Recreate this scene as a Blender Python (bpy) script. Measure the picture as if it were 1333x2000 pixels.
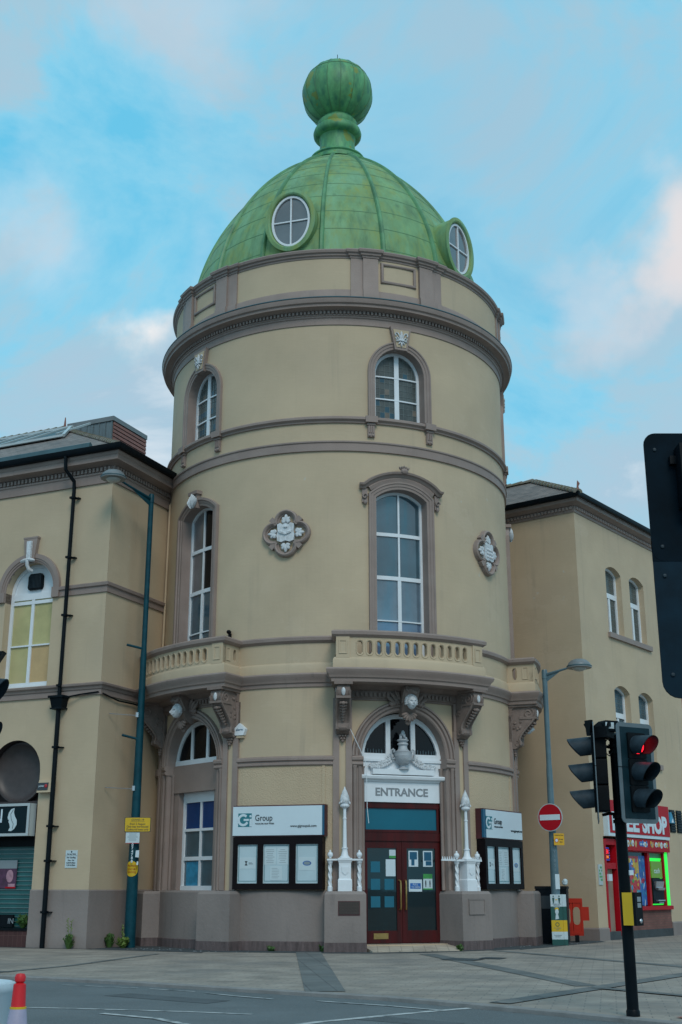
import bpy, bmesh, math, random
from mathutils import Vector, Matrix
random.seed(7)
for o in list(bpy.data.objects): bpy.data.objects.remove(o)
SC = bpy.context.scene
COL = SC.collection
rad = math.radians
# ------------------------------------------------------------------ camera
cam = bpy.data.cameras.new("camera"); camo = bpy.data.objects.new("camera", cam); COL.objects.link(camo)
cam.sensor_fit = 'VERTICAL'; cam.sensor_height = 36.0; cam.lens = 36.0 * 2350 / 2000
cam.clip_start = 0.1; cam.clip_end = 3000
camo.location = (0, 0, 1.5)
camo.rotation_euler = (rad(90 + 17.37), 0, 0)
SC.camera = camo
SC.render.resolution_x = 682; SC.render.resolution_y = 1024
SC.view_settings.view_transform = 'Standard'; SC.view_settings.look = 'None'
SC.view_settings.exposure = 0.0; SC.view_settings.gamma = 1.0; SC.view_settings.use_curve_mapping = False
# ------------------------------------------------------------------ sky and sun
SUN_EL, SUN_AZ = rad(42), rad(12)      # sun behind the camera, a little to the right; azimuth from -Y towards +X
w = bpy.data.worlds.new("World"); SC.world = w; w.use_nodes = True
nt = w.node_tree; nt.nodes.clear()
def N(t, tree, **k):
    n = tree.nodes.new(t)
    for a, v in k.items(): setattr(n, a, v)
    return n
out = N('ShaderNodeOutputWorld', nt); bg = N('ShaderNodeBackground', nt); bg.inputs[1].default_value = 0.1
sky = N('ShaderNodeTexSky', nt, sky_type='NISHITA', sun_disc=False)
sky.sun_elevation = SUN_EL; sky.sun_rotation = math.pi + SUN_AZ * -1; sky.air_density = 1.0; sky.dust_density = 1.5
tc = N('ShaderNodeTexCoord', nt)
mp = N('ShaderNodeMapping', nt); mp.inputs['Scale'].default_value = (1.0, 1.0, 1.5); mp.inputs['Location'].default_value = (0.35, 0.2, 0.1)
n1 = N('ShaderNodeTexNoise', nt); n1.inputs['Scale'].default_value = 3.6; n1.inputs['Detail'].default_value = 7.0; n1.inputs['Roughness'].default_value = 0.60; n1.inputs['Distortion'].default_value = 0.5
n2 = N('ShaderNodeTexNoise', nt); n2.inputs['Scale'].default_value = 4.2; n2.inputs['Detail'].default_value = 3.0
mp2 = N('ShaderNodeMapping', nt); mp2.inputs['Location'].default_value = (4.3, 1.2, 7.1)
cr = N('ShaderNodeValToRGB', nt)
e = cr.color_ramp.elements
e[0].position = 0.35; e[0].color = (0.15, 0.60, 0.86, 1)
e[1].position = 0.73; e[1].color = (0.78, 0.84, 0.89, 1)
x = e.new(0.45); x.color = (0.27, 0.67, 0.88, 1)
x = e.new(0.52); x.color = (0.40, 0.63, 0.76, 1)
x = e.new(0.60); x.color = (0.44, 0.61, 0.73, 1)
mul = N('ShaderNodeMixRGB', nt, blend_type='MULTIPLY'); mul.inputs[0].default_value = 1.0; mul.inputs[2].default_value = (10, 10.3, 10.4, 1)
mx = N('ShaderNodeMixRGB', nt); mx.inputs[0].default_value = 0.88
# warm tint in the brightest clouds
cr2 = N('ShaderNodeValToRGB', nt); cr2.color_ramp.elements[0].position = 0.60; cr2.color_ramp.elements[1].position = 0.78
cr2.color_ramp.elements[0].color = (0, 0, 0, 1); cr2.color_ramp.elements[1].color = (1, 1, 1, 1)
mxw = N('ShaderNodeMixRGB', nt); mxw.inputs[2].default_value = (0.84, 0.84, 0.88, 1)
L = nt.links.new
L(tc.outputs['Generated'], mp.inputs[0]); L(mp.outputs[0], n1.inputs[0]); L(n1.outputs[0], cr.inputs[0])
L(tc.outputs['Generated'], mp2.inputs[0]); L(mp2.outputs[0], n2.inputs[0]); L(n2.outputs[0], cr2.inputs[0])
L(cr.outputs[0], mxw.inputs[1]); L(cr2.outputs[0], mxw.inputs[0]); 
nd = N('ShaderNodeTexNoise', nt); nd.inputs['Scale'].default_value = 7.0; nd.inputs['Detail'].default_value = 6.0; L(tc.outputs['Generated'], nd.inputs[0])
last = mxw.outputs[0]
for (dx, dy, dz), r0, r1, amt, colr in (((-0.160, 0.910, 0.441), 0.0, 0.060, 1.0, (1.15, 1.02, 0.95)), ((0.289, 0.882, 0.530), 0.0, 0.085, 0.85, (1.08, 0.88, 0.80)), ((0.212, 0.904, 0.461), 0.0, 0.06, 0.45, (0.95, 0.82, 0.80)), ((-0.250, 0.881, 0.534), 0.0, 0.08, 0.45, (0.72, 0.80, 0.88)), ((0.099, 0.859, 0.603), 0.0, 0.30, 0.50, (0.36, 0.58, 0.73)), ((-0.122, 0.832, 0.688), 0.0, 0.10, 0.5, (0.66, 0.72, 0.80))):   # brighter, warmer breaks in the cloud
    vd = N('ShaderNodeVectorMath', nt, operation='DISTANCE'); l_ = math.sqrt(dx * dx + dy * dy + dz * dz); vd.inputs[1].default_value = (dx / l_, dy / l_, dz / l_); L(tc.outputs['Generated'], vd.inputs[0])
    ad = N('ShaderNodeMath', nt, operation='MULTIPLY_ADD'); ad.inputs[1].default_value = -0.36; L(nd.outputs[0], ad.inputs[0]); ad2 = N('ShaderNodeMath', nt, operation='ADD'); ad2.inputs[1].default_value = 0.18; L(vd.outputs['Value'], ad.inputs[2]); L(ad.outputs[0], ad2.inputs[0])
    mr = N('ShaderNodeMapRange', nt, interpolation_type='SMOOTHSTEP'); mr.inputs[1].default_value = r0; mr.inputs[2].default_value = r1; mr.inputs[3].default_value = amt; mr.inputs[4].default_value = 0.0; L(ad2.outputs[0], mr.inputs[0])
    mm = N('ShaderNodeMixRGB', nt); mm.inputs[2].default_value = (*colr, 1); L(mr.outputs[0], mm.inputs[0]); L(last, mm.inputs[1]); last = mm.outputs[0]
L(last, mul.inputs[1]); L(sky.outputs[0], mx.inputs[1]); L(mul.outputs[0], mx.inputs[2]); L(mx.outputs[0], bg.inputs[0]); L(bg.outputs[0], out.inputs[0])
sl = bpy.data.lights.new("sun", 'SUN'); sl.energy = 1.15; sl.angle = rad(22); sl.color = (1.0, 0.92, 0.82)
so = bpy.data.objects.new("sun", sl); COL.objects.link(so)
sd = Vector((math.sin(SUN_AZ) * math.cos(SUN_EL), -math.cos(SUN_AZ) * math.cos(SUN_EL), math.sin(SUN_EL)))
so.rotation_euler = sd.to_track_quat('Z', 'Y').to_euler(); so.location = (0, -20, 40)

# ------------------------------------------------------------------ materials
def mat(name, col, rough=0.7, var=0.12, nscale=2.0, bump=0.0, bscale=60.0, col2=None, c2fac=0.0, c2scale=3.0, stretch=(1, 1, 1), metal=0.0, emit=None, estr=0.0, spec=0.5, bstretch=(1, 1, 1), dots=None):
    m = bpy.data.materials.new(name); m.use_nodes = True; t = m.node_tree; b = t.nodes['Principled BSDF']; lk = t.links.new
    b.inputs['Roughness'].default_value = rough; b.inputs['Metallic'].default_value = metal
    b.inputs['Specular IOR Level'].default_value = spec
    tc = N('ShaderNodeTexCoord', t); mp = N('ShaderNodeMapping', t); mp.inputs['Scale'].default_value = stretch; lk(tc.outputs['Object'], mp.inputs[0])
    n = N('ShaderNodeTexNoise', t); n.inputs['Scale'].default_value = nscale; n.inputs['Detail'].default_value = 6; n.inputs['Roughness'].default_value = 0.6
    lk(mp.outputs[0], n.inputs[0])
    r = N('ShaderNodeMapRange', t); r.inputs[1].default_value = 0.3; r.inputs[2].default_value = 0.7; r.inputs[3].default_value = 1 - var; r.inputs[4].default_value = 1 + var
    lk(n.outputs[0], r.inputs[0])
    mm = N('ShaderNodeMixRGB', t, blend_type='MULTIPLY'); mm.inputs[0].default_value = 1.0; mm.inputs[1].default_value = (*col, 1)
    lk(r.outputs[0], mm.inputs[2]); last = mm.outputs[0]
    if col2:
        n2 = N('ShaderNodeTexNoise', t); n2.inputs['Scale'].default_value = c2scale; n2.inputs['Detail'].default_value = 5; lk(mp.outputs[0], n2.inputs[0])
        r2 = N('ShaderNodeMapRange', t); r2.inputs[1].default_value = 0.48; r2.inputs[2].default_value = 0.68; r2.inputs[4].default_value = c2fac; lk(n2.outputs[0], r2.inputs[0])
        m2 = N('ShaderNodeMixRGB', t); m2.inputs[2].default_value = (*col2, 1); lk(r2.outputs[0], m2.inputs[0]); lk(last, m2.inputs[1]); last = m2.outputs[0]
    if dots:
        v = N('ShaderNodeTexNoise', t); v.inputs['Scale'].default_value = dots[0]; v.inputs['Detail'].default_value = 2; lk(tc.outputs['Object'], v.inputs[0])
        r3 = N('ShaderNodeMapRange', t); r3.inputs[1].default_value = dots[1]; r3.inputs[2].default_value = dots[1] + 0.03; lk(v.outputs[0], r3.inputs[0])
        m3 = N('ShaderNodeMixRGB', t); m3.inputs[2].default_value = (*dots[2], 1); lk(r3.outputs[0], m3.inputs[0]); lk(last, m3.inputs[1]); last = m3.outputs[0]
    lk(last, b.inputs['Base Color'])
    if bump:
        mb = N('ShaderNodeMapping', t); mb.inputs['Scale'].default_value = bstretch; lk(tc.outputs['Object'], mb.inputs[0])
        nb = N('ShaderNodeTexNoise', t); nb.inputs['Scale'].default_value = bscale; nb.inputs['Detail'].default_value = 4; lk(mb.outputs[0], nb.inputs[0])
        bp = N('ShaderNodeBump', t); bp.inputs['Strength'].default_value = bump; bp.inputs['Distance'].default_value = 0.02; lk(nb.outputs[0], bp.inputs['Height']); lk(bp.outputs[0], b.inputs['Normal'])
    if emit:
        b.inputs['Emission Color'].default_value = (*emit, 1); b.inputs['Emission Strength'].default_value = estr
    return m
def streaks(m, amt=0.22, col=(0.24, 0.21, 0.17), sc=(3.2, 3.2, 0.16), lo=0.56, hi=0.74):
    t = m.node_tree; b = t.nodes['Principled BSDF']; lk = t.links.new; old = b.inputs['Base Color'].links[0].from_socket
    tc = N('ShaderNodeTexCoord', t); mp = N('ShaderNodeMapping', t); mp.inputs['Scale'].default_value = sc; lk(tc.outputs['Object'], mp.inputs[0])
    n = N('ShaderNodeTexNoise', t); n.inputs['Scale'].default_value = 1.0; n.inputs['Detail'].default_value = 7; n.inputs['Roughness'].default_value = 0.65; lk(mp.outputs[0], n.inputs[0])
    r = N('ShaderNodeMapRange', t); r.inputs[1].default_value = lo; r.inputs[2].default_value = hi; r.inputs[4].default_value = amt; lk(n.outputs[0], r.inputs[0])
    n2 = N('ShaderNodeTexNoise', t); n2.inputs['Scale'].default_value = 0.35; n2.inputs['Detail'].default_value = 3; lk(tc.outputs['Object'], n2.inputs[0])
    r2 = N('ShaderNodeMapRange', t); r2.inputs[1].default_value = 0.40; r2.inputs[2].default_value = 0.62; lk(n2.outputs[0], r2.inputs[0])
    mu = N('ShaderNodeMath', t, operation='MULTIPLY'); lk(r.outputs[0], mu.inputs[0]); lk(r2.outputs[0], mu.inputs[1])
    mx = N('ShaderNodeMixRGB', t); mx.inputs[2].default_value = (*col, 1); lk(mu.outputs[0], mx.inputs[0]); lk(old, mx.inputs[1]); lk(mx.outputs[0], b.inputs['Base Color']); return m
def glassmat(name, col, rough=0.04, wav=0.12):
    m = mat(name, col, rough, 0.35, 0.7, bump=wav, bscale=1.1); m.node_tree.nodes['Principled BSDF'].inputs['IOR'].default_value = 1.95
    return m
def brickmat(name, c1, c2, mortar, bw, bh, ms=0.012, stain=None, rot=(0, 0, 0), rough=0.85, bump=0.4, scale=1.0, off=0.5, coord='Object', wear=0.25):
    m = bpy.data.materials.new(name); m.use_nodes = True; t = m.node_tree; b = t.nodes['Principled BSDF']; lk = t.links.new
    b.inputs['Roughness'].default_value = rough
    tc = N('ShaderNodeTexCoord', t); mp = N('ShaderNodeMapping', t); mp.inputs['Rotation'].default_value = rot; lk(tc.outputs[coord], mp.inputs[0])
    br = N('ShaderNodeTexBrick', t); br.inputs['Color1'].default_value = (*c1, 1); br.inputs['Color2'].default_value = (*c2, 1); br.inputs['Mortar'].default_value = (*mortar, 1)
    br.inputs['Scale'].default_value = scale; br.inputs['Mortar Size'].default_value = ms; br.inputs['Brick Width'].default_value = bw; br.inputs['Row Height'].default_value = bh; br.offset = off; br.inputs['Mortar Smooth'].default_value = 0.3
    lk(mp.outputs[0], br.inputs[0])
    n = N('ShaderNodeTexNoise', t); n.inputs['Scale'].default_value = 1.3; n.inputs['Detail'].default_value = 8; lk(tc.outputs[coord], n.inputs[0])
    r = N('ShaderNodeMapRange', t); r.inputs[1].default_value = 0.3; r.inputs[2].default_value = 0.7; r.inputs[3].default_value = 1 - wear; r.inputs[4].default_value = 1 + wear; lk(n.outputs[0], r.inputs[0])
    mm = N('ShaderNodeMixRGB', t, blend_type='MULTIPLY'); mm.inputs[0].default_value = 1; lk(br.outputs[0], mm.inputs[1]); lk(r.outputs[0], mm.inputs[2]); last = mm.outputs[0]
    if stain:
        for sc_, lo_, hi_, am_, co_ in stain:
            ns = N('ShaderNodeTexNoise', t); ns.inputs['Scale'].default_value = sc_; ns.inputs['Detail'].default_value = 4; lk(tc.outputs[coord], ns.inputs[0])
            rs = N('ShaderNodeMapRange', t); rs.inputs[1].default_value = lo_; rs.inputs[2].default_value = hi_; rs.inputs[4].default_value = am_; lk(ns.outputs[0], rs.inputs[0])
            ms_ = N('ShaderNodeMixRGB', t); ms_.inputs[2].default_value = (*co_, 1); lk(rs.outputs[0], ms_.inputs[0]); lk(last, ms_.inputs[1]); last = ms_.outputs[0]
    lk(last, b.inputs['Base Color'])
    bp = N('ShaderNodeBump', t); bp.inputs['Strength'].default_value = bump; bp.inputs['Distance'].default_value = 0.01; bp.invert = True; lk(br.outputs['Fac'], bp.inputs['Height']); lk(bp.outputs[0], b.inputs['Normal'])
    return m
M = {}
M['cream'] = mat('cream_render', (0.505, 0.397, 0.27), 0.75, 0.08, 0.6, bump=0.16, bscale=5, col2=(0.465, 0.37, 0.265), c2fac=0.5, c2scale=0.35, bstretch=(0.7, 0.7, 3.0), dots=(2.4, 0.765, (0.50, 0.46, 0.38)))
M['rough_cream'] = mat('roughcast_cream', (0.50, 0.392, 0.268), 0.85, 0.08, 0.6, bump=0.9, bscale=28)
M['brown'] = mat('taupe_paint', (0.27, 0.205, 0.18), 0.6, 0.1, 1.2, bump=0.25, bscale=25, col2=(0.32, 0.26, 0.23), c2fac=0.35, c2scale=1.6)
M['brown_plinth'] = mat('taupe_plinth_paint', (0.245, 0.205, 0.190), 0.7, 0.10, 0.8, bump=0.4, bscale=12, col2=(0.19, 0.16, 0.15), c2fac=0.5, c2scale=1.1, stretch=(1, 1, 0.5), dots=(1.7, 0.80, (0.03, 0.03, 0.03)))
M['foot'] = mat('dark_plinth_foot', (0.115, 0.085, 0.085), 0.85, 0.35, 5, bump=0.5, bscale=20, stretch=(2, 2, 0.4))
M['carved'] = mat('carved_stone_taupe', (0.20, 0.15, 0.13), 0.65, 0.25, 3, bump=0.3, bscale=30)
streaks(M['cream'], 0.38); streaks(M['cream'], 0.22, (0.58, 0.47, 0.34), (0.55, 0.55, 0.8), 0.555, 0.565); streaks(M['rough_cream'], 0.35); streaks(M['brown'], 0.5, (0.10, 0.085, 0.08), (5, 5, 0.6)); streaks(M['brown_plinth'], 0.6, (0.12, 0.10, 0.10), (4, 4, 0.5))
M['white'] = mat('white_paint', (0.72, 0.76, 0.80), 0.4, 0.05, 3, bump=0.1, bscale=30)
M['white_relief'] = mat('white_relief_paint', (0.60, 0.63, 0.66), 0.6, 0.2, 14, col2=(0.42, 0.42, 0.42), c2fac=0.6, c2scale=9, bump=0.3, bscale=40)
M['glass'] = glassmat('window_glass', (0.045, 0.095, 0.125))  # reflected sky is partly painted into this teal-blue base
M['glass_mid'] = glassmat('window_glass_painted_sky', (0.12, 0.175, 0.225), 0.05)  # paler base paints reflected sky into the middle window panes
M['glass_blue'] = glassmat('window_glass_blue_blind', (0.10, 0.16, 0.25), 0.08)
M['glass_dark'] = glassmat('window_glass_dark', (0.004, 0.005, 0.007), 0.06); M['glass_dark'].node_tree.nodes['Principled BSDF'].inputs['IOR'].default_value = 1.35
M['glass_door'] = glassmat('door_glass', (0.004, 0.014, 0.018), 0.02, 0.03); M['glass_door'].node_tree.nodes['Principled BSDF'].inputs['IOR'].default_value = 1.6
M['blind_blue'] = glassmat('deep_blue_blind', (0.006, 0.045, 0.16), 0.1); M['blind_blue'].node_tree.nodes['Principled BSDF'].inputs['IOR'].default_value = 1.4
M['glass_grey'] = glassmat('window_glass_grey', (0.14, 0.135, 0.14), 0.10)
M['lead1'] = mat('leaded_grey_glass', (0.075, 0.088, 0.085), 0.25, 0.3, 3)
M['lead2'] = mat('leaded_blue_glass', (0.03, 0.085, 0.12), 0.2, 0.3, 3)
M['lead3'] = mat('leaded_amber_glass', (0.16, 0.135, 0.11), 0.25, 0.3, 3)
M['lead4'] = mat('lead_strip', (0.13, 0.16, 0.16), 0.5, 0.1)
M['board_yellow'] = mat('yellowed_board', (0.46, 0.42, 0.20), 0.7, 0.12, 2.0, col2=(0.50, 0.40, 0.22), c2fac=0.7, c2scale=0.8)
M['board_orange'] = mat('orange_board', (0.52, 0.36, 0.18), 0.7, 0.1, 2.0)
# weathered copper
def copper():
    m = mat('verdigris_copper', (0.16, 0.32, 0.145), 0.65, 0.30, 1.1, bump=0.25, bscale=6, col2=(0.20, 0.41, 0.235), c2fac=0.8, c2scale=0.7, stretch=(1.6, 1.6, 0.5))
    t = m.node_tree; b = t.nodes['Principled BSDF']; lk = t.links.new
    old = b.inputs['Base Color'].links[0].from_socket
    tc = N('ShaderNodeTexCoord', t); mp = N('ShaderNodeMapping', t); mp.inputs['Scale'].default_value = (2.0, 2.0, 0.45); mp.inputs['Location'].default_value = (3, 1, 5); lk(tc.outputs['Object'], mp.inputs[0])
    n = N('ShaderNodeTexNoise', t); n.inputs['Scale'].default_value = 1.0; n.inputs['Detail'].default_value = 9; n.inputs['Roughness'].default_value = 0.72; lk(mp.outputs[0], n.inputs[0])
    r = N('ShaderNodeMapRange', t); r.inputs[1].default_value = 0.47; r.inputs[2].default_value = 0.68; r.inputs[4].default_value = 0.85; lk(n.outputs[0], r.inputs[0])
    mx = N('ShaderNodeMixRGB', t); mx.inputs[2].default_value = (0.24, 0.30, 0.06, 1); lk(r.outputs[0], mx.inputs[0]); lk(old, mx.inputs[1])
    n3 = N('ShaderNodeTexNoise', t); n3.inputs['Scale'].default_value = 2.3; n3.inputs['Detail'].default_value = 8; lk(mp.outputs[0], n3.inputs[0])
    r3 = N('ShaderNodeMapRange', t); r3.inputs[1].default_value = 0.56; r3.inputs[2].default_value = 0.72; r3.inputs[4].default_value = 0.4; lk(n3.outputs[0], r3.inputs[0])
    m3 = N('ShaderNodeMixRGB', t); m3.inputs[2].default_value = (0.045, 0.12, 0.06, 1); lk(r3.outputs[0], m3.inputs[0]); lk(mx.outputs[0], m3.inputs[1])
    lk(m3.outputs[0], b.inputs['Base Color']); return m
M['greyurn'] = mat('grey_white_urn', (0.42, 0.45, 0.48), 0.5, 0.1, 6)
M['copper'] = copper(); streaks(M['copper'], 0.7, (0.07, 0.17, 0.07), (3.5, 3.5, 0.25), 0.50, 0.68)
M['copper_rib'] = mat('verdigris_copper_rib', (0.105, 0.28, 0.13), 0.5, 0.25, 2.2, col2=(0.05, 0.15, 0.07), c2fac=0.8, c2scale=1.5)
M['copper_seam'] = mat('copper_seam_dark', (0.085, 0.21, 0.10), 0.6, 0.3, 3)
M['copper_olive'] = mat('verdigris_copper_olive', (0.10, 0.32, 0.13), 0.55, 0.35, 1.6, bump=0.2, bscale=8, col2=(0.03, 0.17, 0.10), c2fac=0.8, c2scale=2.0, stretch=(2, 2, 0.7), dots=(2.2, 0.60, (0.19, 0.26, 0.05)))
M['slate'] = brickmat('slate_tiles', (0.15, 0.125, 0.115), (0.23, 0.19, 0.17), (0.07, 0.06, 0.055), 0.35, 0.22, 0.012, rough=0.7, bump=0.6, coord='UV')
M['ridge'] = mat('ridge_tile', (0.22, 0.20, 0.17), 0.8, 0.3, 6, bump=0.4, bscale=20, col2=(0.16, 0.17, 0.06), c2fac=0.6, c2scale=5)
M['black'] = mat('black_gutter_paint', (0.003, 0.006, 0.009), 0.45, 0.3, 3, spec=0.12)
M['black_matt'] = mat('black_plastic', (0.004, 0.006, 0.008), 0.6, 0.35, 6, bump=0.1, bscale=80, spec=0.12)
M['tealpaint'] = mat('teal_lamp_post_paint', (0.003, 0.048, 0.068), 0.4, 0.25, 3, col2=(0.008, 0.07, 0.095), c2fac=0.5, c2scale=4, spec=0.2)
M['greypaint'] = mat('grey_lamp_post_paint', (0.085, 0.145, 0.175), 0.4, 0.15, 3)
M['lampgrey'] = mat('lamp_head_grey', (0.16, 0.18, 0.19), 0.4, 0.1, 3)
M['diffuser'] = mat('lamp_diffuser', (0.45, 0.47, 0.45), 0.3, 0.1, 5)
M['leadwork'] = mat('lead_flashing', (0.045, 0.10, 0.12), 0.6, 0.2, 2)
M['cladding'] = mat('grey_metal_cladding', (0.12, 0.155, 0.17), 0.5, 0.25, 2, stretch=(6, 6, 0.4))
M['louvre'] = mat('brown_louvre', (0.24, 0.10, 0.08), 0.6, 0.15, 3)
M['door_wood'] = mat('dark_red_wood', (0.060, 0.006, 0.006), 0.4, 0.4, 3, stretch=(1, 1, 0.15), col2=(0.04, 0.010, 0.010), c2fac=0.7, c2scale=8, spec=0.25)
M['brass'] = mat('brass', (0.45, 0.28, 0.10), 0.3, 0.2, 6, metal=0.8)
M['tealboard'] = mat('teal_blank_panel', (0.0, 0.115, 0.175), 0.35, 0.06, 2)
M['tealsticker'] = mat('teal_window_sticker', (0.01, 0.13, 0.20), 0.35, 0.08, 4)
M['signwhite'] = mat('white_sign_face', (0.58, 0.68, 0.74), 0.35, 0.04, 1)
M['signteal'] = mat('teal_logo', (0.02, 0.17, 0.21), 0.4, 0.05)
M['signblue'] = mat('sign_edge_blue', (0.01, 0.09, 0.17), 0.4, 0.05)
M['ink'] = mat('dark_ink', (0.03, 0.04, 0.05), 0.5, 0.05)
M['greyink'] = mat('grey_ink', (0.22, 0.27, 0.30), 0.5, 0.05)
M['boardframe'] = mat('dark_board_frame', (0.006, 0.003, 0.004), 0.5, 0.3, 4, spec=0.15)
M['maroonedge'] = mat('maroon_edge', (0.07, 0.015, 0.02), 0.5, 0.2, 4)
M['paper'] = mat('paper_in_glazed_board', (0.46, 0.58, 0.63), 0.25, 0.06, 2)
M['paper2'] = mat('paper_sheet', (0.52, 0.62, 0.66), 0.3, 0.04, 2)
M['cut'] = mat('cut_letter_grey', (0.22, 0.24, 0.26), 0.5, 0.05)
M['stone_ramp'] = brickmat('threshold_tiles', (0.40, 0.34, 0.27), (0.44, 0.38, 0.31), (0.26, 0.22, 0.18), 0.3, 0.3, 0.01, bump=0.2, off=0.0)
M['plaque'] = brickmat('bronze_plaque_face', (0.05, 0.035, 0.03), (0.06, 0.04, 0.035), (0.035, 0.025, 0.02), 0.08, 0.035, 0.006, rot=(rad(90), 0, 0), rough=0.45, bump=0.3)
M['asphalt'] = mat('asphalt', (0.12, 0.14, 0.148), 0.8, 0.14, 0.8, bump=0.6, bscale=90, col2=(0.095, 0.115, 0.122), c2fac=0.7, c2scale=0.35, dots=(38, 0.62, (0.19, 0.21, 0.22)))
M['asphalt_patch'] = mat('asphalt_patch', (0.085, 0.10, 0.108), 0.85, 0.2, 1.5, bump=0.7, bscale=80, dots=(38, 0.64, (0.16, 0.18, 0.19)))
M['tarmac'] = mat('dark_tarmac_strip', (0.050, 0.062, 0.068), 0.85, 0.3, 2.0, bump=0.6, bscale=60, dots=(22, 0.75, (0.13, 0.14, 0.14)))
M['paving'] = brickmat('block_paving', (0.265, 0.232, 0.20), (0.315, 0.268, 0.225), (0.19, 0.172, 0.155), 0.42, 0.21, 0.010, rot=(0, 0, rad(12)), bump=0.5, wear=0.24, stain=[(0.5, 0.50, 0.66, 0.45, (0.13, 0.13, 0.13)), (7.0, 0.64, 0.68, 0.6, (0.09, 0.09, 0.09)), (2.2, 0.60, 0.70, 0.35, (0.34, 0.30, 0.26))])
M['setts'] = brickmat('dark_granite_band', (0.115, 0.125, 0.125), (0.15, 0.155, 0.15), (0.08, 0.084, 0.085), 0.6, 0.4, 0.012, rot=(0, 0, rad(84)), bump=0.3)
M['kerb'] = mat('kerb_stone', (0.22, 0.215, 0.21), 0.8, 0.2, 3, bump=0.3, bscale=40)
M['tactile'] = brickmat('red_tactile_paving', (0.27, 0.09, 0.07), (0.32, 0.12, 0.09), (0.15, 0.07, 0.06), 0.4, 0.4, 0.015)
M['roadpaint'] = mat('worn_road_paint', (0.45, 0.47, 0.47), 0.7, 0.15, 8, col2=(0.10, 0.125, 0.135), c2fac=1.0, c2scale=5)
M['redbrick'] = brickmat('red_brick', (0.27, 0.075, 0.05), (0.33, 0.11, 0.075), (0.18, 0.12, 0.10), 0.22, 0.075, 0.008, coord='UV')
M['brownbrick'] = brickmat('brown_brick', (0.17, 0.07, 0.06), (0.20, 0.085, 0.07), (0.13, 0.075, 0.06), 0.22, 0.075, 0.010, coord='UV')
M['darktile'] = brickmat('dark_red_tiles', (0.055, 0.022, 0.022), (0.065, 0.026, 0.026), (0.10, 0.05, 0.045), 0.15, 0.3, 0.008, coord='UV', off=0)
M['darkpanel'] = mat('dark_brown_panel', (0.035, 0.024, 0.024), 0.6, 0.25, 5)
M['disc'] = mat('brown_dish', (0.055, 0.043, 0.042), 0.45, 0.15, 6)
M['shutter'] = mat('teal_roller_shutter', (0.012, 0.10, 0.105), 0.4, 0.2, 2)
M['shutter_edge'] = mat('shutter_slat_lip', (0.16, 0.26, 0.27), 0.4, 0.1)
M['signblack'] = mat('dark_teal_sign_face', (0.003, 0.014, 0.02), 0.4, 0.05, spec=0.15)
M['silver'] = mat('silver_frame', (0.42, 0.48, 0.50), 0.35, 0.05)
M['yellow'] = mat('yellow_plastic', (0.62, 0.40, 0.01), 0.45, 0.08)
M['orangeyellow'] = mat('yellow_sign_face', (0.65, 0.36, 0.015), 0.45, 0.05)
M['red'] = mat('red_sign_face', (0.40, 0.003, 0.012), 0.5, 0.05, spec=0.2)
M['redshop'] = mat('red_shop_paint', (0.38, 0.003, 0.010), 0.5, 0.08, spec=0.2)
M['barrier'] = mat('orange_red_plastic', (0.42, 0.022, 0.008), 0.5, 0.12, spec=0.25)
M['conered'] = mat('cone_red', (0.66, 0.012, 0.02), 0.5, 0.06)
M['sleeve'] = mat('cone_sleeve', (0.36, 0.34, 0.46), 0.45, 0.1, 12, bump=0.15, bscale=120)
M['boardgrey'] = mat('signal_board_grey', (0.11, 0.145, 0.165), 0.4, 0.12)
M['boarddark'] = mat('signal_board_face', (0.004, 0.022, 0.032), 0.5, 0.2, 6, spec=0.2)
M['bigback'] = mat('board_back_upper', (0.002, 0.009, 0.016), 0.7, 0.3, 6, spec=0.08)
M['bigback2'] = mat('board_back_lower', (0.003, 0.018, 0.032), 0.6, 0.3, 6, spec=0.12)
M['hood'] = mat('signal_hood_grey', (0.022, 0.036, 0.048), 0.5, 0.35, 9, spec=0.25)
M['redlens'] = mat('red_lens_lit', (0.7, 0.01, 0.02), 0.3, 0.05, emit=(1.0, 0.015, 0.03), estr=2.2)
M['darklens'] = mat('dark_lens', (0.02, 0.012, 0.01), 0.2, 0.1)
M['green_glow'] = mat('green_strip_and_lit_reveal', (0.02, 0.5, 0.05), 0.4, 0.02, emit=(0.02, 1.0, 0.06), estr=0.8)
M['ledred'] = mat('led_red', (0.5, 0.02, 0.02), 0.4, 0.02, emit=(1.0, 0.03, 0.06), estr=0.9)
M['ledorange'] = mat('led_orange', (0.5, 0.1, 0.02), 0.4, 0.02, emit=(1.0, 0.25, 0.05), estr=0.8)
M['ledblue'] = mat('led_blue', (0.05, 0.05, 0.5), 0.4, 0.02, emit=(0.08, 0.1, 1.0), estr=0.9)
M['atmgreen'] = mat('lime_green_panel', (0.17, 0.34, 0.01), 0.4, 0.05)
M['chrome'] = mat('silver_metal', (0.5, 0.52, 0.55), 0.25, 0.1, metal=0.7)
M['posterblue'] = mat('poster_blue', (0.02, 0.12, 0.40), 0.4, 0.3, 4)
M['posterred'] = mat('poster_red', (0.45, 0.02, 0.03), 0.4, 0.3, 5)
M['posteryellow'] = mat('poster_yellow', (0.50, 0.33, 0.03), 0.4, 0.3, 5)
M['postergreen'] = mat('poster_green', (0.05, 0.30, 0.07), 0.4, 0.3, 5)
M['postercyan'] = mat('poster_cyan', (0.03, 0.25, 0.42), 0.4, 0.3, 5)
M['skin'] = mat('poster_pink', (0.40, 0.22, 0.28), 0.5, 0.3, 8)
M['purple'] = mat('poster_purple', (0.08, 0.03, 0.07), 0.5, 0.4, 8)
M['beigewood'] = mat('beige_door_paint', (0.27, 0.20, 0.15), 0.6, 0.12, 3)
M['leaf'] = mat('weed_leaf', (0.045, 0.105, 0.02), 0.6, 0.3, 12)
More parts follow.
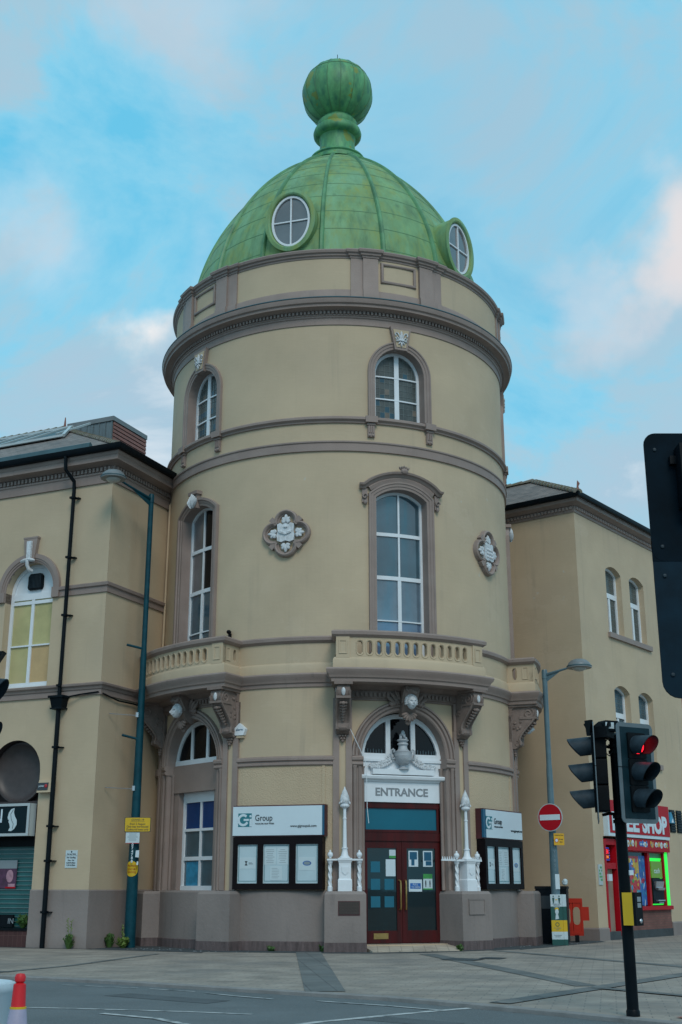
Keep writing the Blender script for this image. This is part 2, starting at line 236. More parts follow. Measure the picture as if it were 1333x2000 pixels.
M['leaf2'] = mat('weed_leaf_light', (0.12, 0.18, 0.03), 0.6, 0.3, 12)
M['darkgreen'] = mat('dark_green_print', (0.01, 0.08, 0.07), 0.5, 0.05)
M['bin'] = mat('black_bin', (0.003, 0.006, 0.011), 0.5, 0.4, 4, spec=0.15)
M['drumwhite'] = mat('white_plastic_drum', (0.55, 0.63, 0.68), 0.4, 0.06)
M['copperrail'] = M['white']
# ------------------------------------------------------------------ mesh helpers
CX, CY, R = -0.13, 37.3, 5.4
class Cyl:
    def __init__(s, th, R0=R): s.th = rad(th); s.R = R0; s.step = 0.12
    def P(s, u, z, d):
        a = s.th + u / s.R; r = s.R + d
        return (CX + r * math.sin(a), CY - r * math.cos(a), z)
class Flat:
    def __init__(s, p0, dr, n): s.p = p0; s.d = dr; s.n = n; s.step = 99
    def P(s, u, z, d): return (s.p[0] + s.d[0] * u + s.n[0] * d, s.p[1] + s.d[1] * u + s.n[1] * d, z)
def Rad(th, rp=0.0):          # flat plane facing out along azimuth th, at distance rp from the tower axis
    a = rad(th); n = (math.sin(a), -math.cos(a))
    return Flat((CX + n[0] * rp, CY + n[1] * rp), (math.cos(a), math.sin(a)), n)
def Facing(x, y, yaw):        # flat plane at x, y whose front faces the azimuth yaw (0 = towards the camera, + = to the right)
    a = rad(yaw); n = (math.sin(a), -math.cos(a)); return Flat((x, y), (math.cos(a), math.sin(a)), n)
class MB:
    def __init__(s): s.v = []; s.f = []; s.m = []; s.mi = 0; s.uv = None
    def add(s, vs, fs):
        b = len(s.v); s.v += [tuple(p) for p in vs]
        for f in fs: s.f.append([b + i for i in f]); s.m.append(s.mi)
        return s
    def grid(s, rows, closed_u=False):   # rows: list of equally long point lists
        n = len(rows[0]); vs = [p for r in rows for p in r]; fs = []
        for i in range(len(rows) - 1):
            for j in range(n - (0 if closed_u else 1)):
                k = (j + 1) % n; fs.append([i * n + j, i * n + k, (i + 1) * n + k, (i + 1) * n + j])
        return s.add(vs, fs)
    def us(s, S, a, b): k = max(1, int(math.ceil(abs(b - a) / S.step - 1e-6))); return [a + (b - a) * i / k for i in range(k + 1)]
    def box(s, S, u0, u1, z0, z1, d0, d1):
        rows = []
        for u in s.us(S, u0, u1): rows.append([S.P(u, z0, d0), S.P(u, z0, d1), S.P(u, z1, d1), S.P(u, z1, d0)])
        s.grid(rows, True); n = len(rows); b = len(s.v)
        s.add(rows[0], [[0, 1, 2, 3]]); s.add(rows[-1], [[3, 2, 1, 0]]); return s
    def taper(s, S, a0, a1, z0, z1, b0, b1, d0, d1, e1=None):   # box whose top range is b0..b1
        e1 = d1 if e1 is None else e1
        vs = [S.P(a0, z0, d0), S.P(a1, z0, d0), S.P(a1, z0, d1), S.P(a0, z0, d1), S.P(b0, z1, d0), S.P(b1, z1, d0), S.P(b1, z1, e1), S.P(b0, z1, e1)]
        return s.add(vs, [[0, 1, 2, 3], [4, 7, 6, 5], [0, 4, 5, 1], [1, 5, 6, 2], [2, 6, 7, 3], [3, 7, 4, 0]])
    def prism(s, S, pts, d0, d1):
        n = len(pts); a = [S.P(u, z, d0) for u, z in pts]; b = [S.P(u, z, d1) for u, z in pts]
        return s.add(a + b, [list(range(n))[::-1], list(range(n, 2 * n))] + [[i, (i + 1) % n, n + (i + 1) % n, n + i] for i in range(n)])
    def sideprism(s, S, pts, u0, u1):    # pts in (d, z), extruded along u
        n = len(pts); a = [S.P(u0, z, d) for d, z in pts]; b = [S.P(u1, z, d) for d, z in pts]
        return s.add(a + b, [list(range(n)), list(range(n, 2 * n))[::-1]] + [[i, (i + 1) % n, n + (i + 1) % n, n + i] for i in range(n)])
    def run(s, S, u0, u1, prof, caps=True):   # moulding: profile (d, z) along u
        rows = [[S.P(u, z, d) for d, z in prof] for u in s.us(S, u0, u1)]
        s.grid(rows)
        if caps: s.add(rows[0], [list(range(len(prof)))]); s.add(rows[-1], [list(range(len(prof)))[::-1]])
        return s
    def sweep(s, S, path, prof, closed=False):  # path in (u, z); profile (n, d); n points to the left of the path
        n = len(path); rows = []
        for i in range(n):
            if closed: a, b = path[i - 1], path[(i + 1) % n]
            else: a, b = path[max(i - 1, 0)], path[min(i + 1, n - 1)]
            p = path[i]
            def nrm(q, r):
                l = math.hypot(r[0] - q[0], r[1] - q[1]) or 1; return (-(r[1] - q[1]) / l, (r[0] - q[0]) / l)
            n1 = nrm(a, p) if a != p else None; n2 = nrm(p, b) if b != p else None
            n1 = n1 or n2; n2 = n2 or n1
            mx, my = n1[0] + n2[0], n1[1] + n2[1]; l = math.hypot(mx, my) or 1; mx /= l; my /= l
            k = 1 / max(0.35, mx * n1[0] + my * n1[1])
            rows.append([S.P(p[0] + mx * k * q, p[1] + my * k * q, d) for q, d in prof])
        if closed: rows.append(rows[0])
        s.grid(rows)
        if not closed: s.add(rows[0], [list(range(len(prof)))]); s.add(rows[-1], [list(range(len(prof)))[::-1]])
        return s
    def plan(s, path, prof, closed=False):  # path of world (x, y); outside on the left-hand normal given by 'side'
        n = len(path); rows = []
        for i in range(n):
            a = path[i - 1] if (closed or i) else path[i]; b = path[(i + 1) % n] if (closed or i < n - 1) else path[i]; p = path[i]
            def nrm(q, r):
                l = math.hypot(r[0] - q[0], r[1] - q[1]); return ((r[1] - q[1]) / l, -(r[0] - q[0]) / l) if l > 1e-9 else None
            n1 = nrm(a, p); n2 = nrm(p, b); n1 = n1 or n2; n2 = n2 or n1
            mx, my = n1[0] + n2[0], n1[1] + n2[1]; l = math.hypot(mx, my) or 1; mx /= l; my /= l
            k = 1 / max(0.4, mx * n1[0] + my * n1[1])
            rows.append([(p[0] + mx * k * d, p[1] + my * k * d, z) for d, z in prof])
        if closed: rows.append(rows[0])
        s.grid(rows)
        if not closed: s.add(rows[0], [list(range(len(prof)))]); s.add(rows[-1], [list(range(len(prof)))[::-1]])
        return s
    def lathe(s, c, prof, n=24, a0=0.0, sx=1.0, sy=1.0):
        rows = [[(c[0] + r * sx * math.cos(a0 + 2 * math.pi * k / n), c[1] + r * sy * math.sin(a0 + 2 * math.pi * k / n), c[2] + z) for k in range(n)] for r, z in prof]
        s.grid(rows, True)
        if prof[0][0] > 1e-4: s.add(rows[0], [list(range(n))[::-1]])
        if prof[-1][0] > 1e-4: s.add(rows[-1], [list(range(n))])
        return s
    def tube(s, pts, r, n=8, caps=True):
        pts = [Vector(p) for p in pts]; rows = []; up = None
        for i, p in enumerate(pts):
            t = (pts[min(i + 1, len(pts) - 1)] - pts[max(i - 1, 0)]).normalized()
            if up is None: up = t.orthogonal().normalized()
            up = (up - t * up.dot(t)); up = up.normalized() if up.length > 1e-6 else t.orthogonal().normalized()
            w_ = t.cross(up); rr = r[i] if isinstance(r, (list, tuple)) else r
            rows.append([p + (up * math.cos(2 * math.pi * k / n) + w_ * math.sin(2 * math.pi * k / n)) * rr for k in range(n)])
        s.grid(rows, True)
        if caps: s.add(rows[0], [list(range(n))]); s.add(rows[-1], [list(range(n))[::-1]])
        return s
    def blob(s, S, u, z, d, ru, rz, rd, rot=0.0, n=8, m=5):
        c, sn = math.cos(rad(rot)), math.sin(rad(rot)); rows = []
        for i in range(m + 1):
            ph = math.pi * i / m; zz = rz * math.cos(ph); rr = math.sin(ph) + 1e-4
            row = []
            for k in range(n):
                a = 2 * math.pi * k / n; x = ru * rr * math.cos(a); y = rd * rr * math.sin(a)
                row.append(S.P(u + x * c - zz * sn, z + x * sn + zz * c, d + y))
            rows.append(row)
        return s.grid(rows, True)
    def leaf(s, S, u, z, d, ln, wd, rot, th=0.03):   # lobed leaf pointing along rot (0 = up)
        c, sn = math.cos(rad(rot)), math.sin(rad(rot))
        for a, f in ((0, 1.0), (32, 0.8), (-32, 0.8), (62, 0.6), (-62, 0.6)):
            q = ln * f * 0.5; ax = math.sin(rad(-(rot + a))); az = math.cos(rad(rot + a))
            s.blob(S, u + ax * q * 1.1, z + az * q * 1.1, d, wd * 0.26, q, th, rot + a, 6, 4)
        return s
    def wall(s, S, u0, u1, z0, z1, ops, d=0.0, step=None, back=None):
        """ops: dicts c,h,bot(u),top(u),depth ; u relative to c"""
        st = step or S.step; k = max(1, int(math.ceil((u1 - u0) / st))); edges = [u0, u1]; inner = []
        for o in ops:
            m = o.get('n', 14); edges += [o['c'] - o['h'], o['c'] + o['h']]
            inner += [o['c'] - o['h'] * math.cos(math.pi * i / m) for i in range(1, m)]
        us = []
        for e_ in sorted(edges):
            if not us or e_ - us[-1] > 1e-3: us.append(e_)
        for c_ in inner + [u0 + (u1 - u0) * i / k for i in range(1, k)]:
            if min(abs(c_ - q) for q in us) > min(0.012, st * 0.1): us.append(c_)
        us.sort()
        for a, b in zip(us, us[1:]):
            mid = (a + b) / 2; here = sorted([o for o in ops if abs(mid - o['c']) < o['h']], key=lambda o: o['bot'](0))
            za, zb = z0, z0
            for o in here:
                ua = max(-o['h'], min(o['h'], a - o['c'])); ub = max(-o['h'], min(o['h'], b - o['c']))
                ba, bb, ta, tb = o['bot'](ua), o['bot'](ub), o['top'](ua), o['top'](ub)
                if ba > za + 1e-5 or bb > zb + 1e-5:
                    s.add([S.P(a, za, d), S.P(b, zb, d), S.P(b, bb, d), S.P(a, ba, d)], [[0, 1, 2, 3]])
                    if back is not None: s.add([S.P(a, za, back), S.P(b, zb, back), S.P(b, bb, back), S.P(a, ba, back)], [[3, 2, 1, 0]])
                dd = d - o['depth']
                keep = s.mi; s.mi = o.get('mi', s.mi)
                s.add([S.P(a, ba, d), S.P(b, bb, d), S.P(b, bb, dd), S.P(a, ba, dd)], [[0, 1, 2, 3]])
                s.add([S.P(a, ta, d), S.P(b, tb, d), S.P(b, tb, dd), S.P(a, ta, dd)], [[3, 2, 1, 0]])
                s.mi = keep
                za, zb = ta, tb
            s.add([S.P(a, za, d), S.P(b, zb, d), S.P(b, z1, d), S.P(a, z1, d)], [[0, 1, 2, 3]])
            if back is not None: s.add([S.P(a, za, back), S.P(b, zb, back), S.P(b, z1, back), S.P(a, z1, back)], [[3, 2, 1, 0]])
        for o in ops:
            dd = d - o['depth']; keep = s.mi; s.mi = o.get('mi', s.mi)
            for sg in (-1, 1):
                u = o['c'] + sg * o['h']; b_, t_ = o['bot'](sg * o['h']), o['top'](sg * o['h'])
                if t_ - b_ > 1e-3: s.add([S.P(u, b_, d), S.P(u, b_, dd), S.P(u, t_, dd), S.P(u, t_, d)], [[0, 1, 2, 3]])
            s.mi = keep
        return s
    def build(s, name, mats, parent=None, smooth=35, uvbox=False):
        me = bpy.data.meshes.new(name); me.from_pydata(s.v, [], s.f)
        for m in (mats if isinstance(mats, (list, tuple)) else [mats]): me.materials.append(m)
        me.polygons.foreach_set('material_index', s.m)
        bm = bmesh.new(); bm.from_mesh(me); bmesh.ops.remove_doubles(bm, verts=bm.verts, dist=2e-4); bmesh.ops.dissolve_degenerate(bm, dist=2e-4, edges=bm.edges)
        bmesh.ops.recalc_face_normals(bm, faces=bm.faces); bm.to_mesh(me); bm.free()
        if smooth:
            me.polygons.foreach_set('use_smooth', [True] * len(me.polygons)); me.set_sharp_from_angle(angle=rad(smooth))
        if uvbox:
            uv = me.uv_layers.new(name='uv')
            for p in me.polygons:
                n = p.normal; h = Vector((-n.y, n.x, 0)); h = h.normalized() if h.length > 1e-3 else Vector((1, 0, 0)); vv = n.cross(h)
                if vv.z < 0: vv = -vv
                for li in p.loop_indices:
                    co = me.vertices[me.loops[li].vertex_index].co; uv.data[li].uv = (co.dot(h), co.dot(vv))
        me.update()
        o = bpy.data.objects.new(name, me); COL.objects.link(o)
        if parent: o.parent = parent
        return o
def tag(o, label=None, cat=None, group=None, kind=None):
    if label: o['label'] = label
    if cat: o['category'] = cat
    if group: o['group'] = group
    if kind: o['kind'] = kind
    return o
def thing(name, label, cat, group=None, loc=(0, 0, 0)):
    o = bpy.data.objects.new(name, None); COL.objects.link(o); o.empty_display_size = 0.3
    return tag(o, label, cat, group)
def struct(name, mb, m, smooth=35): o = mb.build(name, m, None, smooth); o['kind'] = 'structure'; return o
def text(S, s, u, z, d, size, m, parent, name='lettering', width=None, align='CENTER', ext=0.004, bold=0.0, height=None, shear=0.0, vertical=False):
    c = bpy.data.curves.new('t', 'FONT'); c.body = s; c.size = size; c.align_x = align; c.align_y = 'CENTER'; c.extrude = ext; c.offset = bold; c.shear = shear; c.resolution_u = 3
    o = bpy.data.objects.new('t', c); COL.objects.link(o); bpy.context.view_layer.update()
    me = bpy.data.meshes.new_from_object(o.evaluated_get(bpy.context.evaluated_depsgraph_get())); bpy.data.objects.remove(o); bpy.data.curves.remove(c)
    xs = [v.co.x for v in me.vertices]; ys = [v.co.y for v in me.vertices]
    if not xs: return None
    sx = (width / (max(xs) - min(xs))) if width else 1.0; sy = (height / (max(ys) - min(ys))) if height else 1.0
    cx = (max(xs) + min(xs)) / 2 if align == 'CENTER' else min(xs); cy = (max(ys) + min(ys)) / 2
    for v in me.vertices:
        a, b = (v.co.x - cx) * sx, (v.co.y - cy) * sy
        if vertical: a, b = b, -a
        v.co = Vector(S.P(u + a, z + b, d + v.co.z))
    me.materials.clear(); me.materials.append(m)
    ob = bpy.data.objects.new(name, me); COL.objects.link(ob); ob.parent = parent
    return ob
def semi(h, z0, zs): return dict(h=h, bot=lambda u: z0, top=lambda u: zs + math.sqrt(max(0, h * h - u * u)))
def seg(h, z0, zs, sag):
    rr = (h * h + sag * sag) / (2 * sag); return dict(h=h, bot=lambda u: z0, top=lambda u: zs + sag - rr + math.sqrt(max(0, rr * rr - u * u)))
def rect(h, z0, z1): return dict(h=h, bot=lambda u: z0, top=lambda u: z1)
def opening(c, sh, depth, mi=0, n=14): o = dict(sh); o.update(c=c, depth=depth, mi=mi, n=n); return o
def outline(c, sh, n=16, z0=None):     # path up the left side, over the head, down the right side
    h = sh['h']; b = sh['bot'](0) if z0 is None else z0
    p = [(c - h, b), (c - h, sh['top'](-h))]
    if sh['top'](0) - sh['top'](h) > 1e-4:
        for i in range(1, n): q = -h * math.cos(math.pi * i / n); p.append((c + q, sh['top'](q)))
    p.append((c + h, sh['top'](h))); p.append((c + h, b))
    return p
def sash(S, parent, c, sh, d, bars_v, bars_h, frame=0.07, gm=None, gms=None, thick=0.07, name='window', label=None, pane_d=None, fm=None, sill=True):
    """white frame with mullions; bars_v: (u, halfwidth, z0, z1), bars_h: (z, halfwidth, u0, u1); gms: [(z0,z1,u0,u1,mat)] panes"""
    h = sh['h']; b = sh['bot'](0); mb = MB()
    path = outline(c, sh); mb.sweep(S, path, [(0.0, d - thick), (0.0, d), (-frame, d), (-frame, d - 0.03), (-frame, d - thick)])
    mb.box(S, c - h, c + h, b, b + frame * 1.3, d - thick, d + 0.015)
    for (u, w_, z0, z1) in bars_v: mb.box(S, c + u - w_, c + u + w_, z0, min(z1, sh['top'](u) - frame * 0.6), d - thick, d - 0.008)
    for (z, w_, u0, u1) in bars_h: mb.box(S, c + u0, c + u1, z - w_, z + w_, d - thick, d - 0.004)
    f = mb.build(name, fm or M['white'], parent)
    if label: f['label'] = label
    pd = d - thick + 0.02 if pane_d is None else pane_d
    g = MB(); mats = [gm or M['glass']]
    k = 24; us = [-h * math.cos(math.pi * i / k) for i in range(k + 1)]
    zc = sorted({b} | {q for z in (gms or []) for q in (z[0], z[1])}); 
    def matfor(u, z):
        for (z0, z1, u0, u1, m_) in (gms or []):
            if z0 <= z < z1 and u0 <= u < u1:
                if m_ not in mats: mats.append(m_)
                return mats.index(m_)
        return 0
    for a, e_ in zip(us, us[1:]):
        zs = zc + [99]
        for z0, z1 in zip(zs, zs[1:]):
            ta, tb = min(z1, sh['top'](a)), min(z1, sh['top'](e_))
            if ta <= z0 and tb <= z0: continue
            g.mi = matfor((a + e_) / 2, (z0 + min(z1, max(ta, tb))) / 2)
            g.add([S.P(c + a, z0, pd), S.P(c + e_, z0, pd), S.P(c + e_, max(tb, z0), pd), S.P(c + a, max(ta, z0), pd)], [[0, 1, 2, 3]])
    g.build('pane', mats, f, smooth=0)
    return f
# ------------------------------------------------------------------ ground, road, pavement (kerb line measured along the road edge)
K0 = Vector((-6.16, 23.23)); K1 = Vector((3.98, 15.15)); KD = (K1 - K0).normalized()
kerb = [K0 - KD * 60, K0, Vector((-4.1, 22.1)), Vector((-1.94, 20.55)), Vector((0.7, 18.75)), Vector((1.6, 17.85)), Vector((2.84, 16.5)), Vector((3.98, 15.15)), Vector((3.98, 15.15)) + KD * 60]
RZ = -0.055
g = MB(); g.add([(-900, -900, RZ), (900, -900, RZ), (900, 900, RZ), (-900, 900, RZ)], [[0, 1, 2, 3]]); struct('road', g, M['asphalt'], 0)
g = MB(); pv = [(p.x, p.y) for p in kerb]
top = [(x, y, 0) for x, y in pv] + [(90, 120, 0), (-90, 120, 0)]
g.add(top, [list(range(len(top)))])
struct('pavement', g, M['paving'], 0)
g = MB(); KN = Vector((KD.y, -KD.x))  # towards the road
if KN.y > 0: KN = -KN
kp = [(p.x, p.y) for p in kerb]
g.plan(kp, [(-0.10, -0.2), (-0.10, 0.006), (0.03, 0.006), (0.045, -0.008), (0.045, -0.2)]); struct('kerb', g, M['kerb'], 0)
def strip(name, pts, w_, m, z, kind='structure'):
    g = MB(); rows = []
    for i, p in enumerate(pts):
        a = Vector(pts[max(i - 1, 0)]); b = Vector(pts[min(i + 1, len(pts) - 1)]); t = (b - a).normalized(); n = Vector((-t.y, t.x))
        q = Vector(p); rows.append([(q.x + n.x * w_ / 2, q.y + n.y * w_ / 2, z), (q.x - n.x * w_ / 2, q.y - n.y * w_ / 2, z)])
    g.grid(rows); o = g.build(name, m, None, 0); o['kind'] = kind; return o
strip('paving_band', [(-0.80, 31.4), (-0.24, 19.62)], 0.62, M['setts'], 0.008)
strip('paving_band', [(-6.6, 23.5), (-5.5, 26.0), (-4.4, 30.6)], 0.16, M['setts'], 0.008)
strip('paving_band', [(-6.2, 24.1), (-9.5, 25.9), (-16, 30)], 0.16, M['setts'], 0.012)
strip('paving_band', [(2.05, 30.6), (3.95, 20.7)], 0.40, M['setts'], 0.008)
strip('paving_band', [(2.15, 17.65), (6.25, 23.4), (12.6, 32)], 0.34, M['setts'], 0.012)
strip('paving_band', [(3.9, 32.2), (6.7, 26.0), (9.5, 19.5)], 0.30, M['setts'], 0.008)
strip('paving_band', [(4.0, 20.3), (5.4, 18.2), (6.6, 16)], 0.22, M['setts'], 0.016)
g = MB(); g.add([(4.05, 15.75, 0.012), (4.5, 15.0, 0.012), (6.4, 15.6, 0.012), (6.0, 16.9, 0.012)], [[0, 1, 2, 3]])
struct('tactile_paving', g, M['tactile'], 0)
# dark tarmac round the foot of the walls
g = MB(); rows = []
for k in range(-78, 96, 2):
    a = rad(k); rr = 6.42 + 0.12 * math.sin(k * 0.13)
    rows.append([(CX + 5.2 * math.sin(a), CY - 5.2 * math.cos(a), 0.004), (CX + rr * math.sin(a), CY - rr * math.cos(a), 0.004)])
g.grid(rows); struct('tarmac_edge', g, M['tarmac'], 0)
g = MB(); g.add([(-6.55, 33.0, 0.0055), (-3.4, 31.2, 0.0055), (-3.2, 33.2, 0.0055), (-5.2, 36.2, 0.0055)], [[0, 1, 2, 3]])
g.add([(-16, 36.95, 0.0055), (-16, 37.8, 0.0055), (-6.5, 33.3, 0.0055), (-6.4, 32.85, 0.0055)], [[0, 1, 2, 3]])
g.add([(4.6, 32.7, 0.0055), (7.75, 37.4, 0.0055), (7.75, 38.6, 0.0055), (4.4, 37, 0.0055)], [[0, 1, 2, 3]]); struct('tarmac_patch', g, M['tarmac'], 0)
g = MB(); g.add([(-3.6, 19.6, RZ + 0.004), (-1.9, 18.3, RZ + 0.004), (-1.6, 18.75, RZ + 0.004), (-3.3, 20.05, RZ + 0.004)], [[0, 1, 2, 3]]); g.add([(0.1, 16.2, RZ + 0.004), (1.2, 15.3, RZ + 0.004), (1.5, 15.7, RZ + 0.004), (0.4, 16.6, RZ + 0.004)], [[0, 1, 2, 3]]); struct('road_patch', g, M['asphalt_patch'], 0)
# worn road markings
strip('road_marking', [(-6.9, 18.3), (-3.6, 17.55), (-2.0, 17.1), (-1.15, 16.75)], 0.09, M['roadpaint'], RZ + 0.005)
strip('road_marking', [(-3.1, 16.85), (-2.3, 16.2), (-1.65, 15.2), (-1.2, 13.8)], 0.11, M['roadpaint'], RZ + 0.009)
strip('road_marking', [(-1.2, 14.6), (-0.3, 15.8), (1.0, 17.0), (1.75, 17.6)], 0.13, M['roadpaint'], RZ + 0.005)
strip('road_marking', [(-0.35, 18.65), (0.6, 17.95), (1.35, 17.25)], 0.07, M['roadpaint'], RZ + 0.009)
strip('road_marking', [(-2.1, 20.05), (-1.6, 19.5), (-1.0, 18.95)], 0.06, M['roadpaint'], RZ + 0.009)
strip('road_marking', [(-3.1, 20.9), (-2.3, 20.35)], 0.05, M['roadpaint'], RZ + 0.005)
strip('road_marking', [(-4.7, 21.7), (-3.3, 21.0)], 0.04, M['roadpaint'], RZ + 0.009)
g = MB(); g.add([(2.15, 28.1, 0.013), (2.8, 27.6, 0.013), (3.2, 28.3, 0.013), (2.55, 28.8, 0.013)], [[0, 1, 2, 3]])
g.add([(3.05, 28.6, 0.013), (3.5, 28.3, 0.013), (3.75, 28.8, 0.013), (3.3, 29.1, 0.013)], [[0, 1, 2, 3]])
o = g.build('manhole_cover', M['tarmac'], None, 0); o['kind'] = 'structure'

# ================================================================== THE CORNER TOWER
TW = thing('corner_tower', 'cream round corner tower with taupe trim and green copper dome topped by a ball', 'tower')
TW['label'] = 'tall cream round tower with taupe mouldings and a green copper dome topped by a ball'
BAYS = [-49.4, 20.0, 89.0]; G = 0.09425  # metres per degree at R
S0 = Cyl(0)
semU = semi(0.77, 14.30, 15.78); segM = seg(0.77, 7.02, 11.95, 0.28); semG = semi(1.21, 0.15, 4.80); semGs = semi(1.21, 1.45, 4.80)
ops = []
for b in BAYS:
    ops += [opening(b * G, semU, 0.5, 1), opening(b * G, segM, 0.5, 1), opening(b * G, semG if b == 20 else semGs, 0.62, 1, 22)]
mb = MB(); mb.wall(S0, -180 * G, 180 * G, 0, 17.25, ops, 0.0, step=0.12)
mb.build('wall', [M['cream'], M['brown']], TW, 0)
# inner core so that no light leaks through
g = MB(); g.lathe((CX, CY, 0), [(4.6, 0.0), (4.6, 18.5)], 64); g.build('inner_core', M['black_matt'], TW)
# plinth with darker foot
def arcs(mb, a0, a1, prof): mb.run(S0, a0 * G, a1 * G, prof)
mb = MB(); arcs(mb, 33.0, 367.0, [(-0.2, 0), (0.10, 0), (0.10, 1.40), (0.06, 1.45), (-0.2, 1.45)]); mb.build('plinth', M['brown_plinth'], TW)
mb = MB(); arcs(mb, 33.0, 367.0, [(-0.1, 0), (0.125, 0), (0.125, 0.22), (0.10, 0.235), (-0.1, 0.235)]); mb.build('plinth_foot', M['foot'], TW)
# roughcast panels and string course between the bays
for a, c in ((-49.4 + 20.6, 20 - 20.6), (20 + 20.6, 89 - 20.6)):
    mb = MB(); arcs(mb, a, c, [(-0.05, 1.45), (0.022, 1.45), (0.022, 4.56), (-0.05, 4.56)]); mb.build('roughcast_panel', M['rough_cream'], TW)
    mb = MB(); mb.run(Cyl(0), (c - 3.2) * G, (c - 2.4) * G, [(0, 3.5), (0.045, 3.5), (0.045, 4.56), (0, 4.56)]); mb.build('cable_trunking', M['rough_cream'], TW)
    mb = MB(); arcs(mb, a, c, [(-0.02, 4.56), (0.05, 4.56), (0.075, 4.585), (0.075, 4.63), (0.05, 4.655), (0.05, 4.675), (0.10, 4.70), (0.10, 4.76), (0.06, 4.80), (-0.02, 4.82)]); mb.build('string_course', M['brown'], TW)
mb = MB(); arcs(mb, -110, -69.6, [(-0.02, 4.56), (0.05, 4.56), (0.10, 4.60), (0.10, 4.76), (0.06, 4.80), (-0.02, 4.82)]); mb.build('string_course', M['brown'], TW)

def planpath(rw, rb, hw, step=2.0):
    pts = []; a = -180.0
    def P(t, r): q = rad(t); return (CX + r * math.sin(q), CY - r * math.cos(q))
    segs = [(-180, BAYS[0] - hw, rw)]
    for i, b in enumerate(BAYS):
        segs.append((b - hw, b + hw, rb)); segs.append((b + hw, (BAYS[i + 1] - hw) if i < 2 else 180, rw))
    for a0, a1, r in segs:
        k = max(1, int((a1 - a0) / step))
        for j in range(k + 1):
            p = P(a0 + (a1 - a0) * j / k, r)
            if not pts or math.hypot(p[0] - pts[-1][0], p[1] - pts[-1][1]) > 1e-3: pts.append(p)
    return pts
RB = 6.18
mb = MB(); mb.plan(planpath(R - 0.01, RB + 0.02, 20.6), [(-0.1, 6.60), (0.05, 6.62), (0.06, 6.70), (0.10, 6.73), (0.12, 6.80), (0.17, 6.86), (0.19, 6.93), (0.17, 6.97), (0.02, 7.00), (-0.1, 7.00)]); mb.build('balcony_ledge', M['brown'], TW)
mb = MB(); mb.plan(planpath(R, RB, 20.3), [(-0.1, 6.99), (0.05, 6.99), (0.05, 7.20), (0.025, 7.25), (0.0, 7.27), (-0.1, 7.27)]); mb.build('parapet_base', M['cream'], TW)
mb = MB(); mb.plan(planpath(R, RB, 20.2), [(-0.16, 7.80), (0.02, 7.80), (0.05, 7.83), (0.09, 7.86), (0.10, 7.94), (0.05, 7.985), (-0.16, 7.985)]); mb.build('balcony_rail', M['brown'], TW)
for b in BAYS:
    bal = None
    SB = Cyl(b, RB); q = RB * rad(20.0); ou = []
    oval = lambda c: opening(c, dict(h=0.068, bot=lambda u: 7.425 - 0.075 * math.cos(u / 0.068 * math.pi / 2), top=lambda u: 7.635 + math.sqrt(max(0, 0.068 ** 2 - u * u))), 0.13, 0, 8)
    for k in range(13): ou.append(oval(-1.53 + k * 0.255))
    mb = MB(); mb.wall(SB, -1.80, 1.80, 7.25, 7.81, ou, 0.0, step=0.2, back=-0.13)
    for k in range(13):   # raised rims
        c = -1.53 + k * 0.255
        pth = [(c + 0.082 * math.sin(t), (7.42 - 0.085 * max(0, -math.cos(t)) if math.cos(t) < 0 else 7.635 + 0.082 * math.cos(t))) for t in [2 * math.pi * j / 16 for j in range(16)]]
        mb.sweep(SB, pth, [(0.0, 0.0), (0.0, 0.012), (0.016, 0.018), (0.028, 0.0)], closed=True)
    for sg in (-1, 1):
        a0, a1 = (1.80, q) if sg > 0 else (-q, -1.80); mb.box(SB, a0, a1, 7.25, 7.81, -0.14, 0.03)
        c = (a0 + a1) / 2; h = 0.11   # sunk panel frame
        mb.sweep(SB, [(c - h, 7.36), (c + h, 7.36), (c + h, 7.72), (c - h, 7.72)], [(0, 0.03), (0, 0.05), (0.03, 0.045), (0.035, 0.03)], closed=True)
    bal = mb.build('balustrade', M['cream'], TW, 0)
    for sg in (-1, 1):     # radial return walls, pierced once
        a = rad(b + sg * 20.0); dr = (math.sin(a), -math.cos(a)); n = (math.cos(a) * sg, math.sin(a) * sg)
        SR = Flat((CX, CY), dr, n); mb = MB()
        mb.wall(SR, R - 0.05, RB - 0.01, 7.25, 7.81, [oval(R + 0.22)], 0.0, back=-0.13)
        c = R + 0.54; h = 0.09
        mb.sweep(SR, [(c - h, 7.36), (c + h, 7.36), (c + h, 7.72), (c - h, 7.72)], [(0, 0.0), (0, 0.02), (0.03, 0.015), (0.035, 0.0)], closed=True)
        mb.build('balustrade_return', M['cream'], TW, 0)
    mb = MB(); mb.run(Cyl(b), -20.2 * G, 20.2 * G, [(-0.05, 6.62), (0.79, 6.62), (0.79, 6.99), (-0.05, 7.0)]); mb.build('balcony_floor', M['brown'], TW)
    # frieze with dentils under the balcony
    mb = MB(); mb.run(Cyl(b), -20.4 * G, 20.4 * G, [(-0.02, 6.26), (0.05, 6.26), (0.06, 6.30), (0.10, 6.32), (0.10, 6.50), (0.20, 6.54), (0.30, 6.62), (-0.02, 6.62)])
    k = 34
    for j in range(k):
        u = -1.92 + 3.84 * j / (k - 1)
        if abs(abs(u) - 1.70) < 0.26 or abs(u) < 0.2: continue
        mb.box(Cyl(b), u - 0.032, u + 0.032, 6.35, 6.45, 0.09, 0.15)
    mb.build('balcony_frieze', M['carved'], TW)
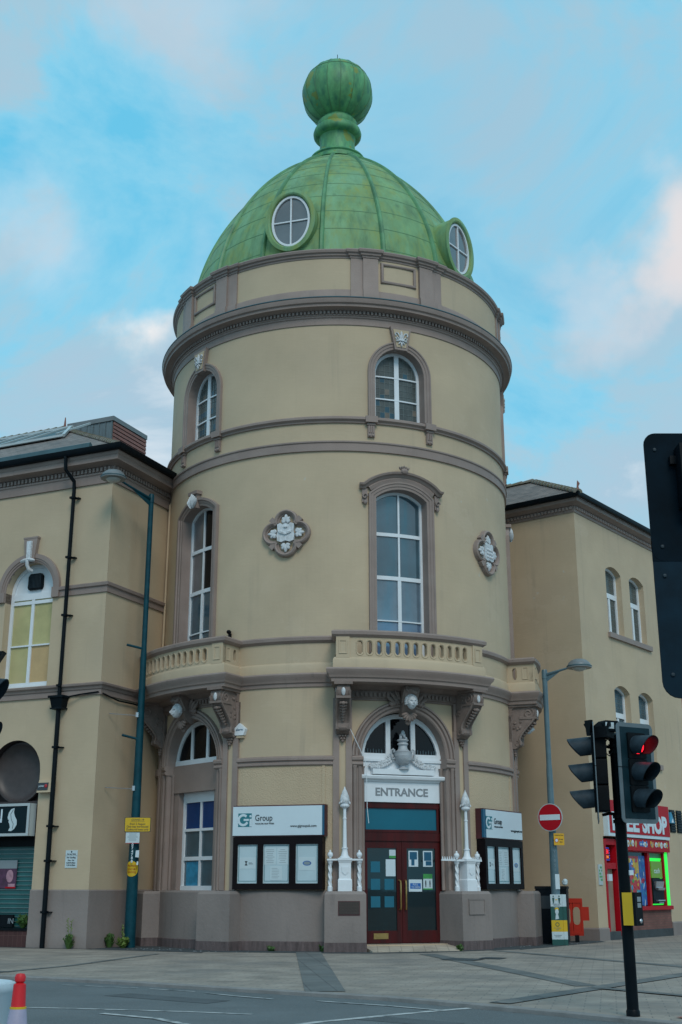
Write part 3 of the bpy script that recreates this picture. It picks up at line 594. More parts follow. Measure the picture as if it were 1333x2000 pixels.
# ground storey dressings per bay
def bracket(b, off):
    S = Rad(b + off, 5.40); mb = MB()
    prof = [(0, 6.62), (0.70, 6.62), (0.78, 6.52), (0.80, 6.40), (0.76, 6.26), (0.66, 6.12), (0.52, 5.97), (0.40, 5.84), (0.31, 5.72), (0.28, 5.62), (0.31, 5.54), (0.30, 5.46), (0.22, 5.41), (0.16, 5.36), (0, 5.34)]
    mb.sideprism(S, prof, -0.165, 0.165)
    sm = [(d * 1.0 - 0.03 if 0 < i < 14 else d, z) for i, (d, z) in enumerate(prof)]
    for sg in (-1, 1):   # raised side scrolls
        pts = []
        for t in range(0, 30): a = t * 0.33; r_ = 0.17 * (1 - t / 34); pts.append(S.P(sg * 0.17, 6.37 + r_ * math.cos(a), 0.57 + r_ * math.sin(a) * 1.0))
        mb.tube(pts, 0.026, 6)
        mb.tube([S.P(sg * 0.165, z, d) for d, z in prof[3:12]], 0.035, 6)
        pts = []
        for t in range(0, 20): a = t * 0.35; r_ = 0.085 * (1 - t / 24); pts.append(S.P(sg * 0.17, 5.50 + r_ * math.cos(a), 0.20 + r_ * math.sin(a)))
        mb.tube(pts, 0.02, 6)
        for k in range(9):
            d = 0.10 + 0.25 * random.random(); z = 5.85 + 0.6 * random.random()
            mb.blob(S, sg * 0.17, z, min(d, 0.28 + (z - 5.7) * 0.25), 0.025, 0.05, 0.045, random.uniform(-40, 40), 6, 4)
    # collar, hanging husks and grapes on the front
    mb.box(S, -0.19, 0.19, 6.20, 6.26, 0.30, 0.80)
    for k in range(7):
        t = k / 6; d = 0.72 - 0.40 * t; z = 6.08 - 0.38 * t
        mb.blob(S, 0.0, z, d, 0.07 * (1 - 0.4 * t), 0.05, 0.05, 0, 8, 5); mb.blob(S, 0.055 * (1 - t) + 0.02, z + 0.01, d - 0.02, 0.035, 0.04, 0.04, 30, 6, 4); mb.blob(S, -0.055 * (1 - t) - 0.02, z + 0.01, d - 0.02, 0.035, 0.04, 0.04, -30, 6, 4)
    mb.blob(S, 0, 5.50, 0.22, 0.17, 0.10, 0.12, 0, 12, 6)
    for z, ks in ((5.38, (-0.10, -0.035, 0.035, 0.10)), (5.31, (-0.07, 0, 0.07)), (5.24, (-0.035, 0.035)), (5.18, (0,))):
        for k in ks: mb.blob(S, k, z, 0.10, 0.042, 0.042, 0.06, 0, 7, 5)
    mb.box(S, -0.24, 0.24, 6.55, 6.62, 0.0, 0.86)
    br = mb.build('bracket', M['carved'], TW)
    mb = MB(); mb.blob(S, 0, 6.37, 0.80, 0.055, 0.11, 0.04, 0, 12, 8); mb.build('cabochon', M['white_relief'], br)
def pilaster(b, off):
    S = Rad(b + off, 5.40); mb = MB()
    for u0, u1 in ((-0.25, -0.085), (0.085, 0.25)): mb.box(S, u0, u1, 1.45, 6.30, -0.1, 0.075)
    mb.box(S, -0.25, 0.25, 5.55, 6.30, -0.1, 0.078)
    p = mb.build('pilaster', M['brown'], TW)
    mb = MB(); mb.box(S, -0.085, 0.085, 1.45, 5.55, -0.1, 0.03); mb.build('pilaster_inset', M['cream'], p)
def pedestal(b, off):
    S = Rad(b + off, 0.0); mb = MB()
    mb.box(S, -0.52, 0.52, 0, 1.36, 5.0, 5.95); mb.taper(S, -0.52, 0.52, 1.36, 1.43, -0.47, 0.47, 5.0, 5.95, 5.90)
    p = mb.build('pedestal', M['brown_plinth'], TW)
    mb = MB(); mb.box(S, -0.528, 0.528, 0, 0.225, 5.0, 5.958); mb.build('pedestal_foot', M['foot'], p)
    return S, p
def head(S, u, z, d, s=1.0):
    """stone face"""
    mb = MB(); rows = []; m, n = 40, 48
    for i in range(m + 1):
        ph = math.pi * i / m; row = []
        for k in range(n):
            a = 2 * math.pi * k / n; x = math.sin(ph) * math.sin(a); y = math.sin(ph) * math.cos(a); zz = math.cos(ph)   # y = forward
            w_ = 0.125 * (1 - 0.22 * max(0, -zz)); fx = x * w_; fz = zz * 0.175; fy = y * 0.15
            if y > 0:
                def gb(cx, cz, sx, sz): return math.exp(-((fx - cx) / sx) ** 2 - ((fz - cz) / sz) ** 2)
                fy += 0.075 * gb(0, -0.02, 0.018, 0.045) + 0.02 * gb(0, 0.03, 0.02, 0.03) - 0.06 * (gb(0.045, 0.02, 0.022, 0.015) + gb(-0.045, 0.02, 0.022, 0.015)) + 0.012 * (gb(0.045, 0.052, 0.03, 0.01) + gb(-0.045, 0.052, 0.03, 0.01))
                fy += 0.03 * gb(0, -0.078, 0.03, 0.010) + 0.028 * gb(0, -0.108, 0.026, 0.010) - 0.04 * gb(0, -0.092, 0.035, 0.006) + 0.022 * gb(0, -0.145, 0.03, 0.02) + 0.008 * (gb(0.06, -0.04, 0.03, 0.03) + gb(-0.06, -0.04, 0.03, 0.03))
            row.append(S.P(u + fx * s, z + fz * s - fy * s * 0.15, d + fy * s))
        rows.append(row)
    mb.grid(rows, True)
    for k in range(15):   # hair locks
        a = rad(-105 + 15 * k); mb.blob(S, u + math.sin(a) * 0.125 * s, z + math.cos(a) * 0.165 * s, d - 0.02, 0.038 * s, 0.045 * s, 0.06 * s, -math.degrees(a), 7, 5)
    return mb
def keyface(b):
    S = Rad(b, 5.40); mb = MB()
    mb.sideprism(S, [(0, 6.62), (0.50, 6.62), (0.52, 6.50), (0.42, 6.35), (0.32, 6.15), (0.22, 5.95), (0.10, 5.85), (0, 5.85)], -0.19, 0.19)
    for sg in (-1, 1):
        for k in range(6):   # feathery wings
            mb.blob(S, sg * (0.24 + 0.05 * k), 6.38 - 0.03 * k + 0.05 * (k % 2), 0.14, 0.045, 0.15, 0.05, sg * (-18 - 6 * k), 7, 5)
        for k in range(4): mb.blob(S, sg * (0.25 + 0.07 * k), 6.22 - 0.02 * k, 0.13, 0.05, 0.08, 0.05, sg * -50, 7, 5)
        mb.tube([S.P(sg * 0.19, 6.55 - 0.05 * k, 0.47 - 0.03 * k) for k in range(8)], 0.04, 6)
    for k in range(7): mb.blob(S, -0.15 + 0.05 * k, 6.48 + 0.03 * math.sin(k), 0.50, 0.04, 0.07, 0.05, 15 * (3 - k), 7, 5)
    for k in range(7): a = rad(-75 + 25 * k); mb.blob(S, 0.13 * math.sin(a), 5.92 - 0.12 * math.cos(a), 0.26, 0.05, 0.11, 0.06, math.degrees(a), 8, 5)
    for k in range(3): mb.blob(S, -0.04 + 0.04 * k, 5.72 - 0.02 * (k % 2), 0.17, 0.045, 0.09, 0.05, 0, 7, 5)
    o = mb.build('keystone', M['carved'], TW)
    head(S, 0, 6.20, 0.42, 1.12).build('face_mask', M['white_relief'], o)
for b in BAYS:
    SC_ = Cyl(b)
    for off in (-18.2, 18.2): bracket(b, off); pilaster(b, off)
    keyface(b)
    mb = MB()
    prof = [(0.0, -0.10), (0.0, 0.02), (0.03, 0.055), (0.07, 0.06), (0.085, 0.03), (0.10, 0.03), (0.12, 0.085), (0.17, 0.10), (0.185, 0.06), (0.20, 0.06), (0.215, 0.11), (0.255, 0.11), (0.275, 0.0)]
    path = [(1.21 * -math.cos(math.pi * i / 28), 4.80 + 1.21 * math.sin(math.pi * i / 28)) for i in range(29)]
    mb.sweep(SC_, path, prof); mb.build('arch_moulding', M['brown'], TW)
    for sg in (-1, 1):
        mb = MB()
        u0, u1 = (1.21, 1.47) if sg > 0 else (-1.47, -1.21)
        mb.run(SC_, u0, u1, [(-0.35, 1.45), (0.01, 1.45), (0.01, 4.56), (-0.35, 4.56)])
        mb.run(SC_, u0 - (0.03 if sg > 0 else 0), u1 + (0 if sg > 0 else 0.03), [(-0.30, 4.55), (0.06, 4.55), (0.10, 4.585), (0.10, 4.63), (0.07, 4.66), (0.12, 4.70), (0.13, 4.76), (0.09, 4.805), (-0.30, 4.81)])
        for c, d in ((1.40, 0.03), (1.27, -0.02)): p = SC_.P(sg * c, 1.45, d); mb.lathe(p, [(0.055, 0), (0.055, 3.05), (0.07, 3.08), (0.07, 3.11)], 12)
        p = SC_.P(sg * 1.17, 1.45, -0.16); mb.lathe(p, [(0.05, 0), (0.05, 3.05), (0.065, 3.08), (0.065, 3.11)], 12)
        mb.build('jamb', M['brown'], TW)
    SW = Rad(b, 5.02)
    if b != 20:
        # fanlight, blank taupe lintel and tall sash below
        sh = semi(1.16, 4.80, 4.83)
        sash(SW, TW, 0, sh, 0.02, [(-0.38, 0.05, 4.85, 9), (0.38, 0.05, 4.85, 9)], [], 0.11, M['glass_dark'], name='fanlight')
        mb = MB(); mb.box(SW, -1.3, 1.3, 4.05, 4.80, -0.2, 0.10); mb.box(SW, -1.3, -0.86, 1.4, 4.05, -0.3, 0.06); mb.box(SW, 0.86, 1.3, 1.4, 4.05, -0.3, 0.06); mb.build('window_surround', M['brown'], TW)
        sh = rect(0.86, 1.45, 4.05)
        sash(SW, TW, 0, sh, -0.10, [(0, 0.035, 1.5, 4)], [(3.88, 0.10, -0.86, 0.86), (3.04, 0.035, -0.86, 0.86), (2.28, 0.05, -0.86, 0.86)], 0.09, M['glass'], gms=[(3.07, 4, -1, 1, M['blind_blue']), (1.4, 2.2, -0.7, -0.15, M['postercyan'])], name='sash_window', label='tall white sash window with blue blinds in its top panes')
# upper windows with hoods
for b in BAYS:
    S = Cyl(b)
    # top storey
    mb = MB(); mb.sweep(S, outline(0, semU, 24), [(0.0, -0.05), (0.0, 0.03), (0.07, 0.035), (0.08, 0.055), (0.15, 0.06), (0.165, 0.085), (0.205, 0.085), (0.215, 0.0)]); su = mb.build('window_surround', M['brown'], TW)
    mb = MB(); mb.taper(S, -0.19, 0.19, 16.50, 17.22, -0.32, 0.32, 0.0, 0.12, 0.13); mb.build('keystone', M['brown'], su)
    kb = MB(); kb.taper(S, -0.145, 0.145, 16.58, 17.13, -0.245, 0.245, 0.10, 0.135, 0.145); kb.build('keystone_panel', M['cream'], su)
    fb = MB(); d = 0.16
    fb.blob(S, 0, 16.93, d, 0.045, 0.16, 0.035)
    for sg in (-1, 1):
        fb.tube([S.P(sg * x, z, d) for x, z in ((0.02, 16.80), (0.05, 16.90), (0.10, 17.0), (0.16, 17.02), (0.19, 16.96), (0.16, 16.92))], 0.022, 6)
        fb.tube([S.P(sg * x, z, d) for x, z in ((0.02, 16.76), (0.07, 16.82), (0.13, 16.88), (0.17, 16.84), (0.14, 16.80))], 0.02, 6)
        fb.blob(S, sg * 0.11, 16.77, d, 0.025, 0.07, 0.03, sg * 70); fb.blob(S, sg * 0.06, 16.70, d, 0.02, 0.06, 0.03, sg * 40)
    fb.blob(S, 0, 16.66, d, 0.03, 0.08, 0.03); fb.blob(S, 0, 16.78, d, 0.09, 0.03, 0.035)
    fb.build('fleur_relief', M['white_relief'], su)
    wf = sash(S, TW, 0, semU, -0.26, [(0, 0.075, 14.3, 99)], [(15.75, 0.02, -0.77, 0.77), (15.05, 0.02, -0.77, 0.77)], 0.085, M['lead1'], name='leaded_window')
    lb = MB(); mats = [M['lead4'], M['lead2'], M['lead3']]
    for sg in (-1, 1):   # lead cames and coloured quarries
        for k in range(1, 4):
            u = sg * (0.075 + 0.155 * k); lb.box(S, u - 0.006, u + 0.006, 14.4, semU['top'](u) - 0.07, -0.315, -0.300)
        for k in range(11):
            z = 14.47 + 0.185 * k
            hw = 0.70 if z < 15.78 else math.sqrt(max(0, 0.70 ** 2 - (z - 15.78) ** 2))
            if hw > 0.12: a, c = sorted((sg * 0.075, sg * hw)); lb.box(S, a, c, z - 0.006, z + 0.006, -0.315, -0.3005)
        for k in range(9 if sg < 0 else 3):
            i, j = random.randint(0, 3), random.randint(0, 7); u0 = sg * (0.08 + 0.155 * i); u1 = u0 + sg * 0.145; z = 14.48 + 0.185 * j
            if z > 15.6 and i > 2: continue
            lb.mi = random.choice((1, 1, 2)); a, c = sorted((u0, u1)); lb.box(S, a, c, z, z + 0.17, -0.318, -0.304); lb.mi = 0
    lb.build('leading', mats, wf, 0)
    # first floor
    zt = segM['top']
    if b == 20:
        mb = MB(); mb.sweep(S, outline(0, segM, 24), [(0.0, -0.05), (0.0, 0.03), (0.07, 0.035), (0.08, 0.055), (0.15, 0.06), (0.16, 0.08), (0.21, 0.08), (0.22, 0.0)])
        arc = [(q * 1.05, 12.17 + 0.40 * (math.sqrt(max(0, 1 - (q / 1.0) ** 2)))) for q in [-1 + i / 12 for i in range(25)]]
        arc = [(q, 12.26 + (zt(q * 0.76) - 11.95) * 1.15) for q in [-1 + i / 12 for i in range(25)]]
        hood = [(-1.24, 12.18), (-1.10, 12.18)] + arc[1:-1] + [(1.10, 12.18), (1.24, 12.18)]
        mb.sweep(S, hood, [(-0.02, 0.0), (-0.02, 0.10), (0.04, 0.14), (0.06, 0.20), (0.11, 0.22), (0.14, 0.16), (0.15, 0.0)])
        inner = [(q * 0.95, z - 0.11) for q, z in arc]; mb.sweep(S, inner, [(-0.05, 0), (-0.05, 0.07), (0.05, 0.10), (0.10, 0.08), (0.10, 0)])
        for sg in (-1, 1):
            mb.box(S, *sorted((sg * 1.02, sg * 1.17)), 11.76, 12.18, 0, 0.06)
            pts = []
            for t in range(16): a = t * 0.45; r_ = 0.085 * (1 - t / 20); pts.append(S.P(sg * (1.10 + 0.0) + r_ * math.cos(a) * 0.9, 11.93 + r_ * math.sin(a), 0.10))
            mb.tube(pts, 0.025, 6); mb.blob(S, sg * 1.09, 11.76, 0.08, 0.05, 0.07, 0.06)
        mb.blob(S, 0, 12.72, 0.20, 0.12, 0.09, 0.08)
        for k in range(5): mb.blob(S, -0.12 + 0.06 * k, 12.80 + 0.02 * (2 - abs(k - 2)), 0.20, 0.03, 0.05, 0.05, 15 * (2 - k))
        mb.build('window_hood', M['brown'], TW)
    else:
        mb = MB(); mb.sweep(S, outline(0, segM, 24), [(0.0, -0.05), (0.0, 0.03), (0.07, 0.035), (0.08, 0.055), (0.15, 0.07), (0.16, 0.11), (0.23, 0.11), (0.24, 0.0)])
        mb.taper(S, -0.13, 0.13, 12.15, 12.58, -0.17, 0.17, 0, 0.14); mb.box(S, -0.22, 0.22, 12.56, 12.66, 0, 0.20)
        su = mb.build('window_surround', M['brown'], TW)
        fb = MB()
        for k in range(7): fb.blob(S, -0.12 + 0.04 * k, 12.27 + 0.05 * (3 - abs(3 - k)), 0.20, 0.03, 0.17, 0.07, 11 * (3 - k))
        fb.build('leaf_relief', M['white_relief'], su)
    gg = [(7.0, 8.5, -1, 1, M['glass_blue' if b == 20 else 'glass']), (8.5, 9.75, -1, 1, M['glass_mid' if b == 20 else 'glass'])] + ([] if b == 20 else [(8.7, 9.3, 0.1, 1, M['blind_blue']), (9.75, 12.4, -1, 0, M['glass_grey']), (9.75, 12.4, 0, 1, M['glass_dark'])])
    sash(S, TW, 0, segM, -0.26, [(0, 0.028, 9.75, 99), (0, 0.055, 7.0, 9.72)], [(10.96, 0.05, -0.77, 0.77), (9.71, 0.055, -0.77, 0.77), (8.50, 0.018, -0.77, 0.77)], 0.075, M['glass'], gms=gg, name='sash_window')
# horizontal bands
mb = MB(); arcs(mb, -180, 180, [(-0.02, 13.27), (0.055, 13.28), (0.055, 13.50), (0.085, 13.53), (0.085, 13.57), (-0.02, 13.60)]); mb.build('band_course', M['brown'], TW)
mb = MB(); arcs(mb, -180, 180, [(-0.02, 14.12), (0.05, 14.13), (0.06, 14.17), (0.10, 14.20), (0.13, 14.22), (0.13, 14.28), (0.10, 14.31), (-0.02, 14.33)])
for b in BAYS:
    for sg in (-1, 1):
        c = sg * 0.90; S = Cyl(b); mb.box(S, c - 0.17, c + 0.17, 14.14, 14.325, 0, 0.165)
mb.build('sill_course', M['brown'], TW)
for b in BAYS:
    for sg in (-1, 1):
        S = Cyl(b); c = sg * 0.90; mb = MB(); mb.box(S, c - 0.10, c + 0.10, 13.72, 14.13, 0, 0.07); mb.box(S, c - 0.12, c + 0.12, 14.07, 14.13, 0, 0.10)
        for k in (-0.055, 0, 0.055): mb.box(S, c + k - 0.014, c + k + 0.014, 13.84, 14.05, 0.06, 0.095)
        for k in (-0.05, 0.05): mb.blob(S, c + k, 13.76, 0.08, 0.04, 0.035, 0.03)
        mb.build('sill_bracket', M['brown'], TW)
# main cornice
mb = MB(); arcs(mb, -180, 180, [(-0.05, 17.19), (0.03, 17.20), (0.03, 17.40), (0.06, 17.42), (0.075, 17.46), (0.10, 17.47), (0.10, 17.50), (0.07, 17.50), (0.07, 17.60), (0.17, 17.62), (0.20, 17.64), (0.33, 17.65), (0.34, 17.72), (0.39, 17.75), (0.41, 17.82), (0.42, 17.88), (0.10, 18.02), (-0.05, 18.02)])
for k in range(300):
    a = k * 1.2 - 180
    if -95 < a < 95: mb.box(S0, a * G - 0.03, a * G + 0.03, 17.505, 17.595, 0.07, 0.145)
mb.build('cornice', M['brown'], TW)
mb = MB(); arcs(mb, -180, 180, [(0.08, 18.015), (0.422, 17.885), (0.435, 17.90), (0.425, 17.925), (0.08, 18.06)]); mb.build('cornice_flashing', M['leadwork'], TW)
# parapet
mb = MB(); arcs(mb, -180, 180, [(-0.45, 17.9), (0.0, 17.9), (0.0, 19.50), (-0.45, 19.50)]); mb.build('parapet', M['cream'], TW)
mb = MB(); arcs(mb, -180, 180, [(-0.02, 18.0), (0.05, 18.0), (0.05, 18.28), (0.0, 18.36), (-0.02, 18.36)])
path = []
def PP(t, r): q_ = rad(t); return (CX + r * math.sin(q_), CY - r * math.cos(q_))
segs = []; last = -180
for b in BAYS:
    for a0, a1, r_ in ((b - 15.6, b - 11.8, 5.445), (b - 11.8, b - 7.0, 5.50), (b + 7.0, b + 11.8, 5.50), (b + 11.8, b + 15.6, 5.445)):
        if a0 > last: segs.append((last, a0, 5.40))
        segs.append((a0, a1, r_)); last = a1
segs.append((last, 180, 5.40))
for a0, a1, r_ in segs:
    k = max(1, int((a1 - a0) / 2))
    for j in range(k + 1):
        p = PP(a0 + (a1 - a0) * j / k, r_)
        if not path or math.hypot(p[0] - path[-1][0], p[1] - path[-1][1]) > 1e-3: path.append(p)
for a0, a1, r_ in segs:
    if r_ > 5.41: mb.run(S0, a0 * G, a1 * G, [(-0.02, 18.0), (r_ - 5.4 + 0.04, 18.0), (r_ - 5.4 + 0.04, 18.30), (r_ - 5.4, 18.36), (r_ - 5.4, 19.42), (-0.02, 19.42)])
mb.build('parapet_pilasters', M['brown'], TW)
mb = MB(); mb.plan(path, [(-0.5, 19.38), (0.02, 19.38), (0.03, 19.43), (0.07, 19.45), (0.08, 19.50), (0.13, 19.53), (0.15, 19.60), (0.12, 19.64), (-0.5, 19.66)]); mb.build('parapet_coping', M['brown'], TW)
for b in BAYS:
    mb = MB(); S = Cyl(b); mb.sweep(S, [(-0.48, 18.72), (0.48, 18.72), (0.48, 19.22), (-0.48, 19.22)], [(0, 0), (0, 0.05), (-0.03, 0.07), (-0.07, 0.06), (-0.09, 0.02), (-0.09, 0)], closed=True); mb.build('parapet_panel', M['brown'], TW)
# quatrefoil medallions
for th in (-14.8, 54.4):
    S = Cyl(th); mb = MB(); zc = 10.90; off, rr = 0.345, 0.30
    for k in range(4):
        a0 = rad(90 * k); pth = []
        for i in range(17):
            a = a0 + rad(100) - rad(200) * i / 16; pth.append((off * math.sin(-0) * 0 + off * math.cos(a0) + rr * math.cos(a), zc + off * math.sin(a0) + rr * math.sin(a)))
        mb.sweep(S, pth, [(-0.10, 0.0), (-0.10, 0.05), (-0.07, 0.06), (-0.05, 0.12), (-0.01, 0.15), (0.03, 0.12), (0.05, 0.0)])
        aa = a0 + math.pi / 4; cu, cz = 0.44 * math.cos(aa), 0.44 * math.sin(aa)
        c_, s_ = math.cos(aa), math.sin(aa)
        pts = [(cu + x * c_ - y * s_, zc + cz + x * s_ + y * c_) for x, y in ((-0.08, -0.055), (0.16, -0.075), (0.16, 0.075), (-0.08, 0.055))]
        mb.prism(S, pts, 0.0, 0.135)
    o = mb.build('medallion', M['brown'], TW)
    fb = MB()
    sh = [(-0.24, 0.25), (-0.15, 0.29), (-0.08, 0.24), (0.0, 0.28), (0.08, 0.24), (0.15, 0.29), (0.24, 0.25), (0.22, 0.05), (0.25, -0.05), (0.23, -0.22), (0.12, -0.26), (0, -0.22), (-0.12, -0.26), (-0.23, -0.22), (-0.25, -0.05), (-0.22, 0.05)]
    fb.prism(S, [(x, zc + z) for x, z in sh], 0.0, 0.13)
    if th < 0:
        for sg in (-1, 1):
            fb.prism(S, [(sg * x, zc + z) for x, z in ((0.0, -0.06), (0.17, 0.0), (0.20, 0.07), (0.03, 0.02))][::sg], 0.12, 0.17); fb.blob(S, sg * 0.10, zc + 0.02, 0.16, 0.09, 0.02, 0.02, sg * 20)
        fb.blob(S, 0, zc + 0.16, 0.14, 0.06, 0.03, 0.03)
    else:
        for k in range(3):
            for j in range(3): fb.blob(S, -0.12 + 0.12 * j, zc + 0.08 - 0.11 * k, 0.14, 0.045, 0.04, 0.035, 0, 6, 4)
    for k in range(4):
        a = 90 * k; ux, uz = -math.sin(rad(a)), math.cos(rad(a)); fb.leaf(S, ux * 0.28, zc + uz * 0.30, 0.08, 0.24, 0.22, a, 0.05)
    fb.build('crest_relief', M['white_relief'], o)
# ------------------------------------------------------------------ dome
def dome_r(z): t = max(0.0, (z - 19.5) / 6.8); return 4.9 * max(0, 1 - t ** 1.8) ** 0.7
prof = [(dome_r(19.4 + 0.0001 if i == 0 else 19.5 + 6.48 * i / 40), (19.45 if i == 0 else 19.5 + 6.48 * i / 40)) for i in range(41)]
mb = MB(); mb.lathe((CX, CY, 0), [(4.9, 19.3)] + [(dome_r(19.5 + 6.48 * i / 40), 19.5 + 6.48 * i / 40) for i in range(41)], 128)
DM = mb.build('dome', M['copper'], TW)
for k in range(16):
    th = -5.5 + 22.5 * k; a = rad(th); n = Vector((math.sin(a), -math.cos(a), 0)); t = Vector((math.cos(a), math.sin(a), 0)); mb = MB(); rows = []
    for i in range(34):
        z = 19.42 + 6.5 * i / 33; r_ = dome_r(max(z, 19.501)); wd = 0.085 * (0.55 + 0.45 * (1 - i / 33))
        z2 = z + 0.02; dr = (dome_r(max(z2, 19.502)) - r_) / 0.02; nn = Vector((n.x, n.y, -dr)).normalized() if i else n
        c = Vector((CX, CY, z)) + n * r_
        rows.append([c + t * wd - nn * 0.02, c + t * wd * 0.9 + nn * 0.045, c + t * wd * 0.45 + nn * 0.085, c - t * wd * 0.45 + nn * 0.085, c - t * wd * 0.9 + nn * 0.045, c - t * wd - nn * 0.02])
    mb.grid(rows); mb.build('rib', M['copper_rib'], DM)
mb = MB()
for k in range(16):
    th0 = -5.5 + 22.5 * k; z = 20.0 + (k * 37 % 5) * 0.06
    j = 0
    while z < 25.7:
        r_ = dome_r(z); dr = (dome_r(z + 0.02) - r_) / 0.02; nn = (1, -dr); l = math.hypot(*nn); nr, nz = nn[0] / l, nn[1] / l; rows = []
        for i in range(9):
            a = rad(th0 + 22.5 * i / 8); dx, dy = math.sin(a), -math.cos(a)
            rows.append([(CX + dx * (r_ + q * nr), CY + dy * (r_ + q * nr), z + zz + q * nz) for q, zz in ((-0.01, -0.012), (0.009, -0.012), (0.004, 0.010), (-0.01, 0.012))])
        mb.grid(rows); z += 0.80 - 0.045 * j; j += 1
mb.build('seam', M['copper_seam'], DM)
mb = MB(); mb.lathe((CX, CY, 0), [(1.25, 25.80), (1.25, 25.92), (1.12, 25.98), (1.0, 26.0), (0.98, 26.15), (1.02, 26.2), (0.98, 26.28), (0.72, 26.32), (0.65, 26.42), (0.62, 27.02), (0.66, 27.16), (0.78, 27.20), (0.85, 27.28), (0.865, 27.38), (0.83, 27.50), (0.74, 27.56), (0.70, 27.62), (0.72, 27.70), (0.72, 27.80), (0.64, 27.86), (0.60, 28.0)], 64); mb.build('finial_neck', M['copper_olive'], TW)
BZ, BR = 29.06, 1.27
mb = MB(); mb.lathe((CX, CY, 0), [(BR * math.sin(math.pi * i / 32) + 1e-4, BZ - BR * math.cos(math.pi * i / 32)) for i in range(33)], 64); BALL = mb.build('ball_finial', M['copper_olive'], TW)
mb = MB()
for k in range(16):
    a = 2 * math.pi * k / 16 + 0.1; mb.tube([(CX + (BR + 0.004) * math.sin(p) * math.cos(a), CY + (BR + 0.004) * math.sin(p) * math.sin(a), BZ - (BR + 0.004) * math.cos(p)) for p in [math.pi * (0.02 + 0.96 * i / 30) for i in range(31)]], 0.012, 5)
for zz in (0.62,): r_ = math.sqrt(BR * BR - zz * zz) + 0.004; mb.tube([(CX + r_ * math.cos(2 * math.pi * i / 48), CY + r_ * math.sin(2 * math.pi * i / 48), BZ + zz) for i in range(49)], 0.012, 5)
mb.build('ball_seam', M['copper_seam'], BALL)
mb = MB(); mb.tube([(CX, CY, 30.3), (CX, CY, 30.83)], 0.012, 6); mb.tube([(CX - 0.11, CY, 30.65), (CX + 0.11, CY, 30.65)], 0.01, 6); mb.tube([(CX, CY - 0.11, 30.6), (CX, CY + 0.11, 30.6)], 0.01, 6); mb.blob(Rad(0), 0, 30.42, 0, 0.03, 0.03, 0.03); mb.build('lightning_rod', M['black_matt'], TW)
# oculus dormers
for th in (-16.6, 52.0):
    S = Rad(th, 0); FR = 4.98; zc, hu, hz = 21.04, 0.68, 0.93
    def ell(ku, kz, n=40, off=0): return [(ku * math.cos(2 * math.pi * i / n), zc + kz * math.sin(2 * math.pi * i / n)) for i in range(n)]
    mb = MB(); rows = []
    for ku, kz, d in ((hu + 0.10, hz + 0.10, 3.2), (hu + 0.10, hz + 0.10, FR - 0.02), (hu + 0.13, hz + 0.13, FR), (hu + 0.13, hz + 0.13, FR + 0.03), (hu + 0.02, hz + 0.02, FR + 0.05), (hu - 0.02, hz - 0.02, FR + 0.03), (hu - 0.06, hz - 0.06, FR - 0.10)):
        rows.append([S.P(u, z, d) for u, z in ell(ku, kz)])
    mb.grid(rows, True); dm = mb.build('dormer', M['copper'], TW)
    mb = MB(); rows = [[S.P(u, z, d) for u, z in ell(hu - k, hz - k)] for k, d in ((0.06, FR - 0.08), (0.06, FR - 0.03), (0.13, FR - 0.03), (0.13, FR - 0.08))]
    mb.grid(rows, True); mb.box(S, -0.022, 0.022, zc - hz + 0.1, zc + hz - 0.1, FR - 0.09, FR - 0.04); mb.box(S, -hu + 0.1, hu - 0.1, zc - 0.03, zc + 0.01, FR - 0.09, FR - 0.042)
    mb.build('oval_frame', M['white'], dm)
    mb = MB(); mb.add([S.P(u, z, FR - 0.085) for u, z in ell(hu - 0.07, hz - 0.07)], [list(range(40))]); mb.build('pane', M['glass_grey'], dm, 0)
# ------------------------------------------------------------------ entrance
SE = Rad(20.0, 5.02)
sh = semi(1.18, 4.76, 4.80)
fan = sash(SE, TW, 0, sh, 0.03, [(-0.36, 0.065, 4.8, 9), (0.36, 0.065, 4.8, 9)], [(4.84, 0.05, -1.1, 1.1)], 0.12, M['glass_dark'], name='fanlight', label='half round white fanlight with black panes above the entrance', thick=0.10)
mb = MB()
for k in range(26):    # small railing behind the fanlight
    u = -1.0 + 2.0 * k / 25
    if abs(abs(u) - 0.36) > 0.08: mb.tube([SE.P(u, 4.88, -0.045), SE.P(u, 5.02 + 0.02 * (k % 2), -0.045)], 0.008, 4)
mb.build('spike_rail', M['greypaint'], fan)
mb = MB(); mb.box(SE, -1.30, 1.30, 3.66, 4.76, -0.3, 0.06)
mb.run(SE, -1.30, 1.24, [(0, 4.18), (0.10, 4.18), (0.12, 4.22), (0.19, 4.25), (0.21, 4.31), (0.19, 4.34), (0, 4.37)]); mb.box(SE, -0.88, 0.88, 4.36, 4.50, 0.05, 0.22)
mb.box(SE, -1.18, 1.18, 4.70, 4.77, 0.0, 0.10)
LN = mb.build('entrance_lintel', M['white'], TW)
text(SE, 'ENTRANCE', 0.0, 3.92, 0.063, 0.34, M['cut'], LN, 'entrance_lettering', width=1.50, height=0.215, bold=0.010)
mb = MB(); mb.lathe(SE.P(-1.02, 4.50, 0.07), [(0.05, 0), (0.05, 0.001)], 4)
mb = MB()   # urn on the lintel
pu = SE.P(0, 4.50, 0.17)
mb.lathe(pu, [(0.17, 0), (0.17, 0.04), (0.10, 0.06), (0.07, 0.11), (0.10, 0.14), (0.17, 0.20), (0.235, 0.32), (0.25, 0.42), (0.26, 0.43), (0.26, 0.55), (0.27, 0.57), (0.20, 0.60), (0.14, 0.66), (0.12, 0.76), (0.14, 0.80), (0.16, 0.81), (0.15, 0.86), (0.11, 0.88), (0.12, 0.90), (0.17, 0.94), (0.17, 0.97), (0.10, 1.0)], 28)
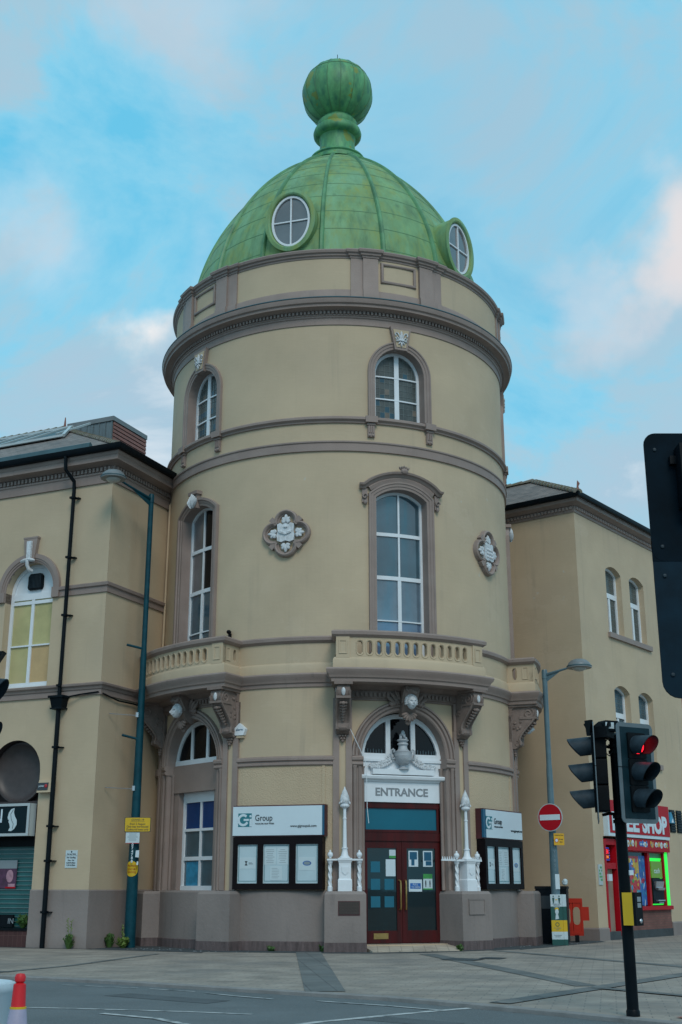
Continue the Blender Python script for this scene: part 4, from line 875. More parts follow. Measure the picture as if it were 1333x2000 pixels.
for k in range(20): a = 2 * math.pi * k / 20; mb.tube([(pu[0] + r_ * math.cos(a + 0.5 * q), pu[1] + r_ * math.sin(a + 0.5 * q), pu[2] + z) for q, (r_, z) in enumerate(((0.12, 0.15), (0.175, 0.2), (0.24, 0.32), (0.252, 0.42)))], 0.012, 5)
for k in range(9): a = k * 2.4; r_ = 0.09 * (1 - k / 10); mb.blob(Flat((pu[0], pu[1]), (1, 0), (0, -1)), r_ * math.cos(a), pu[2] + 1.02 + 0.025 * k, r_ * math.sin(a), 0.045, 0.07, 0.045, 20 * math.cos(a), 7, 5)
for sg in (-1, 1):
    mb.tube([SE.P(sg * x, 4.50 + z, 0.17) for x, z in ((0.25, 0.36), (0.33, 0.34), (0.36, 0.42), (0.36, 0.62), (0.30, 0.66), (0.27, 0.62), (0.28, 0.55))], 0.028, 6)
mb.v = [(pu[0] + (x - pu[0]) * 0.92, pu[1] + (y - pu[1]) * 0.92, pu[2] + (z - pu[2]) * 0.80) for x, y, z in mb.v]; mb.build('urn', M['greyurn'] if 'greyurn' in M else M['lampurn'] if 'lampurn' in M else M['white_relief'], LN)
for sg in (-1, 1):     # garlands
    mb = MB()
    for k in range(12):
        t = k / 11; u = sg * (0.27 + 0.62 * t); z = 4.80 - 0.22 * min(1, t * 1.6) - 0.03 * math.sin(t * 6)
        mb.leaf(SE, u, max(z, 4.54), 0.11 + 0.02 * (k % 2), 0.15 * (1 - 0.45 * t), 0.10, sg * (-40 - 60 * t) + random.uniform(-25, 25), 0.035)
        mb.blob(SE, u, max(z - 0.05, 4.53), 0.12, 0.04, 0.045, 0.04)
    mb.build('garland_relief', M['white_relief'], LN)
# door set
mb = MB(); SD = Rad(20.0, 5.0)
mb.box(SD, -1.30, -1.10, 0.15, 3.70, -0.15, 0.04); mb.box(SD, 1.10, 1.30, 0.15, 3.70, -0.15, 0.04); mb.box(SD, -1.10, 1.10, 3.56, 3.70, -0.15, 0.038); mb.box(SD, -1.10, 1.10, 2.68, 2.90, -0.15, 0.036)
mb.box(SD, -1.10, 1.10, 3.52, 3.56, -0.15, 0.06)
mb.sweep(SD, [(-1.02, 2.96), (1.0, 2.96), (1.0, 3.50), (-1.02, 3.50)], [(0.0, 0.0), (0.0, 0.05), (-0.06, 0.05), (-0.06, 0)], closed=True)
DF = mb.build('door_frame', M['door_wood'], TW)
mb = MB(); mb.box(SD, -1.04, 1.02, 2.94, 3.52, -0.02, 0.015); mb.build('transom_panel', M['tealboard'], DF)
for sg, u0, u1 in ((-1, -1.09, -0.005), (1, 0.005, 1.09)):
    mb = MB(); zb, zt_ = 0.17, 2.68; i0, i1 = (u0 + 0.13, u1 - 0.14) if sg < 0 else (u0 + 0.14, u1 - 0.13)
    mb.box(SD, u0, i0, zb, zt_, -0.05, 0.0); mb.box(SD, i1, u1, zb, zt_, -0.05, 0.0); mb.box(SD, i0, i1, zb, zb + 0.30, -0.05, -0.002); mb.box(SD, i0, i1, zt_ - 0.18, zt_, -0.05, -0.002)
    dl = mb.build('door', M['door_wood'], TW); dl['label'] = 'dark red glazed door leaf with a brass letter box' if sg < 0 else 'dark red glazed door leaf with white notices on its glass'
    mb = MB(); mb.add([SD.P(i0 - 0.01, zb + 0.29, -0.03), SD.P(i1 + 0.01, zb + 0.29, -0.03), SD.P(i1 + 0.01, zt_ - 0.17, -0.03), SD.P(i0 - 0.01, zt_ - 0.17, -0.03)], [[0, 1, 2, 3]]); mb.build('door_glass', M['glass_door'], dl, 0)
    mb = MB(); hu = -sg * -0.075
    mb.tube([SD.P(hu, 0.98, -0.01), SD.P(hu, 0.99, 0.08), SD.P(hu, 1.05, 0.10), SD.P(hu, 1.60, 0.10), SD.P(hu, 1.68, 0.08), SD.P(hu + sg * 0.01, 1.70, 0.02), SD.P(hu + sg * 0.02, 1.70, -0.01)], 0.022, 8); mb.build('handle', M['brass'], dl)
    if sg < 0:
        mb = MB(); mb.box(SD, -0.80, -0.40, 0.27, 0.41, 0, 0.012); mb.box(SD, -0.76, -0.44, 0.305, 0.375, 0.01, 0.018); mb.build('letter_box', M['brass'], dl)
        for u, z, w_, h_, m_ in ((-0.73, 2.03, 0.26, 0.27, 'tealsticker'), (-0.73, 1.60, 0.26, 0.27, 'tealsticker'), (-0.35, 1.60, 0.26, 0.27, 'tealsticker'), (-0.73, 1.17, 0.26, 0.27, 'tealsticker'), (-0.35, 1.17, 0.26, 0.27, 'tealsticker')):
            mb = MB(); mb.box(SD, u - w_ / 2, u + w_ / 2, z - h_ / 2, z + h_ / 2, -0.028, -0.024); mb.build('window_sticker', M[m_], dl)
        mb = MB(); mb.box(SD, -0.44, -0.17, 1.80, 2.22, -0.028, -0.022); po = mb.build('notice', M['signwhite'], dl)
        mb = MB(); [mb.box(SD, -0.40, -0.21 - 0.03 * (k % 2), 2.14 - k * 0.04, 2.145 - k * 0.04, -0.022, -0.0215) for k in range(8)]; 
        mb = MB(); mb.box(SD, -0.34, -0.16, 2.25, 2.46, -0.028, -0.022); mb.build('notice', M['paper2'], dl); mb = MB(); mb.box(SD, -0.34, -0.16, 2.25, 2.31, -0.022, -0.020); mb.build('notice_footer', M['postergreen'], dl)
    else:
        for u, z in ((0.34, 2.24), (0.75, 2.24)):
            mb = MB(); mb.box(SD, u - 0.135, u + 0.135, z - 0.20, z + 0.20, -0.028, -0.022); mb.build('notice', M['signwhite'], dl)
            mb = MB(); mb.box(SD, u - 0.105, u + 0.105, z - (0.02 if u < 0.5 else 0.05), z + 0.17, -0.022, -0.0205); mb.box(SD, u - 0.06, u + (0.03 if u < 0.5 else 0.105), z - 0.17, z - 0.06 if u > 0.5 else z, -0.022, -0.0203); mb.build('notice_print', M['posternavy'] if 'posternavy' in M else M['signblue'], dl)
        mb = MB(); mb.box(SD, 0.20, 0.57, 1.42, 1.72, -0.028, -0.018); mb.build('notice', M['signwhite'], dl)
        mb = MB(); mb.box(SD, 0.235, 0.535, 1.49, 1.63, -0.018, -0.0165); mb.build('notice_print', M['posterblue'], dl)
        text(SD, 'PULL', 0.385, 1.595, -0.0155, 0.07, M['signwhite'], dl, 'lettering'); text(SD, 'TO OPEN', 0.385, 1.53, -0.0155, 0.055, M['signwhite'], dl, 'lettering')
        mb = MB(); mb.box(SD, 0.61, 0.87, 1.47, 1.86, -0.028, -0.022); mb.build('notice', M['paper2'], dl)
        mb = MB(); mb.box(SD, 0.61, 0.87, 1.74, 1.86, -0.022, -0.0205); mb.box(SD, 0.61, 0.87, 1.47, 1.50, -0.022, -0.0205); mb.build('notice_header', M['postergreen'], dl)
        mb = MB(); [(mb.blob(SD, u, 1.68, -0.02, 0.018, 0.018, 0.003), mb.box(SD, u - 0.018, u + 0.018, 1.59, 1.66, -0.022, -0.0200), mb.box(SD, u - 0.012, u + 0.012, 1.53, 1.59, -0.022, -0.0201)) for u in (0.68, 0.80)]; mb.build('notice_figures', M['ink'], dl)
# sloping tiled threshold
mb = MB(); a_ = [SE.P(-1.2, 0.0, 1.0), SE.P(1.2, 0.0, 1.0)]
mb.add([SE.P(-1.22, 0.155, -0.2), SE.P(1.22, 0.155, -0.2), SE.P(1.22, 0.155, 0.12), SE.P(1.22, 0.03, 0.97), SE.P(-1.22, 0.03, 0.97), SE.P(-1.22, 0.155, 0.12), SE.P(1.22, 0, 0.97), SE.P(-1.22, 0, 0.97), SE.P(1.22, 0, -0.2), SE.P(-1.22, 0, -0.2)],
       [[0, 1, 2, 5], [5, 2, 3, 4], [4, 3, 6, 7], [1, 8, 6, 3, 2], [0, 5, 4, 7, 9]]); mb.build('door_step', M['stone_ramp'], TW, 0)
# pedestals
for b in BAYS:
    for off in (-17.7, 17.7):
        Sp, p = pedestal(b, off)
        if b == 20:
            if off < 0:
                mb = MB(); mb.box(Sp, -0.18, 0.36, 0.86, 1.20, 5.94, 5.965); q_ = mb.build('plaque_rim', M['maroonedge'], p)
                mb = MB(); mb.box(Sp, -0.165, 0.345, 0.885, 1.185, 5.96, 5.972); mb.build('plaque', M['plaque'], p)
            else:
                mb = MB(); mb.box(Sp, -0.30, 0.26, 0.86, 1.24, 5.94, 5.965); mb.sweep(Sp, [(-0.30, 0.86), (0.26, 0.86), (0.26, 1.24), (-0.30, 1.24)], [(0, 5.95), (0, 5.98), (0.02, 5.98), (0.02, 5.95)], closed=True); mb.build('blank_plaque', M['brown_plinth'], p)
# small black cctv camera on the wall above the left rail
mb = MB(); S = Cyl(-32.6); mb.blob(S, 0, 8.25, 0.10, 0.06, 0.06, 0.08); mb.box(S, -0.02, 0.02, 8.02, 8.22, 0, 0.10); mb.build('cctv_camera', M['black_matt'], TW)

# ------------------------------------------------------------------ things on the tower walls
def torch(b, off, label):
    S = Rad(b + off, 5.62); T = thing('torch_standard', label, 'torch lamp', 'white torch standards beside the entrance'); z0 = 1.432
    mb = MB(); mb.box(S, -0.175, 0.175, z0, z0 + 0.32, -0.175, 0.175); mb.taper(S, -0.175, 0.175, z0 + 0.32, z0 + 0.36, -0.15, 0.15, -0.15, 0.175, 0.15); mb.box(S, -0.15, 0.15, z0 + 0.36, z0 + 0.80, -0.15, 0.15); mb.taper(S, -0.15, 0.15, z0 + 0.80, z0 + 0.88, -0.18, 0.18, -0.18, 0.15, 0.18)
    mb.prism(S, [(-0.08, z0 + 0.70), (0.08, z0 + 0.70), (0.08, z0 + 0.55), (0, z0 + 0.46), (-0.08, z0 + 0.55)], 0.14, 0.17); mb.build('base', M['white'], T)
    mb = MB(); mb.box(S, -0.45, 0.45, z0 + 0.88, z0 + 0.925, -0.09, 0.09); mb.box(S, -0.18, 0.18, z0 + 0.885, z0 + 0.945, -0.18, 0.18)
    if off > 0:
        for k in range(6): mb.taper(S, -0.86 + 0.08 * k - 0.02, -0.86 + 0.08 * k + 0.02, z0 + 0.92, z0 + 1.03, -0.86 + 0.08 * k - 0.003, -0.86 + 0.08 * k + 0.003, -0.012, 0.012, 0.002)
        mb.box(S, -0.90, -0.40, z0 + 0.89, z0 + 0.93, -0.02, 0.02)
        for k in range(5): mb.taper(S, 0.22 + 0.07 * k - 0.02, 0.22 + 0.07 * k + 0.02, z0 + 0.93, z0 + 1.03, 0.22 + 0.07 * k - 0.003, 0.22 + 0.07 * k + 0.003, -0.012, 0.012, 0.002)
    mb.build('shelf', M['white'], T)
    for sg in (-1, 1):
        c = S.P(sg * 0.37, z0, 0.0); mb = MB(); mb.lathe(c, [(0.065, 0), (0.065, 0.12), (0.05, 0.14), (0.045, 0.17)], 16)
        rows = []
        for i in range(25):
            z = 0.16 + 0.62 * i / 24; rows.append([(c[0] + (0.042 + 0.012 * math.cos(3 * (2 * math.pi * k / 18) + i * 0.75)) * math.cos(2 * math.pi * k / 18), c[1] + (0.042 + 0.012 * math.cos(3 * (2 * math.pi * k / 18) + i * 0.75)) * math.sin(2 * math.pi * k / 18), c[2] + z) for k in range(18)])
        mb.grid(rows, True); mb.lathe(c, [(0.045, 0.78), (0.06, 0.80), (0.075, 0.88)], 16); mb.lathe(c, [(0.03, 0.94), (0.035, 0.97), (0.06, 1.0), (0.075, 1.06), (0.06, 1.12), (0.025, 1.15), (0.03, 1.17), (0.015, 1.21), (0.001, 1.22)], 14)
        mb.build('twisted_column', M['white'], T)
    c = S.P(0, z0, 0); mb = MB()
    mb.lathe(c, [(0.15, 0.94), (0.13, 0.98), (0.09, 1.04), (0.07, 1.18), (0.065, 1.25), (0.085, 1.26), (0.085, 1.28), (0.055, 1.30), (0.052, 1.38), (0.042, 2.05), (0.052, 2.06), (0.052, 2.09), (0.040, 2.10), (0.038, 2.34), (0.08, 2.36), (0.115, 2.39), (0.12, 2.43), (0.09, 2.45)], 24); mb.build('column', M['white'], T)
    mb = MB(); SS = Flat((c[0], c[1]), (1, 0), (0, -1))
    mb.lathe(c, [(0.08, 2.45), (0.11, 2.50), (0.125, 2.58), (0.105, 2.70), (0.06, 2.84), (0.022, 2.94), (0.001, 3.0)], 16)
    for k in range(48):
        t = (k % 17) / 17; a = k * 2.399; r_ = 0.12 * (1 - t) + 0.006; mb.blob(SS, r_ * math.cos(a), z0 + 2.49 + 0.42 * t, r_ * math.sin(a), 0.026, 0.05, 0.026, 30 * math.cos(a + 1), 6, 4)
    mb.build('flame', M['white_relief'], T)
    nodes = [(-1, -0.84), (0, 0), (0.88, 0.74), (0.945, 0.80), (1.3, 1.06), (2.34, 2.02), (2.45, 2.13), (3.1, 2.66)]     # proportions measured in the photo
    for ch in T.children:
        for v in ch.data.vertices:
            q = v.co.z - z0
            for (a0, b0), (a1, b1) in zip(nodes, nodes[1:]):
                if a0 <= q <= a1: v.co.z = z0 + b0 + (b1 - b0) * (q - a0) / (a1 - a0); break
    return T
torch(20, -17.7, 'white cast iron torch standard with twisted columns left of the dark red entrance doors')
torch(20, 17.7, 'white torch standard with a spiked rail right of the dark red entrance doors')
# company signs and notice boards
def company(b, left):
    S = Rad(b, 5.40); h = 1.22 if left else 1.16; S.p = (S.p[0] + S.d[0] * (0.06 if left else -0.04), S.p[1] + S.d[1] * (0.06 if left else -0.04))
    T = thing('company_sign', 'long white company sign with teal logo and web address, left of the entrance' if left else 'white company sign with a blue left edge on the wall right of the entrance', 'sign', 'white company signs on the tower wall')
    mb = MB(); mb.box(S, -h, h + 0.06, 2.77, 3.56, -0.10, 0.13); mb.build('backing', M['maroonedge'], T)
    mb = MB(); mb.box(S, -h if left else -h + 0.10, h - 0.01, 2.80, 3.53, 0.09, 0.165); mb.build('face', M['signwhite'], T)
    mb = MB()
    if left: mb.box(S, h - 0.008, h + 0.045, 2.80, 3.53, 0.10, 0.158)
    else: mb.box(S, -h - 0.045, -h + 0.098, 2.80, 3.53, 0.10, 0.158)
    mb.build('blue_edge', M['signblue'], T)
    o = -0.90; d = 0.169
    # logo: teal block with white G and i
    mb = MB(); mb.box(S, o - 0.17, o + 0.20, 3.02, 3.36, 0.16, d); lg = mb.build('logo_block', M['signteal'], T)
    pth = [(o - 0.03 + 0.125 * math.cos(a), 3.19 + 0.125 * math.sin(a)) for a in [rad(45 + 290 * i / 20) for i in range(21)]]
    mb = MB(); mb.sweep(S, pth, [(-0.03, d), (-0.03, d + 0.004), (0.03, d + 0.004), (0.03, d)]); mb.box(S, o - 0.02, o + 0.125, 3.17, 3.22, d, d + 0.005); mb.box(S, o + 0.145, o + 0.205, 3.03, 3.22, d, d + 0.0045); mb.blob(S, o + 0.165, 3.285, d, 0.03, 0.03, 0.004, 0, 12, 6); mb.build('logo_letters', M['signwhite'], lg)
    text(S, 'Group', o + 0.30, 3.22, d + 0.003, 0.22, M['ink'], T, 'lettering', align='LEFT', width=0.47)
    text(S, 'YOUR JOB, OUR WORK', o + 0.30, 3.09, d + 0.003, 0.05, M['ink'], T, 'lettering', align='LEFT', width=0.52)
    text(S, 'www.gigroupuk.com', 0.36 if left else 0.42, 3.02, d + 0.003, 0.09, M['ink'], T, 'lettering', align='LEFT', width=0.70)
    B = thing('notice_board', 'black framed three panel notice board on the wall left of the entrance' if left else 'black framed three panel notice board on the wall right of the entrance', 'notice board', 'glazed notice boards under the company signs')
    mb = MB(); mb.box(S, -h + 0.02, h + 0.0, 1.47, 2.76, -0.10, 0.10)
    for z0, z1 in ((1.47, 1.62), (2.58, 2.76)): mb.box(S, -h + 0.02, h, z0, z1, 0.10, 0.16)
    cols = [(-h + 0.02, -h + 0.14), (-0.53, -0.38), (0.33, 0.50), (h - 0.12, h)]
    for u0, u1 in cols: mb.box(S, u0, u1, 1.62, 2.58, 0.10, 0.158)
    mb.build('frame', M['boardframe'], B)
    for k, (u0, u1) in enumerate(((-h + 0.14, -0.53), (-0.38, 0.33), (0.50, h - 0.12))):
        mb = MB(); mb.box(S, u0, u1, 1.62, 2.58, 0.095, 0.112); pn = mb.build('panel', M['paper'], B)
        mb = MB(); mb.sweep(S, [(u0 + 0.03, 1.67), (u1 - 0.03, 1.67), (u1 - 0.03, 2.55), (u0 + 0.03, 2.55)], [(0, 0.112), (0, 0.115), (0.012, 0.115), (0.012, 0.112)], closed=True); mb.build('panel_border', M['signteal'], pn)
        c = (u0 + u1) / 2
        if k == 0:
            mb = MB(); mb.box(S, c - 0.22, c + 0.22, 1.98, 2.26, 0.112, 0.116); sh_ = mb.build('paper_sheet', M['paper2'], pn)
            mb = MB(); mb.prism(S, [(c - 0.08, 2.06), (c + 0.0, 2.06), (c - 0.03, 2.115), (c + 0.0, 2.17), (c - 0.08, 2.17), (c - 0.05, 2.115)], 0.116, 0.1175); mb.build('hourglass_mark', M['ink'], pn)
            mb = MB(); mb.box(S, c + 0.03, c + 0.15, 2.09, 2.11, 0.116, 0.1175); mb.box(S, c + 0.03, c + 0.12, 2.12, 2.135, 0.116, 0.1175); mb.build('print_lines', M['greyink'], pn)
        elif k == 1:
            mb = MB(); mb.box(S, c - 0.32, c - 0.01, 2.08, 2.50, 0.112, 0.116); mb.box(S, c + 0.02, c + 0.32, 2.08, 2.50, 0.112, 0.116); mb.box(S, c - 0.16, c + 0.16, 1.70, 2.04, 0.112, 0.116); mb.build('paper_sheet', M['paper2'], pn)
            mb = MB()
            for x0, zz, n_ in ((c - 0.29, 2.44, 8), (c + 0.05, 2.44, 8)):
                for j in range(n_): ww = 0.24 * random.uniform(0.5, 1); mb.box(S, x0 + 0.12 - ww / 2, x0 + 0.12 + ww / 2, zz - j * 0.045, zz - j * 0.045 + 0.010, 0.116, 0.1172)
            for j in range(7): mb.box(S, c - 0.12, c - 0.12 + 0.22 * random.uniform(0.4, 1), 1.98 - j * 0.038, 1.988 - j * 0.038, 0.116, 0.1172)
            mb.build('print_lines', M['greyink'], pn)
        else:
            mb = MB(); mb.box(S, c - 0.22, c + 0.22, 1.94, 2.26, 0.112, 0.116); mb.build('paper_sheet', M['paper2'], pn)
            mb = MB(); mb.prism(S, [(c + 0.115 * math.cos(t), 2.11 + 0.06 * math.sin(t)) for t in [2 * math.pi * i / 24 for i in range(24)]], 0.116, 0.1175); mb.build('oval_mark', M['posterblue'], pn)
            mb = MB(); mb.prism(S, [(c + 0.09 * math.cos(t), 2.11 + 0.042 * math.sin(t)) for t in [2 * math.pi * i / 24 for i in range(24)]], 0.117, 0.119); mb.build('oval_centre', M['greyink'], pn)
company(-16.4, True); company(56.4, False)
# alarm box
T = thing('alarm_box', 'small white pentagonal alarm box on the cream tower wall', 'alarm'); S = Rad(-28.0, 5.40)
mb = MB(); mb.prism(S, [(-0.13, 5.40), (0.13, 5.40), (0.19, 5.56), (0.0, 5.72), (-0.19, 5.56)], 0, 0.12); mb.build('case', M['white'], T)
mb = MB(); mb.box(S, -0.10, 0.11, 5.33, 5.40, 0, 0.10); mb.build('lower_lip', M['cream'], T); text(S, 'alarm', 0.01, 5.55, 0.123, 0.09, M['signblue'], T, 'lettering', width=0.22)
# loose cable hanging over the entrance
mb = MB(); S = Cyl(0, R); pts = [(0.5, 3.05 + 2.2 - 0.0, 0.30)]
cpts = [S.P(-0.02, 6.6, 0.25), S.P(0.05, 5.95, 0.22), S.P(0.35, 5.5, 0.2), S.P(0.62, 4.95, 0.14), S.P(0.78, 4.6, 0.05), S.P(0.80, 4.1, 0.02), S.P(0.80, 3.5, 0.05), S.P(0.84, 3.1, 0.05)]
mb.tube(cpts, 0.009, 5); tag(mb.build('hanging_cable', M['white'], None), 'thin loose white cable hanging across the arch to the entrance doors', 'cable')

# ================================================================== LEFT BUILDING
def bv(b): return (math.sin(rad(b)), math.cos(rad(b)))
LC = (-6.62, 33.1); F1 = bv(-66); IN = bv(24)
SL = Flat(LC, (-F1[0], -F1[1]), (-IN[0], -IN[1])); SS = Flat(LC, IN, (IN[1], -IN[0]))
def padd(p, *vs): x, y = p; return (x + sum(a * v[0] for a, v in vs), y + sum(a * v[1] for a, v in vs))
LB = thing('side_building', 'cream two storey building with slate roof and arched window left of the tower', 'building')
LEN = 13.0
wsh = semi(0.85, 6.93, 9.79); ash = semi(0.87, 0.0, 4.60)
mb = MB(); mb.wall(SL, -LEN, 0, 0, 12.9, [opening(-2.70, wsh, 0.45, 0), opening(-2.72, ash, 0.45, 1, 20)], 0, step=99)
mb.box(SS, 0, 4.2, 0, 12.9, -0.01, 0.0)
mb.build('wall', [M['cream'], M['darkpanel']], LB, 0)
cpath = [padd(LC, (LEN, F1)), LC, padd(LC, (3.9, IN))]
def skirt(name, prof, m, gap=None):
    mb = MB(); mb.plan(cpath, prof); return mb.build(name, m, LB)
# plinth in two runs either side of the shop arch
mb = MB()
mb.plan([padd(LC, (1.87, F1)), LC, padd(LC, (3.9, IN))], [(-0.02, 0), (0.045, 0), (0.045, 0.30), (0.03, 0.33), (0.03, 1.44), (0.0, 1.47), (-0.02, 1.47)])
mb.plan([padd(LC, (LEN, F1)), padd(LC, (3.57, F1))], [(-0.02, 0), (0.045, 0), (0.045, 0.30), (0.03, 0.33), (0.03, 1.44), (0.0, 1.47), (-0.02, 1.47)])
mb.build('plinth', M['brown_plinth'], LB)
skirt('ledge_course', [(-0.02, 6.60), (0.05, 6.60), (0.05, 6.74), (0.08, 6.76), (0.10, 6.82), (0.16, 6.86), (0.17, 6.91), (0.10, 6.94), (-0.02, 6.96)], M['brown'])
mb = MB()
mb.plan([padd(LC, (1.60, F1)), LC, padd(LC, (3.9, IN))], [(-0.02, 9.50), (0.04, 9.50), (0.04, 9.66), (0.09, 9.69), (0.10, 9.77), (0.05, 9.80), (-0.02, 9.80)])
mb.plan([padd(LC, (LEN, F1)), padd(LC, (3.80, F1))], [(-0.02, 9.50), (0.04, 9.50), (0.04, 9.66), (0.09, 9.69), (0.10, 9.77), (0.05, 9.80), (-0.02, 9.80)])
for u0, u1 in ((-1.85, -1.60), (-3.80, -3.55)): mb.box(SL, u0, u1, 9.50, 9.80, -0.44 if u0 < -3 else 0.0, 0.095)
mb.build('string_course', M['brown'], LB)
mb = MB(); mb.plan(cpath, [(-0.02, 12.76), (0.05, 12.77), (0.05, 13.02), (0.08, 13.05), (0.08, 13.10), (0.05, 13.10), (0.05, 13.26), (0.14, 13.28), (0.18, 13.31), (0.36, 13.33), (0.37, 13.46), (0.41, 13.50), (0.43, 13.58), (0.30, 13.62), (-0.02, 13.62)])
x = 0.05
while x < LEN: mb.box(SL, -x - 0.075, -x, 13.12, 13.24, 0.04, 0.12); x += 0.135
x = 0.03
while x < 3.8: mb.box(SS, x, x + 0.075, 13.12, 13.24, 0.04, 0.12); x += 0.135
mb.build('cornice', M['brown'], LB)
mb = MB(); mb.plan(cpath, [(0.40, 13.60), (0.46, 13.56), (0.54, 13.58), (0.58, 13.64), (0.59, 13.74), (0.57, 13.745), (0.55, 13.66), (0.44, 13.66), (0.40, 13.72)]); mb.build('gutter', M['black'], LB)
# roof
OC = padd(LC, (-0.5, F1), (-0.5, IN)); PT = 0.567; HP = 8.85
ridge = [*padd(OC, (HP, F1), (HP, IN)), 13.68 + PT * HP]
mb = MB()
a = (*padd(OC, (16, F1)), 13.68); b_ = (*OC, 13.68); c = tuple(ridge); d = (*padd(OC, (16, F1), (HP, IN)), 13.68 + PT * HP)
e_ = (*padd(OC, (16, IN)), 13.68); f = (*padd(OC, (HP, F1), (20, IN)), 13.68 + PT * HP)
mb.add([a, b_, c, d], [[0, 1, 2, 3]]); mb.add([b_, e_, f, c], [[0, 1, 2, 3]])
RF = mb.build('roof', M['slate'], LB, 0, True)
def hip_tiles(p, q, name, parent, r=0.13, n=30):
    mb = MB(); p, q = Vector(p), Vector(q); dv = (q - p) / n; t = dv.normalized(); s = t.cross(Vector((0, 0, 1))).normalized(); up = s.cross(t)
    for i in range(n):
        rows = []
        for k, rr in ((0.0, r * 1.25), (0.82, r), (1.1, r * 0.9)):
            c = p + dv * (i + k); rows.append([c + s * (rr * 1.25 * math.cos(a)) + up * (rr * math.sin(a) + 0.0) for a in [rad(-8 + 196 * j / 8) for j in range(9)]])
        mb.grid(rows); mb.add(rows[0], [list(range(9))])
    return mb.build(name, M['ridge'], parent)
hip_tiles(Vector(b_).lerp(Vector(c), 0.02), c, 'hip_tiles', RF, 0.085, 34); hip_tiles(c, d, 'ridge_tiles', RF, 0.12, 20)
mb = MB(); cc = Vector(c); mb.tube([cc, cc + Vector((0, 0, 0.5))], [0.07, 0.02], 6); mb.build('finial', M['louvre'], RF)
# lead board along the eaves and the glazed skylight on the slope
def roofp(s, i, lift): q = padd(OC, (s, F1), (i, IN)); return (q[0], q[1], 13.68 + PT * i + lift)
mb = MB(); mb.add([roofp(1.2, 0.16, -0.02), roofp(15, 0.16, -0.02), roofp(15, 0.20, 0.20), roofp(1.2, 0.20, 0.20), roofp(1.2, 0.36, 0.05), roofp(15, 0.36, 0.05), roofp(15, 0.26, 0.20), roofp(1.2, 0.26, 0.20)], [[0, 1, 2, 3], [7, 6, 5, 4], [3, 2, 6, 7], [0, 3, 7, 4], [1, 5, 6, 2]]); mb.build('eaves_board', M['leadwork'], RF, 0)
mb = MB(); s0, i0, i1 = 7.6, 5.0, 8.0
mb.add([roofp(s0 - 1.6, i0, 0.10), roofp(16, i0, 0.10), roofp(16, i1, 0.10), roofp(s0 + 0.3, i1, 0.10)], [[0, 1, 2, 3]]); SK = mb.build('skylight', M['leadwork'], RF, 0)
mb = MB()
for k in range(9):
    s = s0 - 0.6 + k * 1.05; a, b2 = Vector(roofp(s, i0 if k else i0 + 1.0, 0.13)), Vector(roofp(s + 0.02, i1, 0.13)); mb.tube([a, b2], 0.05, 4)
mb.tube([roofp(s0 - 1.7, i0, 0.13), roofp(s0 + 0.3, i1, 0.13)], 0.07, 4); mb.tube([roofp(s0 + 0.2, i1, 0.13), roofp(16, i1, 0.13)], 0.06, 4); mb.tube([roofp(s0 - 1.7, i0, 0.12), roofp(16, i0, 0.12)], 0.06, 4)
mb.build('glazing_bar', M['silver'], SK)
# plant room box on the roof
C2 = (-8.74, 43.0); SB1 = Flat(C2, (-F1[0], -F1[1]), (-IN[0], -IN[1])); SB2 = Flat(C2, IN, (IN[1], -IN[0]))
mb = MB(); mb.box(SB1, -2.1, 0, 16.2, 18.70, -2.3, 0)
rb = mb.build('rooftop_plant_room', M['cladding'], LB)
mb = MB(); mb.plan([padd(C2, (2.1, F1)), C2, padd(C2, (2.3, IN))], [(-0.1, 18.62), (0.06, 18.62), (0.06, 18.80), (-0.1, 18.80)]); mb.build('roof_edge_trim', M['lampgrey'], rb)
mb = MB()
for k in range(15): z = 16.3 + 0.155 * k; mb.sideprism(SB2, [(0.0, z), (0.045, z), (0.03, z + 0.12), (0.0, z + 0.13)], 0.02, 2.28)
mb.build('louvre_panel', M['louvre'], rb)
mb = MB(); mb.box(SB1, -2.1, 0, 16.2, 18.6, -0.02, 0.01)
for k in range(8): mb.box(SB1, -2.08 + 0.29 * k, -2.05 + 0.29 * k, 16.2, 18.63, 0.01, 0.035)
mb.build('standing_seam_cladding', M['cladding'], rb)
# arched window
mb = MB(); mb.sweep(SL, [(-2.70 - 0.85 * math.cos(math.pi * i / 28), 9.79 + 0.85 * math.sin(math.pi * i / 28)) for i in range(29)], [(0, -0.05), (0, 0.03), (0.05, 0.035), (0.06, 0.06), (0.11, 0.06), (0.12, 0.085), (0.25, 0.085), (0.26, 0)])
mb.taper(SL, -2.70 - 0.15, -2.70 + 0.15, 10.60, 11.38, -2.70 - 0.25, -2.70 + 0.25, 0, 0.12, 0.13); mb.box(SL, -2.96, -2.44, 11.34, 11.39, 0, 0.14)
su = mb.build('window_arch', M['brown'], LB)
mb = MB(); mb.taper(SL, -2.76, -2.63, 10.68, 11.25, -2.79, -2.62, 0.10, 0.20, 0.19)
for sg in (-1, 1): mb.blob(SL, -2.70 + sg * 0.12, 10.66, 0.20, 0.15, 0.055, 0.07, sg * -12, 10, 6)
mb.tube([SL.P(-2.70, 10.66, 0.22), SL.P(-2.70, 10.50, 0.20), SL.P(-2.68, 10.40, 0.14), SL.P(-2.62, 10.36, 0.05)], 0.055, 8); mb.build('ribbon_relief', M['white_relief'], su)
wf = sash(SL, LB, -2.70, wsh, -0.26, [(-0.05, 0.05, 6.93, 9.60)], [(9.68, 0.09, -0.85, 0.85), (9.50, 0.05, -0.85, 0.85), (8.22, 0.022, -0.85, 0.85), (7.04, 0.10, -0.85, 0.85)], 0.10, M['board_yellow'], gms=[(6.9, 8.22, -0.05, 1, M['board_orange']), (9.7, 12, -1, 1, M['white'])], name='arched_window', label='white arched window with yellowed boards and a vent in its head')
